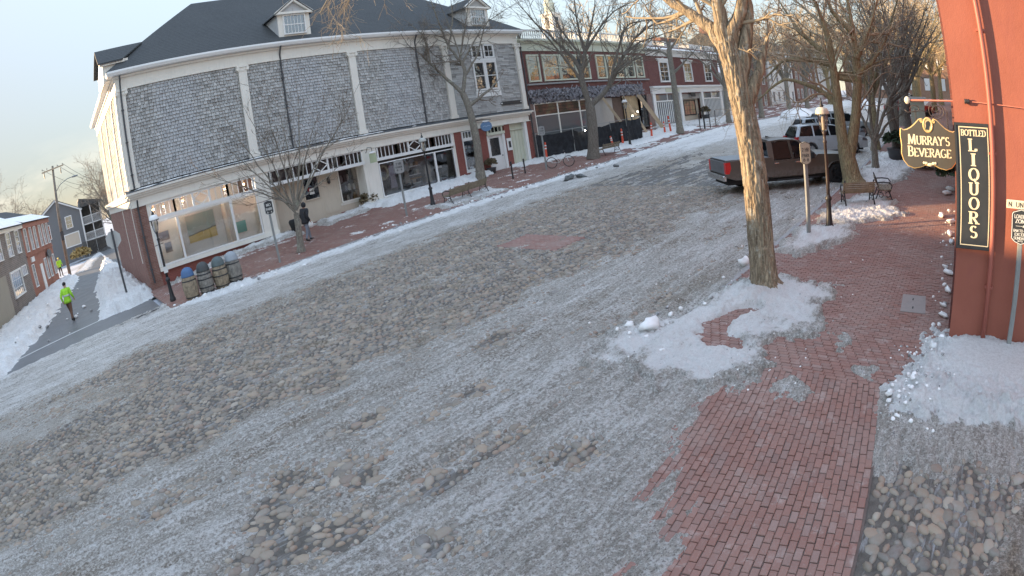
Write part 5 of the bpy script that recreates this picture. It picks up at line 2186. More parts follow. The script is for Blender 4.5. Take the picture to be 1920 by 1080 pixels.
m.tube([(XC, .30 + .08 * math.cos(a), 3.79 + .08 * math.sin(a)) for a in np.linspace(0, 2 * math.pi, 18)], .006, 6, False)
m.build('scrollwork', MAT['lamp_brown'], br)
for y in (.665, .12):
    m = MB()
    m.smooth = True
    z = 3.78
    while z > (3.56 if y > .5 else 3.50):
        m.tube([(XC + (.008 if int(z * 50) % 2 else 0), y + .010 * math.cos(a), z + .016 * math.sin(a)) for a in np.linspace(0, 2 * math.pi, 9)], .004, 4, False)
        z -= .026
    m.build('chain', MAT['lamp_brown'], br)
m = MB()
m.smooth = True
m.ball((XC, .79, 3.935), .045, .05, .06, 12, 8)
m.build('ball_end', simple('cream_ball', (.75, .68, .52), .4), br)
m = MB()
m.smooth = True
m.lathe([(.03, 0), (.045, .015), (.03, .03), (.045, .045), (.03, .06), (.045, .075), (.03, .09)], 10)
o = m.build('insulator', MAT['black_metal'], br, (9.06, -.20, 3.952))
o.rotation_euler = (R(90), 0, 0)

# ------------------------------------------------------------------ brick building under repair
b2 = thing('brick_building', 'two storey brick building with a torn shopfront, boards and a white roof balustrade', 'building')
m = MB()
m.box(29.32, 45.72, FY + .05, 40, 5.0, 9.0)
m.box(29.32, 45.72, FY + 4, 40, 0, 5.0)
m.build('wall', MAT['brick_maroon'], b2)
m = MB()
m.box(29.30, 45.74, FY - .02, FY + .3, 8.82, 9.40)
m.box(29.26, 45.78, FY - .16, FY + .3, 9.402, 9.52)
m.box(29.20, 45.84, FY - .30, FY + .3, 9.522, 9.66)
m.build('cornice', MAT['trim_green'], b2)


def balustrade(parent, x0, x1, z0, z1, y, n, mat, name='balustrade'):
    m = MB()
    m.box(x0, x1, y, y + .16, z0, z0 + .09)
    m.box(x0, x1, y - .02, y + .18, z1 - .09, z1)
    m.box(x0 - .12, x0, y - .03, y + .19, z0, z1 + .05)
    m.box(x1, x1 + .12, y - .03, y + .19, z0, z1 + .05)
    b = m.build(name, mat, parent)
    me = None
    for i in range(n):
        x = x0 + (x1 - x0) * (i + .5) / n
        if me is None:
            q = MB()
            q.smooth = True
            h = z1 - z0 - .18
            q.lathe([(.045, 0), (.05, .06 * h), (.03, .15 * h), (.062, .40 * h), (.035, .75 * h), (.05, .92 * h), (.045, h)], 8)
            me = q.mesh('baluster', mat)
        link_mesh('baluster', me, b, (x, y + .08, z0 + .09))
    return b


bx = [29.5, 32.6, 35.8, 39.0, 42.2, 45.5]
for i in range(5):
    balustrade(b2, bx[i] + .12, bx[i + 1] - .12, 9.68, 10.42, FY, 13, MAT['white'])
for (a, b, k) in ((29.98, 31.0, 1), (31.58, 33.25, 1), (33.45, 35.15, 1), (35.35, 36.85, 1), (38.0, 39.1, 1), (39.5, 40.7, 1), (40.85, 42.0, 1), (42.42, 43.35, 1), (43.85, 44.9, 1)):
    window(b2, a, b, FY + .03, 6.68, 8.44, 2, k, frame=.12, mat=MAT['trim_green'], depth=.07)
m = MB()
m.box(29.6, 45.6, FY - .09, FY + .06, 6.34, 6.46)
m.build('sill_course', MAT['granite'], b2)
# torn fascia: broken lath and masonry
rough = paint('broken_plaster', (.20, .19, .205), .9, .5, 5, .8)
m = MB()
nxp, nzp = 110, 9
gv = []
for i in range(nxp + 1):
    for j in range(nzp + 1):
        x = 29.45 + (44.2 - 29.45) * i / nxp
        zt = 6.0 + random.uniform(-.05, .05)
        zb = 5.06 + random.uniform(-.10, .06)
        gv.append((x + random.uniform(-.05, .05), FY - .05 - random.uniform(0, .20) * math.sin(math.pi * (j + .5) / (nzp + 1)), zb + (zt - zb) * j / nzp))
m.add(gv, [(i * (nzp + 1) + j, (i + 1) * (nzp + 1) + j, (i + 1) * (nzp + 1) + j + 1, i * (nzp + 1) + j + 1) for i in range(nxp) for j in range(nzp)])
m.build('torn_fascia', rough, b2)
m = MB()
for i in range(150):
    x = random.uniform(29.6, 44.1)
    z = random.uniform(5.1, 5.95)
    m.bar((x, FY - random.uniform(.12, .28), z), (x + random.uniform(-.3, .3), FY - random.uniform(.05, .3), z + random.uniform(-.3, .3)), random.uniform(.02, .05), random.uniform(.03, .10))
tag(m.build('broken_lath', [paint('lath', (.30, .29, .31), .8, .3, 6)], b2), kind='stuff')
# shop opening
for (a, b, z) in ((29.32, 29.9, 5.05), (36.62, 36.8, 5.05), (44.85, 45.72, 5.05), (29.9, 36.6, 1.55)):
    m = MB()
    m.box(a, b, FY, FY + .4, .5, z)
    m.build('shop_pier' if z > 2 else 'stall_riser', MAT['brick_brown'], b2)
m = MB()
m.box(29.9, 36.6, FY + .02, FY + .14, 4.96, 5.06)
m.box(29.9, 36.6, FY + .02, FY + .14, 4.12, 4.20)
for x in (29.9, 32.4, 34.95, 36.5): m.box(x, x + .10, FY + .021, FY + .139, 1.552, 4.96)
m.build('shop_frame', MAT['trim'], b2)
lat = MB()
for i in range(54):
    x = 30.0 + i * .121
    lat.box(x, x + .022, FY + .05, FY + .08, 4.2, 4.96)
for z in (4.45, 4.70): lat.box(30, 36.5, FY + .051, FY + .079, z, z + .022)
lat.build('leaded_grille', MAT['black_metal'], b2)
warm = NT('lead_lights')
warm_p = warm.pos()
warm.out(warm.ramp(warm.noise(warm_p, 1.1, 2, .5), [(0, (.10, .08, .06)), (.42, (.20, .14, .08)), (.52, (.45, .20, .13)), (.62, (.42, .30, .16)), (1, (.55, .45, .30))]), .3)
for k, (a, b) in enumerate(((30.0, 32.4), (32.5, 34.95), (35.05, 36.5))):
    m = MB()
    m.box(a, b, FY + .085, FY + .095, 4.2, 4.96)
    m.build('lead_light', warm.mat, b2)
    m = MB()
    m.box(a, b, FY + .07, FY + .08, 1.55, 4.12)
    m.build('pane', glass_mat('dusty_glass', (.16, .165, .165), .22), b2)
m = MB()
m.box(36.8, 44.86, FY + 1.0, FY + 1.1, .5, 5.05)
m.build('inner_wall', MAT['dark_in'], b2)
for (a, b, yy, z0, z1, mt, nm) in ((36.85, 38.45, FY + .12, 1.4, 4.98, 'plywood2', 'board_sheet'), (38.47, 39.5, FY + .15, 1.4, 4.95, 'plywood2', 'board_sheet'), (39.55, 41.0, FY + .2, 1.4, 4.95, 'brown_board', 'board_door'), (41.05, 42.25, FY + .1, 1.5, 5.0, 'plywood', 'plywood_sheet'), (42.27, 43.4, FY + .13, 1.5, 5.0, 'plywood', 'plywood_sheet')):
    m = MB()
    m.box(a, b, yy, yy + .03, z0, z1)
    m.build(nm, MAT[mt], b2)
window(b2, 43.72, 44.72, FY + .1, 2.2, 4.95, 3, 2, frame=.05, mat=MAT['black_metal'], sash=False)
for (p, q) in (((37.9, FY - .05, 5.1), (38.9, 25.3, 1.7)), ((43.2, FY - .05, 5.05), (44.3, 25.4, 1.75)), ((43.5, FY - .05, 5.05), (44.6, 25.4, 1.75)), ((40.9, FY - .05, 5.0), (41.6, 25.4, 1.6))):
    t = thing('timber_brace', 'slanting timber brace, %s, propping the torn shopfront' % {37.9: 'nearest the dark tree', 43.2: 'third of four', 43.5: 'farthest up the street', 40.9: 'second of four'}[p[0]], 'brace', (0, 0, 0), 0, 'timber braces against the torn shopfront')
    m = MB()
    m.bar(p, q, .15, .20)
    m.build('beam', MAT['wood_new'], t)

# ------------------------------------------------------------------ brick shop with white lintels beyond
b3 = thing('brick_shop', 'two storey dark red brick shop with white window lintels and white shopfront piers', 'building')
m = MB()
m.box(45.76, 61.6, FY + .05, 40, 4.9, 9.6)
m.box(45.76, 61.6, FY + 3, 40, 0, 5.0)
m.build('wall', MAT['brick_maroon'], b3)
m = MB()
m.box(45.74, 61.62, FY - .04, FY + .3, 8.62, 9.05)
m.box(45.70, 61.66, FY - .20, FY + .3, 9.052, 9.20)
m.prism([(FY - .45, 9.203), (FY + .3, 9.203), (FY + .3, 9.62), (FY - .45, 9.27)], 'x', 45.62, 61.75)
m.build('cornice', MAT['white'], b3)
for (a, b) in ((47.6, 49.8), (52.9, 55.1), (57.9, 60.1)):
    balustrade(b3, a, b, 9.63, 10.16, FY + .2, 10, MAT['white'])
for (a, b) in ((45.9, 47.47), (49.93, 52.77), (55.23, 57.77), (60.23, 61.5)):
    m = MB()
    m.box(a, b, FY + .2, FY + .36, 9.63, 10.18)
    m.build('parapet', MAT['white'], b3)
for cx in (48.75, 53.75, 58.65):
    window(b3, cx - .78, cx + .78, FY + .03, 6.25, 8.0, 4, 2, frame=.16, mat=MAT['white'], depth=.06)
    m = MB()
    m.prism([(cx - 1.15, 8.17), (cx + 1.15, 8.17), (cx + 1.3, 8.42), (cx + .2, 8.42), (cx + .16, 8.48), (cx - .16, 8.48), (cx - .2, 8.42), (cx - 1.3, 8.42)], 'y', FY - .06, FY + .04)
    m.build('lintel', MAT['white'], b3)
m = MB()
m.box(45.62, 61.75, FY - .35, FY + .1, 5.58, 5.74)
m.box(45.68, 61.70, FY - .12, FY + .1, 5.02, 5.578)
m.build('shop_cornice', MAT['white'], b3)
m = MB()
m.box(48.2, 51.0, FY - .15, FY - .121, 5.12, 5.48)
m.build('fascia_board', MAT['trim_green'], b3)
for (a, b) in ((45.8, 46.3), (51.0, 51.5), (56.0, 56.5), (61.0, 61.5)):
    m = MB()
    m.box(a, b, FY - .08, FY + .2, 1.6, 5.018)
    m.build('shop_pier', MAT['white'], b3)
for (a, b) in ((46.3, 51.0), (56.5, 61.0)):
    m = MB()
    m.box(a, b, FY + .02, FY + .25, 1.6, 2.25)
    m.build('stall_riser', MAT['granite'], b3)
for (a, b) in ((46.4, 50.9), (56.6, 60.9)):
    fr = MB()
    fr.box(a, b, FY + .0, FY + .08, 4.25, 4.36)
    for i in range(13):
        x = a + (b - a) * i / 12
        fr.box(x - .04, x + .04, FY + .01, FY + .07, 2.25, 4.25)
    fr.box((a + b) / 2 - .04, (a + b) / 2 + .04, FY + .01, FY + .07, 4.36, 5.0)
    w_ = fr.build('barred_window', MAT['white'], b3)
    g_ = MB()
    g_.box(a, b, FY + .075, FY + .085, 2.25, 4.25)
    g_.build('pane', MAT['glass_dark'], w_)
    g_ = MB()
    g_.box(a, b, FY + .06, FY + .07, 4.36, 5.0)
    g_.build('pane', glass_mat('grey_transom_glass', (.14, .14, .14), .1), w_)
m = MB()
m.box(51.5, 56.0, FY + .5, FY + .6, 1.6, 5.0)
m.build('entry_wall', MAT['trim_tan'], b3)
m = MB()
m.box(51.5, 56.0, FY + .2, FY + .3, 4.36, 5.0)
m.build('transom_board', MAT['plywood2'], b3)
window(b3, 52.7, 55.2, FY + .48, 2.75, 4.15, 3, 4, frame=.10, mat=MAT['black_metal'], glass=warm.mat, sash=False)
m = MB()
m.box(51.6, 52.4, FY + .44, FY + .499, 1.7, 4.1)
m.build('door', MAT['trim'], b3)
m = MB()
m.box(53.4, 54.4, FY - .16, FY - .13, 4.55, 5.0)
tag(m.build('projecting_sign', MAT['black_metal']), 'small black sign board over the door of the far brick shop', 'sign')
for x in (56.2, 58.5):
    m = MB()
    m.box(x, x + 1.1, 31, 32, 10, 11.5)
    m.build('chimney', MAT['brick_red'], b3)

# white clapboard gable and brick fronts further up the street
t = thing('white_house', 'white clapboard house with a gable beyond the brick shop', 'building')
m = MB()
m.prism([(27.2, 1.5), (36, 1.5), (36, 7), (31.6, 9.6), (27.2, 7)], 'x', 62.6, 70)
m.build('wall', MAT['white'], t)
m = MB()
m.bar((62.4, 27.0, 6.9), (62.4, 31.6, 9.7), .3, .2, (1, 0, 0))
m.bar((62.4, 36.2, 6.9), (62.4, 31.6, 9.7), .3, .2, (1, 0, 0))
m.build('barge_board', MAT['trim'], t)
for z in (3.0, 5.2):
    for x in (64, 66, 68): window(t, x - .4, x + .4, 27.18, z, z + 1.3, 2, 2, frame=.08, mat=MAT['trim'])
lst = [(71, 82, 8.5, 'brick_red', 'three storey red brick row house with white windows up the street', 0), (83, 96, 9.5, 'white', 'tall pale clapboard house with dark shutters up the street', 1), (97, 112, 8.0, 'brick_red', 'low red brick house with a grey roof far up the street', 0), (113, 130, 9.5, 'white', 'broad white house farthest up the left side of the street', 1)]
for (x0, x1, h, mt, lab, sh_) in lst:
    t = thing('street_house', lab, 'building')
    zb = gzf(x0) - .3
    m = MB()
    m.box(x0, x1, 28.2, 38, zb, zb + h)
    m.build('wall', MAT[mt], t)
    m = MB()
    m.prism([(27.9, zb + h), (38.3, zb + h), (33, zb + h + 3)], 'x', x0 - .2, x1 + .2)
    m.build('roof', MAT['roof'], t)
    k = int((x1 - x0) / 2.6)
    for i in range(k):
        for z in (1.2, 4.2, 6.7):
            if z + 1.6 > h: continue
            x = x0 + 1.3 + i * 2.6
            window(t, x - .45, x + .45, 28.18, zb + z, zb + z + 1.5, 2, 2, frame=.1, mat=MAT['white'])
    m = MB()
    m.box(x0 + 1, x0 + 2, 32.5, 33.5, zb + h + 1, zb + h + 4.2)
    m.build('chimney', MAT['brick_red'], t)
# houses closing the street on the right side, half hidden by trees
lst = [(31.6, 46, 8.5, 'brick_red', 'red brick building next to the red corner building on the right side'), (47, 60, 9.0, 'trim', 'cream painted shop row on the right side of the street'), (61, 78, 8.5, 'brick_red', 'long red brick block further up the right side'), (79, 100, 8.0, 'white', 'white house row at the far right side of the street')]
for (x0, x1, h, mt, lab) in lst:
    t = thing('street_house', lab, 'building')
    zb = gzf(x0) - .3
    m = MB()
    m.box(x0, x1, -12, -.35, zb, zb + h)
    m.build('wall', MAT[mt], t)
    for i in range(int((x1 - x0) / 3)):
        x = x0 + 1.5 + i * 3
        m = MB()
        m.box(x - .6, x + .6, -.349, -.28, zb + 4.6, zb + 6.4)
        m.build('window_frame', MAT['white'], t)
t = thing('brick_hall', 'sunlit orange brick house with white windows at the head of the street', 'building')
m = MB()
m.box(122, 136, 0, 24, 3, 14)
m.build('wall', brick_mat('sunlit_brick', (.30, .16, .10), (.36, .20, .13), (.4, .34, .28), axis='yz'), t)
m = MB()
m.prism([(-.5, 14), (24.5, 14), (12, 18.5)], 'x', 121.5, 136.5)
m.build('roof', MAT['roof'], t)
for i in range(7):
    for z in (5.2, 9.4):
        m = MB()
        y = 2 + i * 3.3
        m.box(121.9, 121.99, y - .7, y + .7, z, z + 2.4)
        m.build('window', MAT['white'], t)
# steeple over the roofs
t = thing('church_steeple', 'pale church steeple with a dark louvre standing behind the roof balustrade', 'steeple', (112.0, 91.0, 0))
m = MB()
m.box(-2.2, 2.2, -2.2, 2.2, 5, 25)
m.build('tower', MAT['trim'], t)
m = MB()
m.box(-1.7, 1.7, -1.7, 1.7, 25.002, 29.5)
m.box(-2.0, 2.0, -2.0, 2.0, 29.502, 30.0)
m.build('belfry', MAT['trim'], t)
m = MB()
m.lathe([(1.3, 30.002), (1.3, 32.5), (1.5, 32.7), (1.2, 33), (.9, 35), (.15, 38)], 8)
m.build('lantern', MAT['trim_green'], t)
for (a, b, c, d_) in ((-1.75, -1.701, -.55, .55), (-.55, .55, -1.75, -1.701)):
    m = MB()
    m.box(a, b, c, d_, 26, 28.8)
    m.build('louvre', MAT['sign_dark'], t)

# ------------------------------------------------------------------ left: brick house along the side street
LA = math.atan2(.976, .2175)
lb = thing('brick_house', 'grey brown brick house with a snowy roof at the left edge', 'building', (-6.2, 33.5, 0), LA)
lr = thing('brick_house', 'orange red brick house with close set pale windows joined to the snowy roofed house', 'building', (-6.2, 33.5, 0), LA)
m = MB()
m.box(-7.0, 10.8, 0, 8.5, -.5, 5.25)
m.build('wall', MAT['brick_diag_gray'], lb)
m = MB()
m.box(-7.1, 10.9, -.16, 0.002, 5.10, 5.40)
m.build('eave', MAT['trim'], lb)
m = MB()
m.prism([(-.34, 5.34), (8.8, 5.34), (4.2, 7.65)], 'x', -7.2, 10.95)
m.build('roof', MAT['roof'], lb)
m = MB()
m.prism([(-.36, 5.40), (-.30, 5.47), (3.9, 7.62), (4.0, 7.55)], 'x', -7.2, 10.3)
m.build('roof_snow', MAT['snow'], lb)
m = MB()
m.box(3.2, 4.6, 3.7, 4.7, 6.5, 9.6)
m.build('chimney', MAT['brick_red'], lb)
for (a, b) in ((6.55, 7.5), (8.8, 9.7), (4.1, 5.0), (1.6, 2.5)):
    window(lb, a, b, -.03, 3.55, 5.02, 4, 2, frame=.08, mat=MAT['white'], depth=.05)
window(lb, 5.75, 8.2, -.03, 1.02, 2.50, 3, 5, frame=.12, mat=MAT['white'], depth=.07)
window(lb, 8.75, 9.9, -.03, 2.0, 2.55, 1, 3, frame=.08, mat=MAT['white'], depth=.04)
m = MB()
m.box(-7, 4.5, -.1, 0.001, -.4, 2.6)
m.build('plastered_base', paint('beige_render', (.36, .33, .27), .8, .1, 2), lb)
m = MB()
m.box(10.8, 20.0, .03, 8.5, -.5, 5.25)
m.build('wall', MAT['brick_diag_red'], lr)
m = MB()
m.box(10.85, 20.1, -.13, .032, 5.05, 5.42)
m.build('eave', MAT['brick_diag_red'], lr)
m = MB()
m.prism([(-.25, 5.40), (8.8, 5.40), (4.2, 7.2)], 'x', 10.96, 20.15)
m.build('roof', MAT['roof'], lr)
m = MB()
m.prism([(-.28, 5.46), (-.2, 5.52), (1.6, 6.23), (1.7, 6.17)], 'x', 10.96, 20.15)
m.build('roof_snow', MAT['snow'], lr)
for c in (11.75, 13.35, 14.75, 16.5, 17.85, 19.2):
    window(lr, c - .30, c + .30, .0, 3.38, 4.98, 3, 2, frame=.07, mat=MAT['white'], depth=.05)
for c in (16.15, 17.5, 19.2, 12.0):
    window(lr, c - .30, c + .30, .0, .75, 2.3, 3, 2, frame=.07, mat=MAT['white'], depth=.05)
m = MB()
m.box(14.2, 15.0, -.03, .031, .0, 2.1)
m.build('door', MAT['white'], lr)
m = MB()
m.box(10.9, 20.0, -.06, .031, 3.0, 3.1)
m.build('string_course', MAT['brick_diag_red'], lr)
m = MB()
m.box(11.9, 12.8, -.08, .029, 2.52, 2.88)
tag(m.build('shop_sign', MAT['white']), 'small white sign board on the orange brick house', 'sign')
bpy.context.view_layer.update()
o = [q for q in COL.objects if q.name == 'shop_sign'][0]
o.location = lr.location
o.rotation_euler = lr.rotation_euler
m = MB()
m.lathe([(.05, -.09), (.34, -.09), (.36, -.04), (.30, .0)], 16)
o = m.build('oval_sign', MAT['sign_dark'])
cs, sn = math.cos(LA), math.sin(LA)
o.location = (-6.2 + 17.6 * cs + .12 * sn, 33.5 + 17.6 * sn - .12 * cs, 2.55)
o.rotation_euler = (R(-90), 0, LA)
o.scale = (2.2, 1, 1)
tag(o, 'dark oval sign over the ground floor windows of the orange brick house', 'sign')

# grey house at the bend of the side street, with balconies
gh = thing('grey_house', 'grey clapboard house with white balconies at the bend of the side street', 'building', (0, 0, 0))
grey_cl = paint('grey_clapboard', (.17, .175, .18), .7, .1, 3)
m = MB()
m.prism([(-4.4, -.3), (2.2, -.3), (2.2, 5.75), (-1.1, 7.6), (-4.4, 5.75)], 'y', 75, 86)
m.build('wall', grey_cl, gh)
m = MB()
m.bar((-4.7, 74.85, 5.6), (-1.1, 74.85, 7.68), .25, .3, (0, 1, 0))
m.bar((2.45, 74.85, 5.65), (-1.1, 74.85, 7.68), .25, .3, (0, 1, 0))
m.box(2.1, 2.3, 74.8, 75.05, -.3, 5.7)
m.build('white_trim', MAT['white'], gh)
m = MB()
for s_ in (-1, 1):
    a = [(-1.1, 74.7, 7.72), (-1.1 + s_ * 3.6, 74.7, 5.68), (-1.1 + s_ * 3.6, 86.2, 5.68), (-1.1, 86.2, 7.72)]
    m.add(a + [(p[0], p[1], p[2] + .1) for p in a], [(0, 1, 2, 3), (7, 6, 5, 4), (0, 4, 5, 1), (1, 5, 6, 2), (2, 6, 7, 3), (3, 7, 4, 0)])
m.build('roof', MAT['snow'], gh)
window(gh, -.05, .75, 74.98, 3.95, 5.30, 3, 2, frame=.10, mat=MAT['white'])
window(gh, -.6, 1.35, 74.98, 1.75, 3.15, 1, 1, frame=.14, mat=MAT['white'], glass=MAT['trim_tan'])
window(gh, -3.3, -2.5, 74.98, 3.4, 5.0, 3, 2, frame=.08, mat=MAT['white'])
m = MB()
m.box(2.32, 5.0, 77, 84, -.3, 5.9)
m.prism([(2.2, 5.9), (5.4, 5.9), (5.4, 6.1), (2.2, 7.0)], 'y', 75, 84)
m.build('rear_wing', MAT['dark_in'], gh)
for z in (1.75, 3.75):
    m = MB()
    m.box(2.32, 5.0, 75.1, 77, z - .12, z)
    m.box(2.32, 5.0, 75.12, 75.2, z + .85, z + .93)
    for i in range(18): m.box(2.36 + i * .15, 2.41 + i * .15, 75.13, 75.18, z, z + .85)
    m.build('balcony', MAT['white'], gh)
m = MB()
for x in (3.55, 4.9): m.box(x, x + .12, 75.1, 75.22, -.2, 5.9)
m.build('balcony_post', MAT['white'], gh)

t = thing('board_fence', 'dark weathered board fence in front of the grey house', 'fence')
me = None
for i in range(22):
    m = MB()
    x = 1.55 + i * .155
    y = 74.3 - i * .22
    m.box(0, .14, 0, .03, -.3, 1.75)
    if me is None: me = m.mesh('board', paint('fence_board', (.09, .08, .07), .85, .3, 4))
    link_mesh('board', me, t, (x, y, 0), (0, 0, -.95))

# unseen house added outside the frame on the left to keep the low sun off the street
for (x0, x1, y0, y1, h, lab) in ((-31, -14.5, 16, 28.5, 6.2, 'unseen brick house added to block the low sun beyond the left edge'),):
    t = thing('sun_block_house', lab, 'building')
    m = MB()
    m.box(x0, x1, y0, y1, -.5, h)
    m.build('wall', MAT['brick_red'], t)
    m = MB()
    m.prism([(x0 - .3, h), (x1 + .3, h), ((x0 + x1) / 2, h + 2.4)], 'y', y0 - .3, y1 + .3)
    m.build('roof', MAT['roof'], t)

# ------------------------------------------------------------------ trees: limbs laid out one by one, twigs grown from them
class Tubes:
    """fast collector of tapering tubes"""
    def __init__(s):
        s.v = []
        s.f = []
        s.n = 0

    def add(s, pts, rad, k):
        P = np.asarray(pts, float)
        n = len(P)
        D = np.empty_like(P)
        D[1:-1] = P[2:] - P[:-2]
        D[0] = P[1] - P[0]
        D[-1] = P[-1] - P[-2]
        D /= np.linalg.norm(D, axis=1)[:, None] + 1e-9
        ref = np.array([0.31, .87, .39]) if abs(D[0] @ np.array([0.31, .87, .39])) < .9 else np.array([1., 0, 0])
        A = np.cross(D, ref)
        A /= np.linalg.norm(A, axis=1)[:, None] + 1e-9
        B = np.cross(D, A)
        an = np.arange(k) * 2 * math.pi / k
        rad = np.asarray(rad)[:, None, None]
        ring = P[:, None, :] + rad * (A[:, None, :] * np.cos(an)[None, :, None] + B[:, None, :] * np.sin(an)[None, :, None])
        s.v.append(ring.reshape(-1, 3))
        i = np.arange(n - 1)[:, None] * k
        j = np.arange(k)[None, :]
        j2 = (j + 1) % k
        s.f.append(np.stack([i + j, i + j2, i + k + j2, i + k + j], -1).reshape(-1, 4) + s.n)
        s.n += n * k

    def mesh(s, name, mat, smooth=True):
        return np_mesh(name, np.concatenate(s.v), np.concatenate(s.f), mat, smooth)


def unit(v): return v / (np.linalg.norm(v) + 1e-9)


def smooth_path(pts, k=4):
    """Catmull-Rom through the points"""
    P = [np.array(p, float) for p in pts]
    P = [2 * P[0] - P[1]] + P + [2 * P[-1] - P[-2]]
    out = []
    for i in range(1, len(P) - 2):
        for t in np.linspace(0, 1, k, endpoint=False):
            a, b, c, d = P[i - 1], P[i], P[i + 1], P[i + 2]
            out.append(.5 * ((2 * b) + (-a + c) * t + (2 * a - 5 * b + 4 * c - d) * t * t + (-a + 3 * b - 3 * c + d) * t ** 3))
    out.append(P[-2])
    return np.array(out)


def grow(T, rs, p, d, L, r, lvl, up, wig, kids, spread, minr):
    """a branch of length L that wanders and sends out side branches"""
    n = max(4, int(L / (.22 if lvl > 1 else .3)))
    n = min(n, 12)
    pts = [p]
    q = p.copy()
    dd = unit(d)
    for i in range(n):
        dd = unit(dd + rs.normal(0, wig, 3) + np.array([0, 0, up]))
        q = q + dd * (L / n)
        pts.append(q.copy())
    P = np.array(pts)
    rad = np.linspace(r, max(r * .35, minr), n + 1)
    T.add(P, rad, 6 if r > .03 else (4 if r > .011 else 3))
    if lvl <= 0: return
    nk = max(1, int(rs.normal(kids, 1)))
    for i in range(nk):
        t = rs.uniform(.22, 1.0)
        j = min(n - 1, int(t * n))
        base = P[j] + (P[j + 1] - P[j]) * (t * n - j if t < 1 else 1)
        dirn = unit(P[j + 1] - P[j])
        side = unit(np.cross(dirn, rs.normal(0, 1, 3)))
        nd = unit(dirn * (1 - spread * .5) + side * spread)
        grow(T, rs, base, nd, L * rs.uniform(.38, .72), max(minr, r * rs.uniform(.38, .6)), lvl - 1, up, wig, kids, spread, minr)


def make_tree(label, limbs, r0, bark, twigmat, seed, levels=3, kids=5, up=.03, wig=.12, spread=.75, minr=.004, group=None, name='bare_tree', trunk_fn=None, twl=.5, kside=3, limb_r=.55, droop=0, cat='tree'):
    """limbs[0] is the trunk; the other polylines are its main limbs"""
    rs = np.random.default_rng(seed)
    base = limbs[0][0]
    root = thing(name, label, cat, base, 0, group)
    b = np.array(base)
    T = Tubes()
    tp = smooth_path(limbs[0], 5)
    rad = np.linspace(r0, r0 * .74, len(tp))
    rad[0] *= 1.35
    if len(rad) > 2: rad[1] *= 1.12
    if trunk_fn is None:
        T.add(tp - b, rad, 12)
        me = T.mesh('trunk', bark)
    else:
        me = trunk_fn(tp - b, rad, bark, rs)
    link_mesh('trunk', me, root)
    C = Tubes()
    L = Tubes()
    for l in limbs[1:]:
        P = smooth_path(l, 4) - b
        n = len(P)
        P[2:] += rs.normal(0, .018, (n - 2, 3))
        ln = np.linalg.norm(np.diff(P, axis=0), axis=1).sum()
        dist_t = np.linalg.norm(tp - b - P[0], axis=1).min()
        r1 = r0 * limb_r * (1.0 if dist_t < r0 * 2.5 else .55)
        rr = np.linspace(r1, max(minr * 2.2, r1 * .16), n)
        L.add(P, rr, 9 if r1 > .06 else 6)
        nk = max(3, int(ln * kside))
        for i in range(nk):
            t = rs.uniform(.12, 1.0) ** .8
            x = t * (n - 1)
            j = min(n - 2, int(x))
            p = P[j] + (P[j + 1] - P[j]) * (x - j)
            dirn = unit(P[j + 1] - P[j])
            side = unit(np.cross(dirn, rs.normal(0, 1, 3)))
            nd = unit(dirn * .7 + side * spread + np.array([0, 0, droop]))
            rl = rr[j] * rs.uniform(.35, .6)
            grow(C, rs, p, nd, ln * twl * rs.uniform(.35, .9) * (1.15 - .6 * t), max(minr, min(rl, .05)), levels - 1, up, wig, kids, spread, minr)
        grow(C, rs, P[-1], P[-1] - P[-2], ln * twl * .8, max(minr, rr[-1]), levels - 1, up, wig, kids, spread, minr)
    if L.v: link_mesh('limbs', L.mesh('limbs', bark), root)
    if C.v: link_mesh('crown', C.mesh('crown', twigmat), root)
    return root


def rugged_trunk(tp, rad, bark, rs):
    """trunk with furrowed bark and flaring roots as real relief"""
    P = smooth_path(tp, 8)
    n = len(P)
    rr = np.interp(np.linspace(0, 1, n), np.linspace(0, 1, len(rad)), rad)
    k = 96
    s = np.concatenate([[0], np.cumsum(np.linalg.norm(np.diff(P, axis=0), axis=1))])
    D = np.gradient(P, axis=0)
    D /= np.linalg.norm(D, axis=1)[:, None]
    A = np.cross(D, np.array([0, 1., 0]))
    A /= np.linalg.norm(A, axis=1)[:, None]
    B = np.cross(D, A)
    an = np.arange(k) * 2 * math.pi / k
    SS, AA = np.meshgrid(s, an, indexing='ij')
    per = 46 / (2 * math.pi)
    f1 = fbm(AA * per * .45 + .35 * fbm(SS * 2.2, AA * 3, 7, 3), SS * 2.6, 3, 4, .6)
    f1b = fbm((AA - 2 * math.pi) * per * .45 + .35 * fbm(SS * 2.2, (AA - 2 * math.pi) * 3, 7, 3), SS * 2.6, 3, 4, .6)
    w = sst(5.6, 6.28, AA)
    f1 = f1 * (1 - w) + f1b * w
    ridge = np.abs(f1 - .5) * 2
    groove = sst(.0, .28, ridge)
    flare = np.exp(-SS / .22)
    root_l = .5 + .5 * np.cos(5 * AA + 1.2) * .8 + .2 * np.cos(3 * AA)
    RR = rr[:, None] * (1 + .10 * (groove - .7) + .05 * (f1 - .5)) + flare * .10 * root_l
    V = P[:, None, :] + RR[..., None] * (A[:, None, :] * np.cos(an)[None, :, None] + B[:, None, :] * np.sin(an)[None, :, None])
    i = np.arange(n - 1)[:, None] * k
    j = np.arange(k)[None, :]
    j2 = (j + 1) % k
    F = np.stack([i + j, i + j2, i + k + j2, i + k + j], -1).reshape(-1, 4)
    return np_mesh('trunk', V.reshape(-1, 3), F, bark, True)


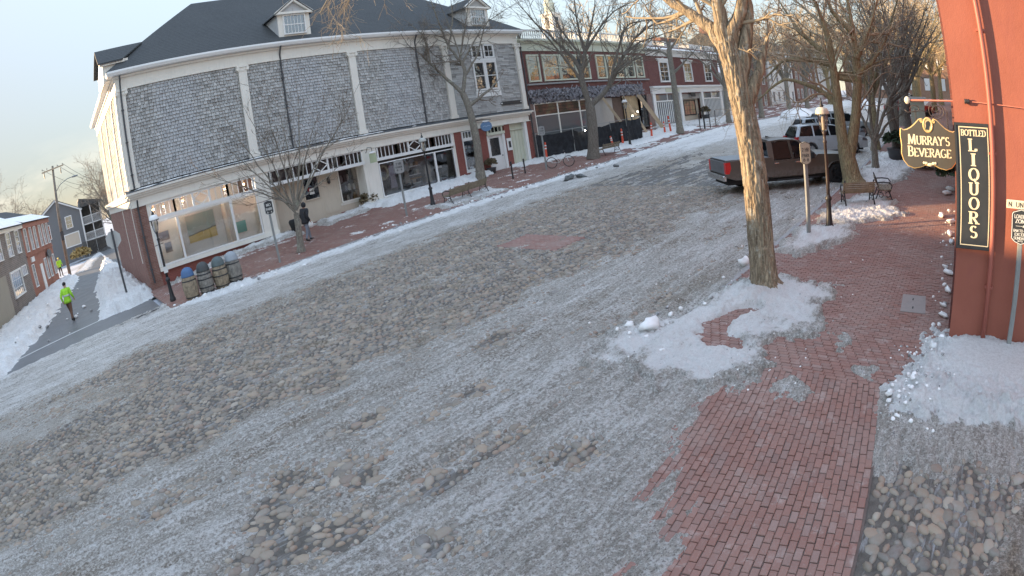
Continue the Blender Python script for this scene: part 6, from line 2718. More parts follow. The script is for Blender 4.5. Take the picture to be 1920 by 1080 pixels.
t1= [[(9.49, 22.37, 0.34), (9.57, 22.33, 1.28), (9.6, 22.32, 1.95)], [(9.6, 22.32, 1.95), (8.79, 22.69, 3.28), (7.61, 23.28, 5.07)], [(9.58, 22.33, 2.07), (9.14, 22.46, 3.64), (8.55, 22.56, 5.79)], [(9.62, 22.31, 2.06), (9.74, 22.3, 3.49), (9.71, 22.35, 5.88)], [(9.64, 22.3, 2.05), (10.46, 22.06, 4.22), (11.04, 21.98, 5.48)], [(9.67, 22.29, 2.11), (10.82, 21.3, 4.07), (11.43, 19.98, 5.44)], [(9.6, 22.32, 2.29), (8.29, 22.45, 3.12), (6.42, 21.94, 4.12)], [(9.74, 22.26, 2.36), (11.12, 22.05, 3.06), (12.41, 22.25, 3.63)], [(9.6, 22.32, 2.17), (9.48, 22.31, 3.77), (9.08, 22.32, 6.33)], [(9.66, 22.3, 2.16), (10.05, 21.96, 4.07), (10.24, 21.62, 6.23)], [(9.7, 22.28, 2.15), (10.84, 22.26, 3.71), (12.34, 22.67, 4.88)], [(9.59, 22.32, 2.13), (8.74, 22.66, 3.74), (7.78, 23.02, 5.79)]]
t2= [[(23.0, 25.74, 0.91), (23.06, 25.68, 3.27), (22.97, 25.77, 5.13), (22.8, 25.92, 6.15)], [(22.8, 25.92, 6.15), (22.04, 26.57, 7.46), (21.09, 27.0, 8.75), (19.93, 26.8, 9.57)], [(22.8, 25.92, 6.15), (23.07, 25.72, 7.57), (22.9, 25.95, 8.22), (22.54, 26.3, 9.26), (22.08, 26.3, 10.87), (21.58, 26.2, 12.63)], [(23.06, 25.68, 7.23), (23.52, 24.95, 8.39), (23.61, 24.29, 9.57), (23.62, 23.38, 10.51)], [(22.95, 25.78, 7.92), (23.56, 25.34, 8.97), (24.42, 24.84, 10.21), (26.08, 24.01, 11.27)], [(22.99, 25.74, 5.35), (24.1, 25.16, 6.09), (25.04, 25.08, 6.68)], [(22.45, 26.23, 8.97), (22.82, 25.91, 10.64), (22.93, 25.82, 12.36)], [(22.88, 25.85, 8.13), (23.32, 25.58, 9.88), (23.93, 25.36, 11.9)], [(21.43, 26.8, 8.28), (21.03, 26.4, 9.65), (20.11, 26.4, 10.62)], [(23.01, 25.72, 7.24), (22.73, 25.77, 9.25), (22.13, 25.82, 11.3)]]
tM= [[(30.11, 22.72, 0.96), (30.23, 22.56, 2.93), (30.25, 22.53, 4.16), (30.21, 22.58, 4.69)], [(30.33, 22.42, 4.45), (31.2, 21.44, 5.58), (32.05, 20.63, 7.43), (33.42, 19.44, 9.14), (35.85, 17.45, 10.44)], [(30.21, 22.58, 4.69), (30.02, 22.74, 6.13), (30.21, 22.3, 7.84), (30.09, 22.36, 9.47), (30.04, 22.28, 11.85)], [(30.09, 22.74, 5.95), (29.33, 23.22, 7.56), (28.01, 23.58, 9.46), (25.98, 23.64, 11.52)], [(30.35, 22.4, 7.86), (31.25, 21.77, 9.23), (32.67, 21.21, 10.63), (35.4, 20.36, 11.79)], [(31.12, 21.38, 5.57), (31.65, 20.6, 7.96), (32.16, 19.82, 9.49), (33.71, 17.48, 9.6)], [(30.27, 22.5, 7.51), (29.75, 23.41, 9.48), (29.49, 24.29, 11.9)], [(30.18, 22.62, 5.05), (30.1, 22.94, 7.22), (29.92, 23.94, 8.66), (29.87, 25.82, 10.74)], [(30.33, 22.42, 7.68), (30.98, 21.86, 9.97), (31.59, 21.55, 12.02)], [(31.8, 20.47, 7.41), (33.35, 19.97, 8.29), (36.76, 18.79, 9.27)], [(31.32, 21.11, 6.24), (31.74, 20.25, 6.84), (32.81, 18.13, 7.66)]]
tF= [[(41.87, 22.48, 1.54), (41.86, 22.49, 4.16), (41.87, 22.47, 6.8), (41.87, 22.47, 8.49)], [(41.9, 22.43, 7.68), (41.44, 23.19, 8.43), (40.63, 24.45, 8.57), (39.78, 25.63, 9.03)], [(41.87, 22.47, 8.49), (41.92, 22.68, 9.96), (41.99, 23.25, 11.2)], [(41.88, 22.45, 8.35), (42.55, 21.77, 9.43), (43.57, 21.19, 10.57)], [(41.96, 22.3, 6.56), (42.13, 21.28, 7.34), (41.98, 19.79, 8.49)], [(41.87, 22.47, 8.49), (41.93, 22.01, 10.1), (41.83, 21.56, 11.15)]]
tB= [[(10.43, 3.95, 0.28), (10.41, 4.0, 1.07), (10.39, 4.03, 2.12), (10.38, 4.07, 3.04), (10.36, 4.14, 3.95), (10.33, 4.21, 4.67), (10.31, 4.26, 5.09)], [(10.33, 4.21, 4.67), (10.45, 4.58, 5.4), (10.69, 5.15, 5.87), (11.11, 5.97, 6.46), (11.69, 6.93, 7.36), (12.0, 8.2, 8.6)], [(10.31, 4.26, 4.95), (10.27, 4.29, 5.72), (10.26, 4.25, 6.36), (10.22, 4.26, 7.26), (10.0, 4.4, 9.0)], [(10.36, 4.11, 4.36), (10.48, 3.9, 5.17), (10.58, 3.79, 6.02), (10.73, 3.62, 7.03), (10.9, 3.3, 8.8)], [(10.32, 4.24, 5.04), (10.38, 3.93, 5.69), (10.39, 3.59, 6.51), (10.3, 3.0, 7.6)], [(10.39, 4.05, 3.95), (10.51, 3.73, 4.54), (10.61, 3.48, 5.25)]]
tR2= [[(22.51, 4.43, 0.61), (22.49, 4.57, 1.33), (22.46, 4.7, 2.14)], [(22.46, 4.71, 1.7), (22.38, 4.79, 3.58), (22.31, 4.79, 5.42), (22.2, 4.87, 6.77), (21.98, 5.15, 7.92)], [(22.49, 4.58, 1.5), (22.61, 4.12, 3.37), (22.72, 3.84, 5.42), (22.78, 3.82, 6.68), (22.83, 3.83, 8.19)], [(22.44, 4.8, 3.58), (22.38, 5.43, 4.2), (22.27, 6.93, 4.67), (22.3, 8.22, 3.87)], [(22.62, 3.92, 4.8), (23.15, 3.14, 5.43), (24.03, 2.35, 6.67)], [(22.61, 3.97, 4.59), (22.51, 4.93, 4.81), (22.75, 4.06, 4.91), (23.48, 2.73, 5.41)], [(22.44, 4.82, 5.43), (22.63, 6.04, 6.56), (23.17, 6.88, 8.04)], [(22.63, 3.85, 5.41), (23.1, 3.15, 6.69), (23.82, 2.47, 8.3)], [(22.43, 4.85, 5.22), (22.71, 6.71, 5.53), (23.63, 8.33, 4.76)], [(22.63, 3.84, 6.45), (22.55, 4.51, 7.32), (22.59, 4.75, 8.43)]]
tR3= [[(26.42, 4.05, 0.71), (26.42, 4.05, 1.5), (26.42, 4.06, 2.04)], [(26.42, 4.07, 1.97), (26.52, 4.58, 3.14), (26.74, 4.86, 4.46), (26.93, 4.81, 5.93)], [(26.42, 4.06, 2.04), (26.54, 4.15, 3.5), (26.72, 3.98, 5.42), (26.91, 3.93, 7.14)], [(26.42, 4.04, 2.04), (26.65, 3.69, 3.5), (27.08, 3.27, 5.67), (27.79, 2.74, 7.72)], [(26.43, 4.01, 2.04), (26.58, 3.31, 3.51), (26.79, 2.55, 4.94), (27.0, 1.99, 6.15)], [(26.42, 4.02, 1.85), (26.67, 3.31, 2.8), (27.05, 2.66, 3.16)]]
tR4= [[(30.51, 3.41, 0.88), (30.51, 3.45, 2.1), (30.49, 3.63, 3.31), (30.51, 3.44, 3.98)], [(30.51, 3.44, 3.98), (30.79, 2.72, 5.08), (31.11, 2.45, 7.31), (31.71, 1.88, 9.68)], [(30.5, 3.51, 3.85), (30.5, 3.81, 5.07), (30.57, 3.31, 7.26), (30.61, 3.24, 9.24)], [(30.6, 2.64, 5.89), (30.47, 1.5, 7.24), (30.12, 0.56, 8.83)], [(30.5, 3.47, 3.71), (30.31, 2.52, 4.4), (29.67, 1.39, 5.84)]]

make_tree('young grey many stemmed tree in front of the gallery entry', t1, .155, MAT['bark_gray'], MAT['twig'], 1, levels=3, kids=3, up=.05, wig=.07, spread=.5, minr=.0055, kside=2.4, limb_r=.30, twl=.42)
make_tree('pale grey tree with one low outstretched limb in front of the narrow shop window', t2, .25, MAT['bark_gray'], MAT['twig'], 2, levels=3, kids=4, up=.02, wig=.17, spread=.8, minr=.006, kside=2.2, limb_r=.5, twl=.5)
make_tree('large dark vase shaped tree in front of the fenced brick building', tM, .36, MAT['bark_dark'], MAT['twig'], 3, levels=3, kids=4, up=.03, wig=.09, spread=.55, minr=.008, kside=2.0, limb_r=.52, twl=.5)
make_tree('slim greenish trunked tree in front of the white piered brick shop', tF, .27, MAT['bark_gray'], MAT['twig'], 4, levels=3, kids=4, up=.02, wig=.16, spread=.8, minr=.008, kside=2.4, limb_r=.45, twl=.6)
# the big tree; one limb sweeps out over the street and hangs its twigs into the view
over = [(10.27, 4.29, 5.9), (10.0, 5.6, 8.0), (9.2, 7.6, 9.4), (8.2, 9.8, 9.4), (7.2, 11.2, 8.6), (6.5, 11.9, 7.4)]
over2 = [(9.2, 7.6, 9.4), (8.6, 10.0, 9.3), (8.0, 11.6, 8.6), (7.3, 12.4, 7.4)]
bt = make_tree('huge rugged barked tree in a snow patch on the near pavement, sunlit above', tB, .27, MAT['bark_big'], MAT['twig_warm'], 5, levels=3, kids=4, up=.02, wig=.12, spread=.7, minr=.005, kside=1.6, limb_r=.62, twl=.4, trunk_fn=rugged_trunk)
T = Tubes()
rs = np.random.default_rng(44)
b = np.array(tB[0][0])
for l in (over, over2):
    P = smooth_path(l, 6) - b
    n = len(P)
    rr = np.linspace(.10, .018, n) if l is over else np.linspace(.05, .012, n)
    T.add(P, rr, 8)
    for i in range(11):
        t = rs.uniform(.74, 1)
        j = min(n - 2, int(t * (n - 1)))
        nd = unit(P[j + 1] - P[j] + rs.normal(0, .55, 3) + np.array([0, 0, -.55]))
        grow(T, rs, P[j], nd, rs.uniform(.5, 1.2), .010, 2, -.08, .20, 4, .8, .004)
link_mesh('overhanging_limb', T.mesh('overhanging_limb', MAT['twig_warm']), bt)
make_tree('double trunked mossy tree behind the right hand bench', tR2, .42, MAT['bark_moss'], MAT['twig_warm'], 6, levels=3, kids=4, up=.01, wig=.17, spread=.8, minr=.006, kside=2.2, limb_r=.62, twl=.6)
make_tree('small grey vase shaped tree beside the evergreen planter', tR3, .18, MAT['bark_gray'], MAT['twig'], 7, levels=3, kids=4, up=.03, wig=.12, spread=.6, minr=.006, kside=2.2, limb_r=.5, twl=.5)
make_tree('dark leaning tree behind the hanging sign', tR4, .27, MAT['bark_dark'], MAT['twig'], 8, levels=3, kids=4, up=.02, wig=.14, spread=.7, minr=.007, kside=2.2, limb_r=.5, twl=.5)


def random_tree(label, x, y, h, r, seed, bark='bark_gray', twig='twig', nl=7, fork=.34, lean=0.0, zb=None, group=None, minr=.012, kids=4, levels=3, spread=.7, kside=1.6):
    rs = np.random.default_rng(seed)
    z = gzf(x, y) if zb is None else zb
    f_ = h * fork
    tr = [(x, y, z - .1), (x + lean * .5 + rs.normal(0, .06), y + rs.normal(0, .06), z + f_ * .5), (x + lean + rs.normal(0, .1), y + rs.normal(0, .1), z + f_)]
    limbs = [tr]
    for i in range(nl):
        a = 2 * math.pi * i / nl + rs.uniform(-.4, .4)
        o = h * rs.uniform(.14, .42)
        e = h * rs.uniform(.72, 1.0) if i % 3 else h * rs.uniform(.55, .8)
        q0 = np.array(tr[-1]) - np.array([0, 0, f_ * rs.uniform(0, .22)])
        limbs.append([tuple(q0), (q0[0] + o * .45 * math.cos(a), q0[1] + o * .45 * math.sin(a), z + f_ + (e - f_) * .45), (q0[0] + o * math.cos(a), q0[1] + o * math.sin(a), z + e)])
    return make_tree(label, limbs, r, MAT[bark], MAT[twig], seed, levels=levels, kids=kids, up=.03, wig=.13, spread=spread, minr=minr, kside=kside, limb_r=.5, twl=.55, group=group)


# trees lining the street further up, and beyond the roofs
rows_ = [
    (33.2, 5.0, 10, .27, 'bark_moss', 'twig_warm', 'mossy street tree right behind the parked white cars', .25),
    (37.5, 4.2, 11, .24, 'bark_gray', 'twig', 'grey street tree a little beyond the parked white cars', 0),
    (42.0, 3.6, 11, .3, 'bark_dark', 'twig', 'dark street tree left of the old brick pillar', 0),
    (47.5, 4.6, 12, .33, 'bark_gray', 'twig_warm', 'tall street tree this side of the red pickup', .3),
    (54.5, 3.4, 13, .36, 'bark_moss', 'twig_warm', 'broad mossy street tree above the hanging sign', 0),
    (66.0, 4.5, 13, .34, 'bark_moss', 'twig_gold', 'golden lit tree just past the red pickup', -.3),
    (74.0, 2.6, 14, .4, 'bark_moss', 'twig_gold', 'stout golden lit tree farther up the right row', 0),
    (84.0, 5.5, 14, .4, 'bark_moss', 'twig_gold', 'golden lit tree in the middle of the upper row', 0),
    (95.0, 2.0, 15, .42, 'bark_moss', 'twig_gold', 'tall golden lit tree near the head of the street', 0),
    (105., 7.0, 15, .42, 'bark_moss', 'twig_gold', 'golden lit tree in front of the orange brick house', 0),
    (52.0, 22.4, 11, .26, 'bark_gray', 'twig', 'grey tree by the thin posts in front of the far shop', 0),
    (60.0, 21.8, 12, .30, 'bark_gray', 'twig', 'grey tree at the corner past the white piered shop', 0),
    (70.0, 21.5, 13, .33, 'bark_gray', 'twig', 'grey tree in front of the three storey brick row house', 0),
    (80.0, 21.8, 13, .33, 'bark_gray', 'twig_warm', 'brown tree between the brick and the pale houses', 0),
    (92.0, 21.0, 14, .36, 'bark_moss', 'twig_warm', 'mossy tree in front of the pale clapboard house', 0),
    (108., 19.5, 15, .4, 'bark_moss', 'twig_warm', 'mossy tree at the far end of the left pavement', 0),
]
for i, (x, y, h, r_, bk, tw, lab, ln) in enumerate(rows_):
    random_tree(lab, x, y, h, r_, 100 + i, bk, tw, 8, lean=ln, group='bare trees lining the street', minr=.012 if x < 60 else .02, kids=3, kside=1.5)
back = [(118, 30, 17), (128, 16, 18), (140, 6, 19), (150, 22, 20), (118, -4, 17), (96, 48, 17), (76, 52, 16), (140, 40, 19), (160, 12, 21), (104, 62, 17), (132, -8, 19), (148, 34, 20), (112, 42, 17), (86, 60, 16)]
kinds = ['tall tree on the rise', 'bare crown over the balustrade', 'sun coloured winter crown beyond the houses']
for i, (x, y, h) in enumerate(back):
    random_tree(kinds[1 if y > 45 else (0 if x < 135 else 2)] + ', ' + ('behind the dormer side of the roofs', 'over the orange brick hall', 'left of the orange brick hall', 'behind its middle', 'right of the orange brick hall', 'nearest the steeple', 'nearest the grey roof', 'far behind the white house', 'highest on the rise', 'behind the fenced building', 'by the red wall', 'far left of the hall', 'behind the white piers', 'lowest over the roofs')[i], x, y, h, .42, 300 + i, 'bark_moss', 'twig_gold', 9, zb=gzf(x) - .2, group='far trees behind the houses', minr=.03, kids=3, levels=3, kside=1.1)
# bare trees past the left houses
left = [(-9.5, 88, 12, 'tall bare tree behind the snowy roof at the left edge'), (-4.0, 96, 10, 'thin bare tree just left of the utility pole'), (6.3, 74, 11, 'bare tree between the grey house and the shingled building'), (7.6, 88, 13, 'larger bare tree behind the balconies of the grey house'), (-14, 70, 12, 'leafless tree over the chimney at the left edge'), (5.9, 62, 8, 'dark trunked tree beside the far end of the shingled building')]
for i, (x, y, h, lab) in enumerate(left):
    random_tree(lab, x, y, h, .22, 500 + i, 'bark_gray', 'twig', 7, zb=-.2, minr=.010, kids=4, kside=1.8)

# ------------------------------------------------------------------ street furniture
def lamp(label, x, y, cap_mat, h=3.56, shaft='black_metal', notice=False, group='gas style lamp posts along the street'):
    t = thing('lamp_post', label, 'lamp post', (x, y, gzf(x, y)), random.uniform(0, 1), group)
    s = h / 3.56
    m = MB()
    m.smooth = True
    m.lathe([(.13, -.1), (.13, .10), (.11, .14), (.10, .18), (.075, .5), (.072, .78), (.10, .82), (.10, .87), (.06, .92), (.05, .96)], 14)
    m.build('base', MAT['black_metal'], t)
    m = MB()
    m.smooth = True
    m.lathe([(.052, .95), (.05, 1.3), (.042, 2.35 * s), (.06, 2.38 * s), (.06, 2.42 * s), (.035, 2.45 * s), (.045, 2.60 * s), (.075, 2.68 * s)], 12)
    m.build('post', MAT[shaft], t)
    m = MB()
    m.smooth = True
    m.lathe([(.08, 2.69 * s), (.105, 2.74 * s), (.145, 2.95 * s), (.155, 3.10 * s), (.15, 3.13 * s)], 16)
    m.build('globe', MAT['glass_lamp'], t)
    m = MB()
    m.lathe([(.03, 2.68 * s), (.05, 2.72 * s), (.05, 3.0 * s), (.03, 3.08 * s)], 10)
    m.build('mantle', simple('pale_mantle', (.62, .55, .42), .6), t)
    m = MB()
    m.smooth = True
    m.lathe([(.195, 3.125 * s), (.20, 3.15 * s), (.20, 3.17 * s), (.18, 3.24 * s), (.15, 3.30 * s), (.09, 3.33 * s), (.05, 3.335 * s)], 18)
    c = m.build('cap', cap_mat, t)
    m = MB()
    for i in range(22):
        a = 2 * math.pi * i / 22
        m.ball((.197 * math.cos(a), .197 * math.sin(a), 3.135 * s), .022, nu=6, nv=4)
    tag(m.build('beaded_rim', MAT['black_metal'], t), kind='stuff')
    m = MB()
    m.smooth = True
    m.lathe([(.05, 3.336 * s), (.06, 3.38 * s), (.035, 3.42 * s), (.03, 3.47 * s), (.012, 3.52 * s), (.03, 3.54 * s), (.005, 3.59 * s)], 10)
    m.build('finial', MAT['black_metal'], t)
    m = MB()
    for s_ in (-1, 1): m.bar((0, 0, 2.2 * s), (s_ * .26, 0, 2.2 * s), .022)
    m.build('ladder_bar', MAT['black_metal'], t)
    if notice:
        q = thing('post_notice', 'small white notice fixed low on the corner lamp post by the barrels', 'notice', (x, y, gzf(x, y)))
        m = MB()
        m.box(-.09, .09, -.085, -.08, 1.12, 1.36)
        m.build('sheet', MAT['pale_letter'], q)
    return t


cream_cap = paint('cream_enamel', (.62, .56, .44), .4, .08, 6, .04, grime=.15)
gray_cap = paint('weathered_enamel', (.46, .46, .42), .5, .12, 6, .04)
lamp('lamp post with a cream cap on the near pavement beside the tall sign post', 15.41, 3.79, cream_cap, 3.51, 'lamp_brown')
lamp('lamp post with a pale snowy cap at the corner beside the barrels', 3.58, 22.52, MAT['snow'], 3.6, notice=True)
lamp('lamp post with a weathered cap left of the long slatted bench', 17.06, 22.86, gray_cap, 3.6)
lamp('lamp post with a white cap in front of the black fence screen', 35.03, 23.01, MAT['white'], 3.6)
lamp('slim lamp post in the distance past the bicycle row', 58.0, 22.4, gray_cap, 3.6)


def road_sign(label, x, y, h, w, hh, rz, plate_mat, border, lines, post_mat='post_gray', pw=.085, zb=None, name='parking_sign', group=None, txt=None):
    z = gzf(x, y) if zb is None else zb
    t = thing(name, label, 'sign', (x, y, z), rz, group)
    m = MB()
    m.bbox(-pw / 2, pw / 2, -pw / 2, pw / 2, -.3, h - .06, .012)
    m.build('post', MAT[post_mat], t)
    # plate with an arched head and foot, facing local -y
    a = w / 2
    pts = []
    for (cx, cz, a0) in ((a - .05, h - .05, 0), (-a + .05, h - .05, 90)):
        pts += [(cx + .05 * math.cos(R(a0 + q)), cz + .05 * math.sin(R(a0 + q)) + (.035 if abs(cx) < a * .6 else 0)) for q in (0, 30, 60, 90)]
        if a0 == 0: pts.append((0, h + .035))
    pts += [(-a, h - hh + .06), (-a + .06, h - hh + .01), (0, h - hh - .025), (a - .06, h - hh + .01), (a, h - hh + .06)]
    m = MB()
    m.prism(pts, 'y', -pw / 2 - .03, -pw / 2 - .004)
    m.build('plate', plate_mat, t)
    m = MB()
    n = len(pts)
    cz = h - hh / 2
    ins = [(p[0] * .92, cz + (p[1] - cz) * .95) for p in pts]
    out = [(p[0] * .985, cz + (p[1] - cz) * .985) for p in pts]
    yf = -pw / 2 - .0325
    m.add([(p[0], yf, p[1]) for p in out] + [(p[0], yf, p[1]) for p in ins], [(i, (i + 1) % n, n + (i + 1) % n, n + i) for i in range(n)])
    m.build('border', border, t)
    m = MB()
    if txt:
        for (s, zz, lh, fit) in txt:
            letters(m, s, (0, -pw / 2 - .030, zz), (1, 0, 0), (0, 0, 1), lh, .20, .10, .003, .12, fit, .05, True)
    else:
        for i in range(lines):
            zz = h - hh * (.18 + .70 * i / max(1, lines - 1)) - .02
            k = random.uniform(.55, .85)
            m.box(-a * k, a * k, -pw / 2 - .034, -pw / 2 - .031, zz, zz + hh * .07)
    m.build('lettering', border, t)
    return t


sgn_gray = paint('grey_sign_face', (.30, .30, .29), .5, .1, 4)
road_sign('tall square grey sign post with a narrow plate beside the cream capped lamp post', 14.61, 4.19, 2.42, .30, .54, R(-52), paint('sign_tan', (.55, .50, .38), .5), MAT['sign_dark'], 4, pw=.10, txt=[('2 HR', 2.20, .09, .20), ('PARK', 2.06, .08, .20), ('8-8', 1.95, .07, .16)])
road_sign('grey rounded sign on a post in front of the gallery, left of the young tree', 8.25, 21.87, 2.5, .36, .52, R(-8), MAT['sign_dark'], MAT['pale_letter'], 4, group='sign posts along the far kerb', txt=[('NO', 2.30, .10, .18), ('PARK', 2.14, .09, .25), ('8 - 4', 2.02, .07, .20)])
road_sign('pale grey lettered sign on a post left of the lamp with the weathered cap', 15.11, 22.39, 2.62, .52, .60, R(-10), sgn_gray, MAT['sign_dark'], 4, group='sign posts along the far kerb', txt=[('2 HR', 2.42, .10, .28), ('PARK', 2.27, .09, .34), ('8 - 8', 2.14, .08, .26)])
road_sign('pale grey sign on a post behind the bicycle', 26.19, 23.37, 2.64, .46, .55, R(-14), sgn_gray, MAT['sign_dark'], 4, group='sign posts along the far kerb', txt=[('2 HR', 2.46, .09, .26), ('PARK', 2.32, .09, .30), ('8 - 8', 2.20, .07, .22)])
lz = road_sign('dark arched LOADING ZONE sign on a grey post by the red wall', 8.9, -1.12, 2.0, .345, .455, R(-90), MAT['sign_dark'], MAT['pale_letter'], 6, pw=.085, zb=.45, name='loading_sign',
               txt=[('LOADING', 1.905, .05, .25), ('ZONE', 1.835, .055, .21), ('>', 1.765, .05, .20), ('8AM TO 4PM', 1.705, .038, .27), ('EXCEPT', 1.65, .04, .22), ('SUNDAYS', 1.595, .04, .25), ('N.P.D.', 1.563, .022, .10)])
t = thing('street_name_sign', 'cream street name sign reading N. UNION ST on top of the loading zone post', 'sign', (8.9, -1.12, .45), R(-90))
m = MB()
m.bbox(-.27, .42, -.065, -.045, 2.035, 2.155, .004)
m.build('board', paint('cream_board', (.72, .66, .50), .5, .05, 4, .04, grime=.05), t)
m = MB()
letters(m, 'N. UNION ST', (-.235, -.0655, 2.06), (1, 0, 0), (0, 0, 1), .066, .17, .13, .002, .13, .60, .0)
m.build('lettering', MAT['sign_dark'], t)
m = MB()
m.box(-.06, .06, -.045, .045, 1.96, 2.034)
m.build('clamp', MAT['post_gray'], t)

# stop sign seen from behind at the side street
t = thing('stop_sign', 'back of a pale octagonal stop sign at the mouth of the side street', 'sign', (2.09, 26.58, gzf(2.09, 26.58)))
m = MB()
m.bbox(-.05, .05, -.04, .04, -.3, 3.3, .01)
m.build('post', MAT['dark_pipe'], t)
m = MB()
m.prism([(.40 * math.cos(R(22.5 + 45 * i)), 2.82 + .40 * math.sin(R(22.5 + 45 * i))) for i in range(8)], 'y', .045, .055)
m.build('plate', paint('pale_sign_back', (.52, .52, .49), .6, .08, 4), t)


# ---- benches
def bench(label, a, b, back=1, frames=2, h=.80, group='slatted benches', name='bench', slats=5):
    """bench from a to b; back=+1 puts the backrest on the left of a->b"""
    a = Vector((a[0], a[1], 0))
    b = Vector((b[0], b[1], 0))
    L = (b - a).length
    rz = math.atan2(b.y - a.y, b.x - a.x)
    c = (a + b) / 2
    t = thing(name, label, 'bench', (c.x, c.y, gzf(c.x, c.y)), rz, group)
    t.rotation_euler = (0, math.atan2(gzf(a.x, a.y) - gzf(b.x, b.y), L), rz)
    s = back
    wood = paint('bench_wood', (.22, .18, .12), .7, .25, 6, .2)
    for i in range(slats):
        m = MB()
        z = .47 + i * (h - .50) / slats
        y = s * (.14 + .03 * i)
        m.bar((-L / 2, y, z), (L / 2, y, z), .03, (h - .5) / slats * .78, (0, 0, 1))
        m.build('slat', wood, t)
    for i in range(5):
        m = MB()
        y = s * (.10 - .10 * i)
        m.bar((-L / 2, y, .43 - .012 * (2 - abs(2 - i))), (L / 2, y, .43 - .012 * (2 - abs(2 - i))), .08, .03)
        m.build('seat_slat', wood, t)
    for i in range(frames):
        x = -L / 2 + .06 + (L - .12) * i / (frames - 1)
        m = MB()
        m.smooth = True
        m.tube([(x, s * .30, 0), (x, s * .20, .2), (x, s * .12, .40), (x, s * .17, .6), (x, s * .27, h)], .024, 6)
        m.tube([(x, s * .12, .40), (x, s * -.12, .40), (x, s * -.30, .41)], .022, 6)
        m.tube([(x, s * -.38, 0), (x, s * -.32, .15), (x, s * -.26, .32), (x, s * -.32, .42), (x, s * -.36, .55), (x, s * -.28, .64), (x, s * -.05, .66), (x, s * .19, .64)], .022, 6)
        m.tube([(x, s * -.20 + .09 * math.cos(q), .26 + .09 * math.sin(q)) for q in np.linspace(0, 5.5, 10)], .014, 5)
        m.tube([(x, s * .05 + .08 * math.cos(q), .24 + .08 * math.sin(q)) for q in np.linspace(1, 6.5, 10)], .014, 5)
        m.build('iron_frame', MAT['black_metal'], t)
    return t


bench('long double slatted bench with three iron frames facing the shops by the weathered lamp', (17.30, 21.95), (20.05, 22.25), -1, 3, .82)
bench('short slatted bench in front of the black fence screen under the dark tree', (31.1, 22.75), (32.6, 22.4), -1, 2, .8)
bench('slatted bench with its back to the view in the snow under the mossy tree', (18.45, 4.05), (18.98, 3.08), 1, 2, .84) if False else bench('slatted bench with its back to the view in the snow under the mossy tree', (18.98, 3.02), (18.45, 4.05), 1, 2, .84)
bench('slatted bench turned end on at the right of the mossy tree', (19.35, 2.75), (20.35, 2.95), 1, 2, .84)


# ---- barrels with domed lids
def barrel(label, x, y, lid, wood, hoops):
    t = thing('barrel', label, 'barrel', (x, y, gzf(x, y) - .02), random.uniform(0, 3), 'barrel litter bins at the kerb')
    prof = [(0, .245), (.10, .275), (.28, .305), (.45, .315), (.62, .305), (.78, .278), (.88, .25)]

    def rad(z): return float(np.interp(z, [p[0] for p in prof], [p[1] for p in prof]))
    n = 18
    me = None
    for i in range(n):
        a0 = 2 * math.pi * i / n + .012
        a1 = 2 * math.pi * (i + 1) / n - .012
        if me is None:
            m = MB()
            v = []
            for (z, r_) in prof:
                for (aa, rr) in ((a0, r_), (a1, r_), (a1, r_ - .025), (a0, r_ - .025)):
                    v.append((rr * math.cos(aa), rr * math.sin(aa), z))
            fs = []
            for k in range(len(prof) - 1):
                for j in range(4):
                    fs.append((4 * k + j, 4 * k + (j + 1) % 4, 4 * k + 4 + (j + 1) % 4, 4 * k + 4 + j))
            fs += [(3, 2, 1, 0), (4 * len(prof) - 4, 4 * len(prof) - 3, 4 * len(prof) - 2, 4 * len(prof) - 1)]
            m.add(v, fs)
            me = m.mesh('stave', wood)
        link_mesh('stave', me, t, (0, 0, random.uniform(-.006, .006)), (0, 0, 2 * math.pi * i / n))
    for z in hoops:
        m = MB()
        m.smooth = True
        m.lathe([(rad(z - .022) + .001, z - .022), (rad(z) + .008, z - .02), (rad(z) + .008, z + .02), (rad(z + .022) + .001, z + .022)], 28)
        m.build('hoop', MAT['black_metal'], t)
    m = MB()
    m.smooth = True
    m.lathe([(.265, .86), (.27, .90), (.262, .92), (.25, 1.0), (.215, 1.10), (.15, 1.17), (.07, 1.20), (.01, 1.205)], 24)
    m.build('domed_lid', lid, t)
    return t


wgray = paint('grey_oak', (.25, .23, .20), .8, .3, 7, .3)
wtan = paint('tan_oak', (.30, .24, .165), .8, .3, 7, .3)
barrel('barrel bin with a blue domed lid, first in the row of four', 4.22, 21.46, paint('blue_lid', (.07, .15, .30), .5, .15, 5), wtan, (.10, .72))
barrel('barrel bin with a charcoal domed lid and four hoops, second in the row', 4.86, 21.40, paint('charcoal_lid', (.06, .065, .065), .5, .15, 5), wgray, (.10, .28, .58, .76))
barrel('tan barrel bin with a grey green domed lid, third in the row', 5.50, 21.36, paint('greygreen_lid', (.10, .13, .13), .5, .15, 5), wtan, (.12, .50, .74))
barrel('barrel bin with a pale grey domed lid, last in the row beside the pavement', 6.10, 21.42, paint('palegrey_lid', (.33, .36, .39), .5, .12, 5), wgray, (.10, .24, .76))


# ---- bollards, thin posts, orange markers
def bollard(label, x, y, h):
    t = thing('bollard', label, 'bollard', (x, y, gzf(x, y)), 0, 'black iron bollards')
    m = MB()
    m.smooth = True
    m.lathe([(.06, -.1), (.06, .08), (.045, .12), (.042, h * .82), (.06, h * .84), (.06, h * .88), (.03, h * .9)], 10)
    m.build('post', MAT['black_metal'], t)
    m = MB()
    m.smooth = True
    m.ball((0, 0, h * .95), .055, nu=10, nv=7)
    m.build('ball_top', MAT['black_metal'], t)


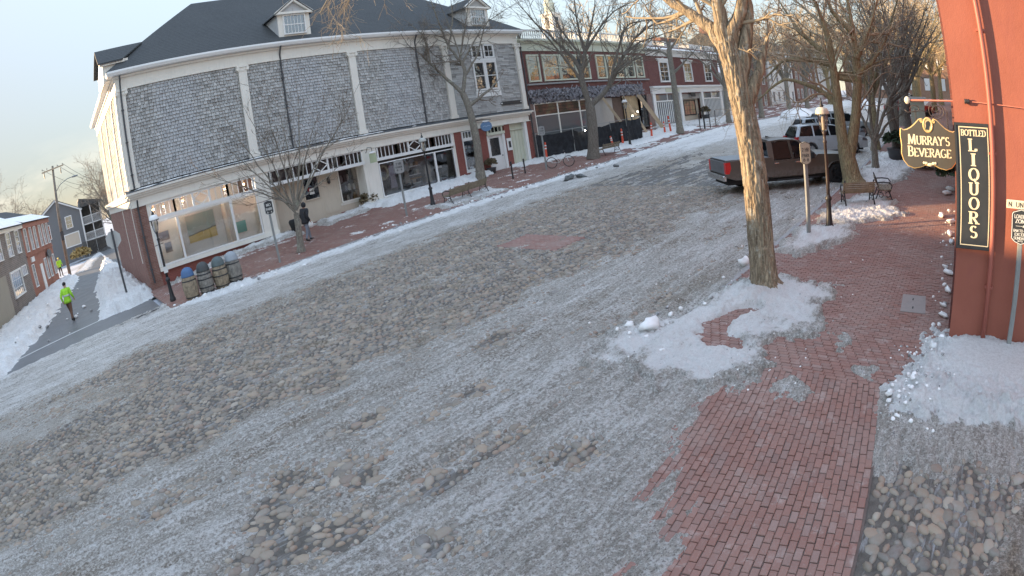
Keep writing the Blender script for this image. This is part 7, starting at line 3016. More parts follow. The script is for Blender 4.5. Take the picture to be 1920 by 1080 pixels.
bollard('black ball topped bollard in front of the glazed shop door', 23.38, 23.47, 1.0)
bollard('black ball topped bollard in front of the panelled side door', 24.93, 23.95, .88)
for i, (x, y, h, lab) in enumerate(((44.45, 21.9, 1.3, 'first thin black post in front of the far white piered shop'), (44.95, 21.7, 1.6, 'thick black post in front of the far white piered shop'), (45.9, 21.6, 1.3, 'third thin black post in front of the far white piered shop'), (48.0, 22.0, 1.3, 'last thin black post toward the far street corner'))):
    t = thing('thin_post', lab, 'post', (x, y, gzf(x, y)), 0, 'thin black posts before the far shop')
    m = MB()
    m.tube([(0, 0, -.1), (0, 0, h)], .045 if i != 1 else .075, 8)
    m.build('pole', MAT['black_metal'], t)
    m = MB()
    m.ball((0, 0, h + .02), .06, nu=8, nv=5)
    m.build('pole_top', MAT['black_metal'], t)
white_band = simple('reflective_band', (.75, .74, .72), .4)
for (x, y, h, ln, lab) in ((29.75, 26.4, 1.1, .06, 'orange banded marker post at the left end of the black fence screen'), (34.6, 24.2, .8, -.25, 'orange marker post tipped over beside the dark tree'), (35.6, 24.0, 1.15, .0, 'upright orange marker post between the dark tree and the white capped lamp'), (39.3, 23.7, 1.15, .12, 'orange marker post at the foot of the timber braces'), (41.3, 23.6, 1.0, .0, 'shorter orange marker post beside the slim tree'), (41.95, 23.4, 1.4, -.12, 'tallest orange marker post beside the slim tree')):
    t = thing('marker_post', lab, 'marker post', (x, y, gzf(x, y) + .02), 0, 'orange marker posts')
    t.rotation_euler = (0, ln, 0)
    m = MB()
    m.box(-.19, .19, -.19, .19, -.05, .05)
    m.build('foot', MAT['rubber'], t)
    m = MB()
    m.smooth = True
    m.lathe([(.10, .05), (.085, .2), (.06, h * .9), (.065, h * .92), (.065, h), (.02, h + .02)], 12)
    m.build('post', MAT['orange'], t)
    for z in (h * .58, h * .76):
        m = MB()
        m.smooth = True
        m.lathe([(.078, z), (.075, z + .09)], 12)
        m.build('band', white_band, t)

# ---- black screened site fence
fe = thing('site_fence', 'temporary wire fence hung with black screen cloth in front of the brick building', 'fence')
fp = [(29.35, 26.75), (31.5, 25.25), (33.1, 24.75), (34.75, 24.35), (36.4, 24.0), (38.1, 23.8), (39.0, 25.2)]
screen = paint('black_screen_cloth', (.022, .023, .027), .85, .4, 3, .3)
for i in range(len(fp)):
    x, y = fp[i]
    m = MB()
    m.tube([(x, y, gzf(x, y) - .1), (x, y, gzf(x, y) + 1.85)], .028, 7)
    m.build('fence_post', MAT['post_gray'], fe)
    if i + 1 < len(fp):
        x2, y2 = fp[i + 1]
        m = MB()
        n = 14
        dz = (0, 0, -.05, 0, .02, 0)[i]
        sag = (.12, .25, .10, .03, .10, .35)[i]
        L_ = math.hypot(x2 - x, y2 - y)
        nx, ny = -(y2 - y) / L_, (x2 - x) / L_
        rowsn = 6
        v = []
        for a in range(n + 1):
            q = a / n
            px, py = x + (x2 - x) * q, y + (y2 - y) * q
            zt = gzf(px, py) + 1.72 + dz - sag * math.sin(math.pi * q) * random.uniform(.7, 1.2)
            zb = gzf(px, py) + .05
            for b in range(rowsn + 1):
                k = b / rowsn
                off = .05 * math.sin(a * 1.9 + b) + random.uniform(-.035, .035)
                v.append((px + nx * off, py + ny * off, zb + (zt - zb) * k))
        m.smooth = True
        m.add(v, [(a * (rowsn + 1) + b, (a + 1) * (rowsn + 1) + b, (a + 1) * (rowsn + 1) + b + 1, a * (rowsn + 1) + b + 1) for a in range(n) for b in range(rowsn)])
        m.build('screen_cloth', screen, fe)
        m = MB()
        m.tube([(x, y, gzf(x, y) + 1.8), (x2, y2, gzf(x2, y2) + 1.8)], .018, 6)
        m.build('top_rail', MAT['post_gray'], fe)
for (x, y, z) in ((32.2, 24.7, 2.75), (38.9, 25.4, 2.95), (39.9, 25.6, 3.3), (41.2, 25.9, 3.6)):
    t = thing('work_light', 'small glowing work light ' + {32.2: 'left of the dark tree trunk', 38.9: 'at the corner of the fence', 39.9: 'between the timber braces', 41.2: 'highest, by the last brace'}[x], 'lamp', (x, y, z), 0, 'glowing work lights at the building site')
    m = MB()
    m.smooth = True
    m.ball((0, 0, 0), .05, nu=8, nv=6)
    m.build('bulb', simple('white_bulb', (1, .9, .7), .5, emit=10), t)
    m = MB()
    m.tube([(0, 0, .05), (0, .25, .35)], .012, 5)
    m.build('flex', MAT['black_metal'], t)


# ---- bicycle leaning by the sign
def bicycle(label, c, rz):
    t = thing('bicycle', label, 'bicycle', (c[0], c[1], gzf(*c) + .03), rz)
    t.rotation_euler = (.08, 0, rz)
    fr = simple('white_frame', (.68, .68, .66), .35)
    for sx in (-.52, .52):
        m = MB()
        m.smooth = True
        m.tube([(sx + .325 * math.cos(a), 0, .34 + .325 * math.sin(a)) for a in np.linspace(0, 2 * math.pi, 29)], .019, 6, False)
        w = m.build('wheel', MAT['rubber'], t)
        m = MB()
        m.tube([(sx + .30 * math.cos(a), 0, .34 + .30 * math.sin(a)) for a in np.linspace(0, 2 * math.pi, 25)], .008, 4, False)
        for i in range(14):
            a = 2 * math.pi * i / 14
            m.tube([(sx, 0, .34), (sx + .30 * math.cos(a), 0, .34 + .30 * math.sin(a))], .0025, 3, False)
        m.build('spokes', MAT['chrome'], w)
    m = MB()
    m.smooth = True
    for (p, q, r_) in (((-.52, 0, .34), (-.08, 0, .30), .012), ((-.08, 0, .30), (-.20, 0, .80), .017), ((-.18, 0, .74), (-.52, 0, .34), .012), ((-.08, 0, .30), (.36, 0, .72), .018), ((-.19, 0, .76), (.34, 0, .82), .017), ((.335, 0, .88), (.38, 0, .68), .02), ((.38, .05, .68), (.52, .05, .34), .012), ((.38, -.05, .68), (.52, -.05, .34), .012)):
        m.tube([p, q], r_, 8)
    m.build('frame', fr, t)
    m = MB()
    m.smooth = True
    m.tube([(.335, 0, .88), (.32, 0, .98)], .014, 6)
    m.tube([(.24, -.28, 1.0), (.32, -.12, .98), (.32, .12, .98), (.24, .28, 1.0)], .013, 6)
    m.build('handlebar', MAT['black_metal'], t)
    m = MB()
    m.smooth = True
    m.tube([(-.20, 0, .80), (-.215, 0, .90)], .013, 6)
    m.ball((-.24, 0, .93), .14, .07, .035, 10, 6)
    m.build('saddle', MAT['rubber'], t)
    m = MB()
    m.tube([(-.08, -.09, .30), (-.08, .09, .30)], .02, 6)
    m.bar((-.08, -.10, .30), (.03, -.10, .18), .02)
    m.bar((-.08, .10, .30), (-.19, .10, .42), .02)
    m.build('crank', MAT['chrome'], t)


bicycle('white framed bicycle leaning beside the grey sign post', (26.85, 22.78), math.atan2(-.83, .55))

# ---- utility cover, ice blocks, planters
t = thing('utility_cover', 'square granite coloured utility cover set in the brick pavement', 'cover', (0, 0, 0))
m = MB()
za, zb = gzf(10.15), gzf(11.0)
c4 = [(10.12, 1.04), (10.14, .53), (11.02, .60), (11.0, 1.09)]
m.add([(x, y, gzf(x) - .05) for x, y in c4] + [(x, y, gzf(x) + .006) for x, y in c4], [(3, 2, 1, 0), (4, 5, 6, 7), (0, 1, 5, 4), (1, 2, 6, 5), (2, 3, 7, 6), (3, 0, 4, 7)])
m.build('slab', MAT['concrete'], t)
for (x, y) in ((10.36, .81), (10.78, .85)):
    m = MB()
    m.box(x - .05, x + .05, y - .012, y + .012, gzf(x), gzf(x) + .0085)
    m.build('lifting_slot', MAT['rubber'], t)


def chunk(label, x, y, r, s, seed, group=None, z=None):
    random.seed(seed)
    m = MB()
    m.smooth = True
    m.ball((0, 0, 0), r * s[0], r * s[1], r * s[2], 8, 6, .32)
    m.smooth = False
    o = m.build('snow_block', MAT['snow'])
    o.location = (x, y, (gzf(x, y) - .04 if z is None else z) + r * s[2] * .6)
    o.rotation_euler = (.15, -.1, random.uniform(0, 3))
    tag(o, label, 'snow block', group)


chunk('largest slab of packed snow at the kerb corner near the big tree', 8.05, 5.25, .26, (1.15, .62, .5), 1)
chunk('round lump of snow left of the largest slab', 7.95, 5.62, .10, (1, .9, .8), 2)
chunk('rounded white ice boulder against the kerb left of the big tree', 11.9, 5.02, .14, (1, .9, .85), 3)
spots = [(7.6, 5.05), (8.6, 5.15), (8.95, 5.12), (7.2, 4.5), (8.35, 5.35), (12.3, 5.15), (7.0, .75), (7.25, .45), (7.9, .25), (6.6, .55), (7.4, -.2), (8.6, .25)]
random.seed(12)
for i, (x, y) in enumerate(spots):
    chunk('small lump of broken snow', x, y, random.uniform(.03, .085), (1, random.uniform(.6, .9), random.uniform(.6, .9)), 20 + i, 'small lumps of broken snow', float(gz(x, y)) + (.08 if y < 1 and x > 6.8 else .0))
for (x, y, r_, lab) in ((23.6, 19.6, .34, 'grey dirty clod of frozen snow lying in the road before the bollards'), (24.3, 19.3, .26, 'dark clod of frozen snow beside the grey one in the road'), (27.5, 19.2, .22, 'small dark clod of frozen snow alone in the road')):
    chunk(lab, x, y, r_, (1.3, .7, .5), int(x * 10), None, float(gz(x, y)) - .1)
    COL.objects[-1].data.materials[0] = paint('grimy_ice', (.14, .145, .14), .8, .4, 12, .5)
dirty = paint('dirty_snow', (.38, .37, .36), .8, .4, 12, .5)
m = MB()
random.seed(5)
for i in range(520):
    u = random.random()
    if u < .22: x, y, r_ = random.uniform(6.2, 9.0), random.gauss(.4, .24), random.uniform(.008, .03) * random.uniform(.6, 1.8)
    elif u < .42: x, y, r_ = random.uniform(6.4, 11.4), random.choice([2.5, 4.9, 3.2]) + random.gauss(0, .25), random.uniform(.006, .022)
    elif u < .62: x, y, r_ = random.uniform(3.4, 32), 21.0 + random.gauss(0, .4), random.uniform(.02, .09)
    elif u < .72: x, y, r_ = random.uniform(12.5, 21), random.uniform(2.2, 4.7), random.uniform(.008, .03)
    elif u < .82: x, y, r_ = random.uniform(7.5, 26), random.gauss(5.4, .45), random.uniform(.015, .06)
    elif u < .92: x, y, r_ = random.uniform(5.4, 19), random.gauss(.25, .15), random.uniform(.015, .07)
    else: x, y, r_ = random.uniform(-4.5, 0.5), random.uniform(24, 45), random.uniform(.03, .12)
    if x > 9.1 and y < .05: continue
    m.cur = 0 if random.random() < .75 else 1
    dz = float(fields(np.array([[x]]), np.array([[y]]))[0][0, 0])
    dr_ = float(drop(x, y)) if 4.9 < y < 21 else 0
    m.ball((x, y, gzf(x, y) - dr_ + max(dz, -.01) + r_ * .35), r_, r_ * random.uniform(.7, 1), r_ * random.uniform(.55, .85), 6, 4, .15)
m.smooth = False
tag(m.build('snow_crumbs', [MAT['snow'], dirty]), kind='stuff')
# snow lodged at the foot of the red building's street face
for i, (x, y, r_) in enumerate(((10.1, .16, .14), (10.6, .2, .10), (11.4, .12, .16), (12.5, .16, .17), (12.9, .25, .12), (15.0, .15, .16), (15.8, .22, .2), (17.2, .2, .2), (17.9, .55, .22), (21.5, .4, .3), (22.4, .3, .25))):
    chunk('clump of snow along the foot of the red building, number %d counting from the corner' % (i + 1) if False else ('first', 'second', 'third', 'fourth', 'fifth', 'sixth', 'seventh', 'eighth', 'ninth', 'tenth', 'last')[i] + ' clump of snow from the corner along the foot of the red building', x, y, r_ * .62, (1.5, .65, .5), 60 + i, 'snow clumps along the red building', float(gz(x, y)) + .02)


def leafy(name, label, cat, c, rx, rz_, n, mat, leaf=.10, seed=1, pot=None, group=None):
    rs = random.Random(seed)
    t = thing(name, label, cat, c, 0, group)
    m = MB()
    for i in range(n):
        a, b = rs.uniform(0, 2 * math.pi), rs.uniform(-.3, 1.4)
        q = rs.uniform(.45, 1.0)
        p = Vector((rx * q * math.cos(a) * math.cos(b), rx * q * math.sin(a) * math.cos(b), rz_ * (.55 + .55 * q * math.sin(b)) + (pot or 0)))
        d1 = Vector((rs.gauss(0, 1), rs.gauss(0, 1), rs.gauss(0, .6))).normalized() * leaf
        d2 = d1.cross(Vector((rs.gauss(0, 1), rs.gauss(0, 1), rs.gauss(0, 1)))).normalized() * leaf * .35
        m.add([p - d1 * .5, p + d2, p + d1, p - d2], [(0, 1, 2, 3)])
    m.build('foliage', mat, t)
    if pot:
        m = MB()
        m.smooth = True
        m.lathe([(rx * .55, -.05), (rx * .72, pot * .9), (rx * .78, pot), (rx * .68, pot + .01)], 14)
        m.build('pot', MAT['dark_pipe'], t)
    return t


green = paint('evergreen_needles', (.035, .06, .028), .7, .4, 7)
drab = paint('dry_brown_leaves', (.16, .125, .07), .8, .4, 7)
leafy('planter', 'evergreen filled planter with pale trailing sprigs beside the small vase shaped tree', 'planter', (29.6, 3.3, gzf(29.6)), .75, .75, 420, green, .22, 3, .6)
leafy('evergreen_bush', 'dark evergreen bush hanging at the red building under the hanging sign', 'bush', (22.0, .35, gzf(22) + .1), .55, 1.3, 420, green, .2, 4)
leafy('evergreen_bush', 'low dark evergreen behind the shield sign along the pavement', 'bush', (27.5, 1.6, gzf(27.5)), .7, .45, 260, green, .2, 9)
leafy('dry_bush', 'dry brown bush by the pier of the clothes shop', 'bush', (16.2, 27.35, gzf(16.2, 27)), .55, .75, 420, drab, .17, 5)
leafy('dry_bush', 'dry brown potted plant beside the glazed shop door', 'planter', (24.75, 26.6, gzf(24.75, 26.6)), .42, .55, 260, drab, .15, 6, .35)
leafy('dry_bush', 'reddish potted plant at the far shop entry', 'planter', (55.3, 26.4, gzf(55, 26.4)), .6, .8, 200, drab, .2, 7, .5)
leafy('tan_bush', 'sunlit tan clipped bush in front of the grey house', 'bush', (.9, 70.5, -.1), 1.5, 1.35, 700, paint('tan_dry_leaves', (.42, .30, .12), .8, .3, 4), .3, 8)
t = thing('tub', 'black round shouldered plastic tub at the end of the gallery shopfront', 'tub', (11.25, 26.55, gzf(11.25, 26.5)))
m = MB()
m.smooth = True
m.lathe([(.20, 0), (.26, .35), (.31, .52), (.31, .60), (.26, .66), (.10, .68)], 18)
m.build('tub_body', MAT['rubber'], t)
t = thing('kiosk', 'pale green stone pier with a flat cap behind the small vase shaped tree', 'pier', (45.0, 3.0, gzf(45)))
m = MB()
m.box(-.55, .55, -.55, .55, -.2, 2.1)
m.build('shaft', MAT['trim_green'], t)
m = MB()
m.box(-.75, .75, -.75, .75, 2.102, 2.35)
m.build('cap', MAT['snow'], t)

# ---- utility pole with wires
t = thing('utility_pole', 'leaning wooden utility pole with a crossarm and a street light arm', 'utility pole', (-.84, 55.02, -.1))
m = MB()
m.smooth = True
m.tube([(0, 0, -.3), (.2, 0, 5), (.42, 0, 9.9)], [.17, .15, .11], 10)
m.build('pole', paint('pole_wood', (.23, .19, .15), .85, .25, 4, .3), t)
m = MB()
m.bar((-.78, -.14, 9.55), (1.55, -.14, 9.68), .10, .12)
m.build('crossarm', MAT['wood_new'], t)
for x in (-.7, -.2, .9, 1.45):
    m = MB()
    m.lathe([(.03, 0), (.05, .05), (.03, .09), (.05, .13), (.02, .18)], 8, (x, -.14, 9.70))
    m.build('insulator', MAT['post_gray'], t)
for x in (-.55, 1.2):
    m = MB()
    m.tube([(x, -.14, 9.5), (x, -.14, 9.0)], .05, 8)
    m.build('fuse_holder', MAT['dark_pipe'], t)
m = MB()
m.smooth = True
m.tube([(.33, 0, 7.5), (.9, -.1, 8.05), (1.7, -.2, 8.35), (2.2, -.25, 8.38)], .035, 7)
m.build('light_arm', MAT['post_gray'], t)
m = MB()
m.smooth = True
m.ball((2.5, -.27, 8.37), .38, .13, .09, 12, 6)
m.build('light_head', MAT['post_gray'], t)
m = MB()
m.box(.0, .32, -.32, -.15, 3.2, 4.0)
m.build('junction_box', MAT['dark_pipe'], t)
for i, (x, z) in enumerate(((-.7, 9.86), (.9, 9.86), (1.45, 9.86))):
    m = MB()
    p = Vector((-.84 + x, 55.02 - .14, z - .1))
    q = Vector((9.0 + x, 98, 9.4))
    m.tube([p + (q - p) * s + Vector((0, 0, -1.1 * 4 * s * (1 - s))) for s in np.linspace(0, 1, 14)], .016, 4)
    tag(m.build('power_line', MAT['rubber']), 'thin overhead wire from the %s of the utility pole crossarm' % ('near end', 'middle', 'far end')[i], 'wire', 'overhead wires from the utility pole')


# ------------------------------------------------------------------ people
def person(label, loc, rz, joints, bones, regions, mats, extras, name='person'):
    """one continuous body grown over a skeleton; regions give each bone its clothing"""
    t = thing(name, label, 'person', loc, rz)
    me = bpy.data.meshes.new('skeleton')
    names = list(joints)
    me.from_pydata([joints[k][0] for k in names], [(names.index(a), names.index(b)) for a, b in bones], [])
    ob = bpy.data.objects.new('skeleton', me)
    COL.objects.link(ob)
    sk = ob.modifiers.new('skin', 'SKIN')
    sk.use_smooth_shade = True
    for i, k in enumerate(names):
        r_ = joints[k][1]
        me.skin_vertices[0].data[i].radius = r_ if isinstance(r_, tuple) else (r_, r_)
        me.skin_vertices[0].data[i].use_root = (k == names[0])
    sb = ob.modifiers.new('sub', 'SUBSURF')
    sb.levels = 2
    sb.render_levels = 2
    dg = bpy.context.evaluated_depsgraph_get()
    dg.update()
    bm_ = bpy.data.meshes.new_from_object(ob.evaluated_get(dg))
    bpy.data.objects.remove(ob)
    bm_.name = 'body'
    for m_ in mats: bm_.materials.append(m_)
    P = [(Vector(joints[a][0]), Vector(joints[b][0]), regions[(a, b)]) for a, b in bones]
    for pl in bm_.polygons:
        c = pl.center
        best = None
        for a, b, rg in P:
            ab = b - a
            q = max(0, min(1, (c - a).dot(ab) / max(ab.length_squared, 1e-9)))
            d_ = (c - a - ab * q).length
            if best is None or d_ < best[0]: best = (d_, rg)
        pl.material_index = best[1]
        pl.use_smooth = True
    link_mesh('body', bm_, t)
    for (nm, mb_, mt) in extras:
        mb_.build(nm, mt, t)
    return t


def figure(h, stride, arms, lean=0.0, bulk=1.0):
    """joints for a walking figure of height h facing local +x; stride = (left foot x, right foot x)"""
    k = h / 1.78
    L, Rr = stride
    j = {
        'pelvis': ((0, 0, .95 * k), (.125 * bulk, .165 * bulk)),
        'waist': ((.01 + lean * .3, 0, 1.12 * k), (.125 * bulk, .165 * bulk)),
        'chest': ((.03 + lean * .7, 0, 1.34 * k), (.135 * bulk, .185 * bulk)),
        'neck': ((.03 + lean, 0, 1.50 * k), .065),
        'skull': ((.05 + lean, 0, 1.62 * k), (.092, .080)),
        'crown': ((.045 + lean, 0, 1.71 * k), (.075, .068)),
    }
    b = [('pelvis', 'waist'), ('waist', 'chest'), ('chest', 'neck'), ('neck', 'skull'), ('skull', 'crown')]
    for s, fx, nm in ((1, L, 'l'), (-1, Rr, 'r')):
        j['hip' + nm] = ((.0, s * .095, .88 * k), .105)
        j['knee' + nm] = ((fx * .55 + .05, s * .105, .49 * k), .072)
        lift = .05 if fx < -.1 else 0
        j['ankle' + nm] = ((fx, s * .11, (.10 + lift) * k), .052)
        j['heel' + nm] = ((fx - .03, s * .11, (.045 + lift) * k), .045)
        j['toe' + nm] = ((fx + .19, s * .125, .035 * k), (.036, .045))
        b += [('pelvis', 'hip' + nm), ('hip' + nm, 'knee' + nm), ('knee' + nm, 'ankle' + nm), ('ankle' + nm, 'heel' + nm), ('heel' + nm, 'toe' + nm)]
        sx, ex, hx, ez, hz, wy = arms[nm]
        j['sho' + nm] = ((.03 + lean * .8, s * .19 * bulk, 1.43 * k), .080 * bulk)
        j['elb' + nm] = ((ex, s * (.235 * bulk + wy * .3), ez * k), .060 * bulk)
        j['wri' + nm] = ((hx, s * (.22 * bulk + wy), hz * k), .045)
        j['palm' + nm] = ((hx + .03, s * (.215 * bulk + wy), hz * k - .07), (.022, .040))
        b += [('chest', 'sho' + nm), ('sho' + nm, 'elb' + nm), ('elb' + nm, 'wri' + nm), ('wri' + nm, 'palm' + nm)]
        for q in range(4):
            yy = s * (.215 * bulk + wy) + (q - 1.5) * .019
            j['f%d%s' % (q, nm)] = ((hx + .045, yy, hz * k - .07 - (.055, .065, .06, .05)[q]), .0085)
            j['g%d%s' % (q, nm)] = ((hx + .065, yy, hz * k - .07 - (.085, .10, .095, .075)[q]), .0075)
            b += [('palm' + nm, 'f%d%s' % (q, nm)), ('f%d%s' % (q, nm), 'g%d%s' % (q, nm))]
        j['t' + nm] = ((hx + .075, s * (.195 * bulk + wy), hz * k - .065), .010)
        b += [('palm' + nm, 't' + nm)]
    return j, b


def regions_for(bones, leg, shoe, top_, skin, trouser_pelvis=True):
    rg = {}
    for a, b in bones:
        if b[:4] in ('heel',) or b[:3] == 'toe': v = shoe
        elif a[:3] in ('hip', 'kne') or b[:3] == 'hip': v = leg
        elif a[:3] == 'wri' or a[:4] == 'palm' or (a[0] in 'f' and a[1].isdigit()): v = skin
        elif b in ('skull', 'crown'): v = skin
        else: v = top_
        rg[(a, b)] = v
    return rg


skin_m = simple('skin', (.50, .32, .24), .6)
jacket = paint('black_jacket', (.035, .036, .04), .8, .3, 8, .3)
jeans = paint('grey_jeans', (.22, .24, .28), .85, .2, 8, .3)
boot = paint('dark_boots', (.03, .027, .025), .7, .2, 8)
hivis = NT('hi_vis_lime')
hp_ = hivis.pos()
hivis.out(hivis.mix(hivis.rng(hivis.noise(hp_, 8, 4, .6), .3, .7), (.30, .62, .02), (.45, .85, .06)), .7)
browns = paint('brown_trousers', (.16, .085, .055), .85, .2, 8, .3)
band_m = simple('grey_reflective_band', (.55, .56, .52), .4)


def face_and_cap(h, cap_mat, hood=False, lean=0.0):
    k = h / 1.78
    out = []
    m = MB()
    m.smooth = True
    z = 1.655 * k
    x = .048 + lean
    if hood:
        m.ball((x - .012, 0, z), .120, .112, .135, 14, 10)
    else:
        m.ball((x - .008, 0, z + .03), .108, .098, .092, 14, 10)
    out.append(('hood' if hood else 'cap', m, cap_mat))
    m = MB()
    m.smooth = True
    m.ball((x + .10, 0, z - .01), .022, .014, .026, 8, 6)
    out.append(('nose', m, skin_m))
    m = MB()
    for s in (-1, 1): m.ball((x + .088, s * .032, z + .018), .010, .013, .008, 8, 5)
    out.append(('eyes', m, MAT['rubber']))
    m = MB()
    m.ball((x + .088, 0, z - .055), .008, .026, .007, 8, 5)
    out.append(('mouth', m, simple('lips', (.42, .20, .17), .5)))
    return out


def hem(zlo, zhi, rx, ry, mat, lean=0.0):
    m = MB()
    m.smooth = True
    v = []
    n = 20
    for (z, q) in ((zhi, .93), ((zlo + zhi) / 2, 1.0), (zlo, 1.06), (zlo + .012, .97)):
        for i in range(n):
            a = 2 * math.pi * i / n
            v.append((rx * q * math.cos(a), ry * q * math.sin(a), z))
    m.add(v, [(r_ * n + i, r_ * n + n + i, r_ * n + n + (i + 1) % n, r_ * n + (i + 1) % n) for r_ in range(3) for i in range(n)])
    return ('jacket_hem', m, mat)


# pedestrian in black on the far pavement
j, b = figure(1.75, (.22, -.20), {'l': (0, .0, .10, 1.15, .93, .02), 'r': (0, -.06, .06, 1.14, .93, .02)}, .04, 1.12)
ex = face_and_cap(1.75, jacket, True, .04) + [hem(.80, 1.02, .165, .205, jacket)]
person('person in a hooded black jacket and grey jeans walking past the young tree', (10.62, 23.85, gzf(10.6, 23.8)), R(15), j, b, regions_for(b, 0, 1, 2, 3), [jeans, boot, jacket, skin_m], ex)
t = thing('carrier_bag', 'white carrier bag held by the person in the black jacket', 'bag', (10.78, 23.66, gzf(10.6, 23.8) + .58))
m = MB()
m.smooth = True
m.lathe([(.02, 0), (.11, .02), (.13, .15), (.10, .24), (.03, .30)], 10, (0, 0, 0), 1, .6)
m.build('bag_body', MAT['white'], t)
# road worker in lime on the side street
j, b = figure(1.82, (.26, -.22), {'l': (0, -.10, .02, 1.16, .95, .06), 'r': (0, .06, .20, 1.16, 1.0, .04)}, .03, 1.15)
ex = face_and_cap(1.82, MAT['rubber'], False, .03) + [hem(.86, 1.06, .17, .21, hivis.mat)]
m = MB()
m.smooth = True
m.lathe([(.158, 1.16), (.160, 1.18), (.160, 1.22), (.158, 1.24)], 20, (.02, 0, 0), 1, 1.32)
ex.append(('reflective_band', m, band_m))
person('road worker in a lime jacket and brown trousers striding along the side street', (-.89, 27.83, gzf(-.9) - .04), R(62), j, b, regions_for(b, 0, 1, 2, 3), [browns, boot, hivis.mat, skin_m], ex)
# second worker behind the snow bank
j, b = figure(1.78, (.1, -.06), {'l': (0, .05, .22, 1.16, 1.05, .02), 'r': (0, .05, .22, 1.16, 1.05, .02)}, .05, 1.15)
yl = simple('yellow_helmet', (.75, .62, .08), .4)
ex = face_and_cap(1.78, yl, False, .05) + [hem(.86, 1.06, .17, .21, hivis.mat)]
person('distant worker in a yellow helmet and lime jacket beside the utility pole', (-1.75, 57.0, gzf(-1.7) - .0), R(-60), j, b, regions_for(b, 0, 1, 2, 3), [boot, boot, hivis.mat, skin_m], ex)

# ------------------------------------------------------------------ vehicles
def car_paint(name, c, rough=.28, metal=.0):
    n = NT(name)
    p = n.pos()
    a = n.noise(p, 3, 5, .6)
    s3 = n.new('ShaderNodeSeparateXYZ')
    n.lk(n.co('Object'), s3.inputs[0])
    g = n.math('MULTIPLY', n.rng(s3.outputs['Z'], .9, .3), n.rng(n.noise(p, 7, 4, .7), .35, .7))
    col = n.mix(n.rng(a, .4, .7, 0, .2), c, tuple(q * .7 for q in c))
    col = n.mix(n.math('MULTIPLY', g, .75), col, (.27, .25, .23))      # road salt
    n.out(col, n.rng(a, .3, .7, rough, rough + .15), None, metal)
    n.b.inputs['Coat Weight'].default_value = .15
    n.b.inputs['Coat Roughness'].default_value = .08
    return n.mat


def loft(m, secs):
    """secs: list of (x, [(y,z)...]) closed half profiles mirrored; makes a skin along x"""
    n = None
    v = []
    for x, pr_ in secs:
        ring = [(x, -y, z) for (y, z) in pr_] + [(x, y, z) for (y, z) in pr_[::-1]]
        n = len(ring)
        v += ring
    fs = []
    for i in range(len(secs) - 1):
        for k in range(n):
            q = (k + 1) % n
            fs.append((i * n + k, (i + 1) * n + k, (i + 1) * n + q, i * n + q))
    fs.append(tuple(range(n)))
    fs.append(tuple((len(secs) - 1) * n + k for k in range(n - 1, -1, -1)))
    m.add(v, fs)


def wheel(t, x, y, r_, side, w=.26, spokes=6, rim='dark'):
    wv = empty('wheel', (x, y, r_))
    wv.parent = t
    m = MB()
    m.smooth = True
    v = []
    n = 28
    prof = [(r_ * .62, -w / 2), (r_ * .92, -w / 2), (r_, -w / 2 + .04), (r_, w / 2 - .04), (r_ * .92, w / 2), (r_ * .62, w / 2)]
    for (rr, yy) in prof:
        for k in range(n):
            a = 2 * math.pi * k / n
            v.append((rr * math.cos(a), yy, rr * math.sin(a)))
    m.add(v, [(i * n + k, i * n + (k + 1) % n, (i + 1) * n + (k + 1) % n, (i + 1) * n + k) for i in range(5) for k in range(n)])
    m.build('tyre', MAT['rubber'], wv)
    m = MB()
    o = side * (w / 2 - .03)
    rm = MAT['black_metal'] if rim == 'dark' else MAT['chrome']
    n = 24
    v = [(0, o - side * .06, 0)] + [(r_ * .62 * math.cos(2 * math.pi * k / n), o - side * .06, r_ * .62 * math.sin(2 * math.pi * k / n)) for k in range(n)]
    m.add(v, [(0, 1 + k, 1 + (k + 1) % n) for k in range(n)])
    for k in range(spokes):
        a = 2 * math.pi * k / spokes
        m.bar((.05 * math.cos(a), o, .05 * math.sin(a)), (r_ * .60 * math.cos(a), o, r_ * .60 * math.sin(a)), .075, .03, (0, 1, 0))
    m.tube([(r_ * .61 * math.cos(q), o, r_ * .61 * math.sin(q)) for q in np.linspace(0, 2 * math.pi, 25)], .018, 5, False)
    m.tube([(0, o - .02, 0), (0, o + .02, 0)], .07, 10)
    for k in range(spokes):
        a = 2 * math.pi * (k + .5) / spokes
        m.ball((r_ * .5 * math.cos(a), o + side * .005, r_ * .5 * math.sin(a)), .012, nu=5, nv=4)
    m.build('rim', rm, wv)


def side_glass(m, pts, y0, tilt, side, th=.01):
    """window on the body side: pts (x,z); the side leans in by tilt per metre above z 1.1"""
    def yy(z): return side * (y0 - max(0, z - 1.12) * tilt)
    a = [(x, yy(z) + side * .006, z) for x, z in pts]
    b = [(x, yy(z) - side * th, z) for x, z in pts]
    n = len(pts)
    f_ = [tuple(range(n)), tuple(range(2 * n - 1, n - 1, -1))] + [(i, (i + 1) % n, n + (i + 1) % n, n + i) for i in range(n)]
    m.add(a + b, f_)


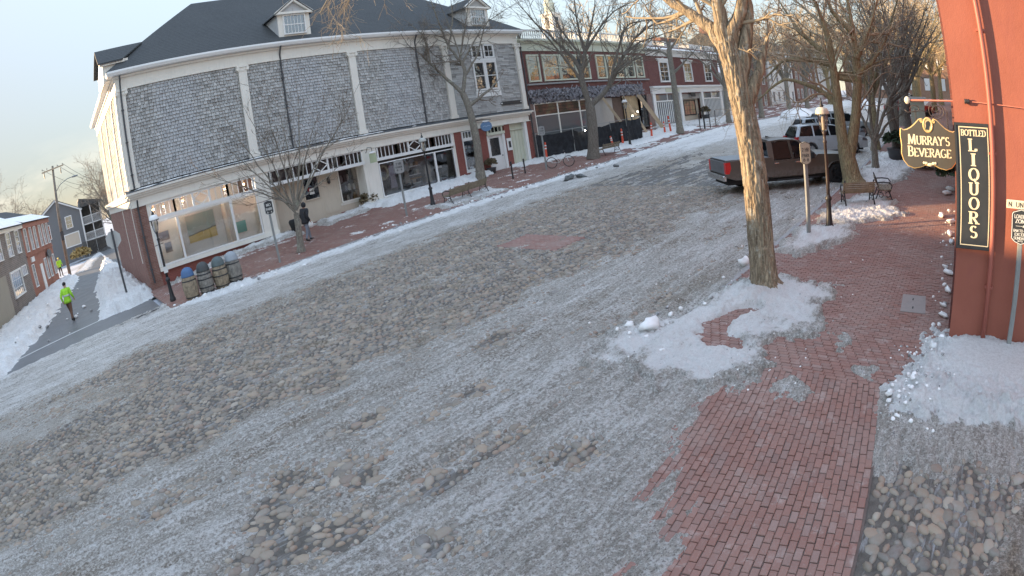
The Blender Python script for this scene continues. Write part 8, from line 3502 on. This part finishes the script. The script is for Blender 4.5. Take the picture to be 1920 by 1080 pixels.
def pickup(label, loc, rz, paint_, name='pickup_truck', L=5.93):
    t = thing(name, label, 'pickup truck', loc, rz)
    W = 1.01
    trim_d = MAT['rubber']
    # lower body with wheel arches cut as side prisms
    fx, rx = 1.98, -1.75        # axles
    z0, zb, zh = .52, 1.12, 1.20

    def arch(cx, r_=.50, n=9):
        return [(cx + r_ * math.cos(math.pi - math.pi * i / n), .42 + r_ * math.sin(math.pi - math.pi * i / n)) for i in range(n + 1)]
    low = [(-2.92, .62), (-2.55, .50)] + [(rx - .50, z0 - .02)] + arch(rx)[1:-1] + [(rx + .50, z0 - .02)] + [(fx - .50, z0 - .02)] + arch(fx)[1:-1] + [(fx + .50, z0 - .02), (2.72, .50), (2.88, .62)]
    top_ = [(2.90, .98), (2.80, 1.17), (1.10, 1.25), (.98, 1.13), (-.95, 1.12), (-1.0, 1.24), (-2.88, 1.22), (-2.93, 1.1)]
    m = MB()
    for s in (-1, 1):
        m.prism(low + top_, 'y', s * (W - .10), s * W)
    m.box(.95, 2.86, -W + .11, W - .11, .60, 1.16)
    m.box(-1.02, .97, -W + .11, W - .11, .45, 1.11)
    m.box(-2.90, -2.80, -W + .101, W - .101, .60, 1.20)
    m.box(-2.8, -1.0, -W + .11, W - .11, .60, .72)
    # hood with a raised centre
    loft(m, [(.92, [(.90, 1.12), (.90, 1.22), (.60, 1.29), (.0, 1.31)]), (1.9, [(.91, 1.1), (.91, 1.21), (.58, 1.27), (.0, 1.28)]), (2.70, [(.90, 1.0), (.89, 1.15), (.55, 1.19), (.0, 1.20)]), (2.86, [(.88, .95), (.86, 1.02), (.5, 1.05), (.0, 1.06)])])
    # cab roof and pillars
    m.smooth = False
    roof = [(.28, 1.83), (-.1, 1.90), (-.55, 1.92), (-.92, 1.88)]
    loft(m, [(.40, [(.70, 1.74), (.70, 1.78), (.5, 1.80), (0, 1.81)]), (.10, [(.72, 1.80), (.73, 1.85), (.5, 1.89), (0, 1.90)]), (-.45, [(.73, 1.82), (.74, 1.88), (.5, 1.92), (0, 1.93)]), (-.95, [(.71, 1.78), (.72, 1.84), (.5, 1.88), (0, 1.89)])])
    for s in (-1, 1):
        def P(x, z): return (x, s * (W - .07 - max(0, z - 1.12) * .33), z)
        m.bar(P(1.08, 1.14), P(.36, 1.79), .08, .09)
        m.bar(P(-.03, 1.12), P(-.08, 1.84), .10, .05)
        m.bar(P(-.98, 1.12), P(-.95, 1.83), .22, .06)
    m.build('body', paint_, t)
    # windows
    for s in (-1, 1):
        m = MB()
        side_glass(m, [(.06, 1.15), (.96, 1.15), (.38, 1.76), (.0, 1.80)], W - .06, .33, s)
        m.build('side_window', MAT['glass_car'], t)
        m = MB()
        side_glass(m, [(-.86, 1.15), (-.10, 1.15), (-.14, 1.80), (-.86, 1.78)], W - .06, .33, s)
        m.build('side_window', MAT['glass_car'], t)
    m = MB()
    m.add([(1.06, -.80, 1.17), (1.06, .80, 1.17), (.40, .66, 1.77), (.40, -.66, 1.77)], [(0, 1, 2, 3)])
    m.build('windscreen', MAT['glass_car'], t)
    m = MB()
    m.add([(-1.0, -.76, 1.2), (-1.0, .76, 1.2), (-.96, .66, 1.78), (-.96, -.66, 1.78)], [(3, 2, 1, 0)])
    m.build('rear_window', MAT['glass_car'], t)
    # interior hint
    m = MB()
    for y in (-.4, .4):
        m.bbox(-.15, .05, y - .22, y + .22, 1.0, 1.62, .05)
        m.bbox(-.85, -.68, y - .22, y + .22, 1.0, 1.6, .05)
    tag(m.build('seats', paint('brown_seat', (.16, .09, .06), .7), t), kind='stuff')
    # tonneau
    m = MB()
    m.box(-2.86, -1.03, -W + .12, W - .12, 1.225, 1.255)
    m.build('bed_cover', paint('grey_cover', (.22, .24, .25), .5), t)
    # doors: seams and handles
    for s in (-1, 1):
        for (a, b) in ((-.03, 1.02), (-.96, -.06)):
            d_ = empty('door', (0, 0, 0))
            d_.parent = t
            m = MB()
            yy = s * (W + .004)
            m.prism([(a + .01, .56), (b - .01, .56), (b - .01, 1.10), (a + .01, 1.10)], 'y', s * (W - .01), yy)
            m.build('door_skin', paint_, d_)
            m = MB()
            m.bbox(a + .06, a + .26, min(yy, yy + s * .03), max(yy, yy + s * .03), .99, 1.03, .006)
            m.build('door_handle', MAT['chrome'], d_)
        m = MB()
        m.bbox(-.8, 1.1, s * (W - .02) - .06, s * (W - .02) + .06, .34, .39, .01)
        m.build('running_board', trim_d, t)
        m = MB()
        m.bar((.72, s * (W - .05), 1.18), (.72, s * (W + .10), 1.22), .05)
        m.bbox(.66, .82, s * (W + .17) - .09, s * (W + .17) + .09, 1.12, 1.36, .03)
        m.build('mirror', trim_d, t)
        m = MB()
        m.prism([(2.62, .98), (2.90, .94), (2.885, 1.10), (2.66, 1.16)], 'y', s * (W - .22), s * (W + .006))
        m.build('headlight', MAT['glass_lamp'], t)
        m = MB()
        m.prism([(-2.945, .76), (-2.80, .76), (-2.72, .95), (-2.74, 1.19), (-2.945, 1.17)], 'y', s * (W - .16), s * (W + .008))
        m.build('tail_light', simple('red_lens', (.55, .02, .02), .25), t)
        for ax in (fx, rx):
            m = MB()
            pts = [(ax + .52 * math.cos(q), s * (W + .012), .42 + .52 * math.sin(q)) for q in np.linspace(0, math.pi, 13)]
            m.tube(pts, .025, 5)
            m.build('arch_trim', paint_, t)
            wheel(t, ax, s * (W - .16), .42, s)
    m = MB()
    m.box(-2.94, -2.901, -W + .17, W - .17, .74, 1.19)
    m.box(-2.955, -2.94, -.5, .5, .92, 1.04)
    m.build('tailgate', paint('grey_tailgate', (.12, .12, .125), .4), t)
    m = MB()
    m.bbox(-3.05, -2.90, -W + .02, W - .02, .50, .70, .03)
    m.build('rear_bumper', MAT['chrome'], t)
    m = MB()
    m.bbox(2.82, 3.0, -W + .04, W - .04, .45, .66, .04)
    m.box(2.88, 2.94, -.55, .55, .68, .96)
    m.build('front_bumper', trim_d, t)
    m = MB()
    m.prism([(-.75, 1.925), (-.55, 1.94), (-.75, 2.0)], 'y', -.03, .03)
    m.build('roof_fin', trim_d, t)
    m = MB()
    m.box(-2.8, 2.6, -.75, .75, .30, .58)
    m.build('underbody', trim_d, t)
    return t


def suv(label, loc, rz, paint_, name='parked_car', cat='car', group=None, snow=False, long=1.0):
    t = thing(name, label, cat, loc, rz, group)
    W = .92
    fx, rx = 1.36 * long, -1.36 * long

    def arch(cx, r_=.41, n=9):
        return [(cx + r_ * math.cos(math.pi - math.pi * i / n), .36 + r_ * math.sin(math.pi - math.pi * i / n)) for i in range(n + 1)]
    low = [(-2.26 * long, .55), (-2.1 * long, .36), (rx - .41, .34)] + arch(rx)[1:-1] + [(rx + .41, .30), (fx - .41, .30)] + arch(fx)[1:-1] + [(fx + .41, .34), (2.2 * long, .36), (2.30 * long, .55)]
    up_ = [(2.30 * long, .78), (2.15 * long, .92), (1.1 * long, 1.05), (-2.2 * long, 1.08), (-2.30 * long, .95)]
    m = MB()
    for s in (-1, 1): m.prism(low + up_, 'y', s * (W - .12), s * W)
    m.box(-2.2 * long, 2.1 * long, -W + .121, W - .121, .45, .95)
    loft(m, [(.85 * long, [(.86, .95), (.86, 1.04), (.5, 1.09), (0, 1.10)]), (1.6 * long, [(.87, .9), (.86, .98), (.5, 1.03), (0, 1.04)]), (2.18 * long, [(.84, .75), (.82, .88), (.5, .91), (0, .92)])])
    m.smooth = False
    loft(m, [(.35 * long, [(.60, 1.54), (.61, 1.57), (.4, 1.60), (0, 1.61)]), (-.2 * long, [(.64, 1.60), (.65, 1.64), (.4, 1.68), (0, 1.69)]), (-1.2 * long, [(.64, 1.60), (.65, 1.64), (.4, 1.68), (0, 1.69)]), (-1.95 * long, [(.60, 1.53), (.61, 1.57), (.4, 1.61), (0, 1.62)])])
    for s in (-1, 1):
        def P(x, z): return (x * long, s * (W - .05 - max(0, z - 1.05) * .45), z)
        m.bar(P(1.0, 1.06), P(.30, 1.58), .07, .07)
        m.bar(P(-.15, 1.06), P(-.18, 1.62), .09, .05)
        m.bar(P(-1.15, 1.06), P(-1.12, 1.62), .10, .05)
        m.bar(P(-2.15, 1.06), P(-1.90, 1.56), .20, .06)
    m.build('body', paint_, t)
    for s in (-1, 1):
        for pts in ([(-.10, 1.08), (.90, 1.08), (.30, 1.55), (-.13, 1.59)], [(-1.08, 1.08), (-.20, 1.08), (-.22, 1.59), (-1.06, 1.59)], [(-2.02, 1.10), (-1.20, 1.08), (-1.17, 1.58), (-1.85, 1.53)]):
            m = MB()
            side_glass(m, [(x * long, z) for x, z in pts], W - .035, .45, s)
            m.build('side_window', MAT['glass_car'], t)
        m = MB()
        m.prism([(-2.32 * long, .8), (-2.12 * long, .82), (-2.10 * long, 1.06), (-2.29 * long, 1.04)], 'y', s * (W - .2), s * (W + .008))
        m.build('tail_light', simple('red_lens', (.45, .03, .03), .25), t)
        m = MB()
        m.prism([(1.95 * long, .74), (2.31 * long, .70), (2.25 * long, .84), (2.0 * long, .90)], 'y', s * (W - .3), s * (W + .006))
        m.build('headlight', MAT['glass_lamp'], t)
        m = MB()
        m.bbox(.62 * long, .78 * long, s * (W + .10) - .09, s * (W + .10) + .09, 1.02, 1.16, .03)
        m.build('mirror', paint_, t)
        m = MB()
        m.tube([(.2 * long, s * .58, 1.66), (-1.7 * long, s * .58, 1.70)], .02, 6)
        m.build('roof_rail', MAT['rubber'], t)
        for a in (-.06, -1.02):
            m = MB()
            m.bbox(a * long + .05, a * long + .22, s * (W + .015) - .015, s * (W + .015) + .015, .90, .94, .005)
            m.build('door_handle', paint_, t)
        for ax in (fx, rx): wheel(t, ax, s * (W - .13), .355, s, .22, 10, 'chrome')
    m = MB()
    m.add([(.98 * long, -.76, 1.08), (.98 * long, .76, 1.08), (.34 * long, .58, 1.57), (.34 * long, -.58, 1.57)], [(0, 1, 2, 3)])
    m.build('windscreen', MAT['glass_car'], t)
    m = MB()
    m.add([(-2.24 * long, -.74, 1.10), (-2.24 * long, .74, 1.10), (-1.97 * long, .58, 1.55), (-1.97 * long, -.58, 1.55)], [(3, 2, 1, 0)])
    m.build('rear_window', MAT['glass_car'], t)
    m = MB()
    m.bbox(-2.38 * long, -2.2 * long, -W + .05, W - .05, .38, .72, .04)
    m.bbox(2.15 * long, 2.36 * long, -W + .05, W - .05, .36, .66, .05)
    m.build('bumpers', paint_, t)
    m = MB()
    m.box(-2.1 * long, 2.1 * long, -.7, .7, .22, .46)
    m.build('underbody', MAT['rubber'], t)
    if snow:
        m = MB()
        m.smooth = True
        m.ball((-.7 * long, 0, 1.62), 1.25 * long, .62, .20, 14, 8, .05)
        m.ball((1.5 * long, 0, 1.0), .75, .8, .14, 14, 8, .05)
        m.build('snow_cover', MAT['snow'], t)
    return t


pickup('bronze grey crew cab pickup truck nosed in to the kerb beside the mossy tree', (22.36, 7.33, gzf(22.4) - .10), R(-47), car_paint('bronze_grey_paint', (.088, .075, .062), .3, .0))
suv('white car parked nose in just beyond the pickup truck', (31.6, 7.7, gzf(31.6) - .10), R(-50), car_paint('white_car_paint', (.44, .455, .47)))
suv('silver white car with a dark rear window, behind the nearer white car', (35.6, 8.5, gzf(35.6) - .10), R(-50), car_paint('silver_car_paint', (.36, .385, .41)))
suv('white car with its front wheel showing between the trees by the planter', (34.5, 4.9, gzf(34.5) - .10), R(-58), car_paint('white_car_paint_two', (.66, .66, .66)), long=.95) if False else None
suv('small pale car parked past the two white cars', (39.6, 8.4, gzf(39.6) - .10), R(-50), car_paint('pale_car_paint', (.38, .40, .40)))
pickup('red pickup truck parked far up the street behind the bracket', (64.0, 5.2, gzf(64) - .10), R(-55), car_paint('red_truck_paint', (.30, .03, .025)))
for i, (x, y, lab) in enumerate(((76, 6.5, 'snow covered car just past the red pickup truck'), (84, 7.0, 'snow covered car in the middle of the far row'), (92, 7.5, 'snow covered car farthest up the right row'))):
    suv(lab, (x, y, gzf(x) - .1), R(-55), car_paint('dark_car_paint', (.08, .085, .09)), group='snowy cars parked far up the street', snow=True)
# heaps of ploughed snow far up the middle
for i, (x, y, s_) in enumerate(((58, 16.5, 1.6), (63, 18.5, 1.9), (69, 20, 1.5), (78, 12, 1.6), (88, 14, 2.0))):
    m = MB()
    m.smooth = True
    random.seed(70 + i)
    m.ball((0, 0, .1), s_ * 1.6, s_, s_ * .42, 18, 10, .12)
    o = m.build('snow_heap', MAT['snow'])
    o.location = (x, y, gzf(x, y) - .15)
    tag(o, 'ploughed heap of snow far up the street, ' + ('nearest of the five', 'second nearest', 'against the far left pavement', 'in the middle of the road', 'farthest of the five')[i], 'snow heap', 'ploughed snow heaps up the street')
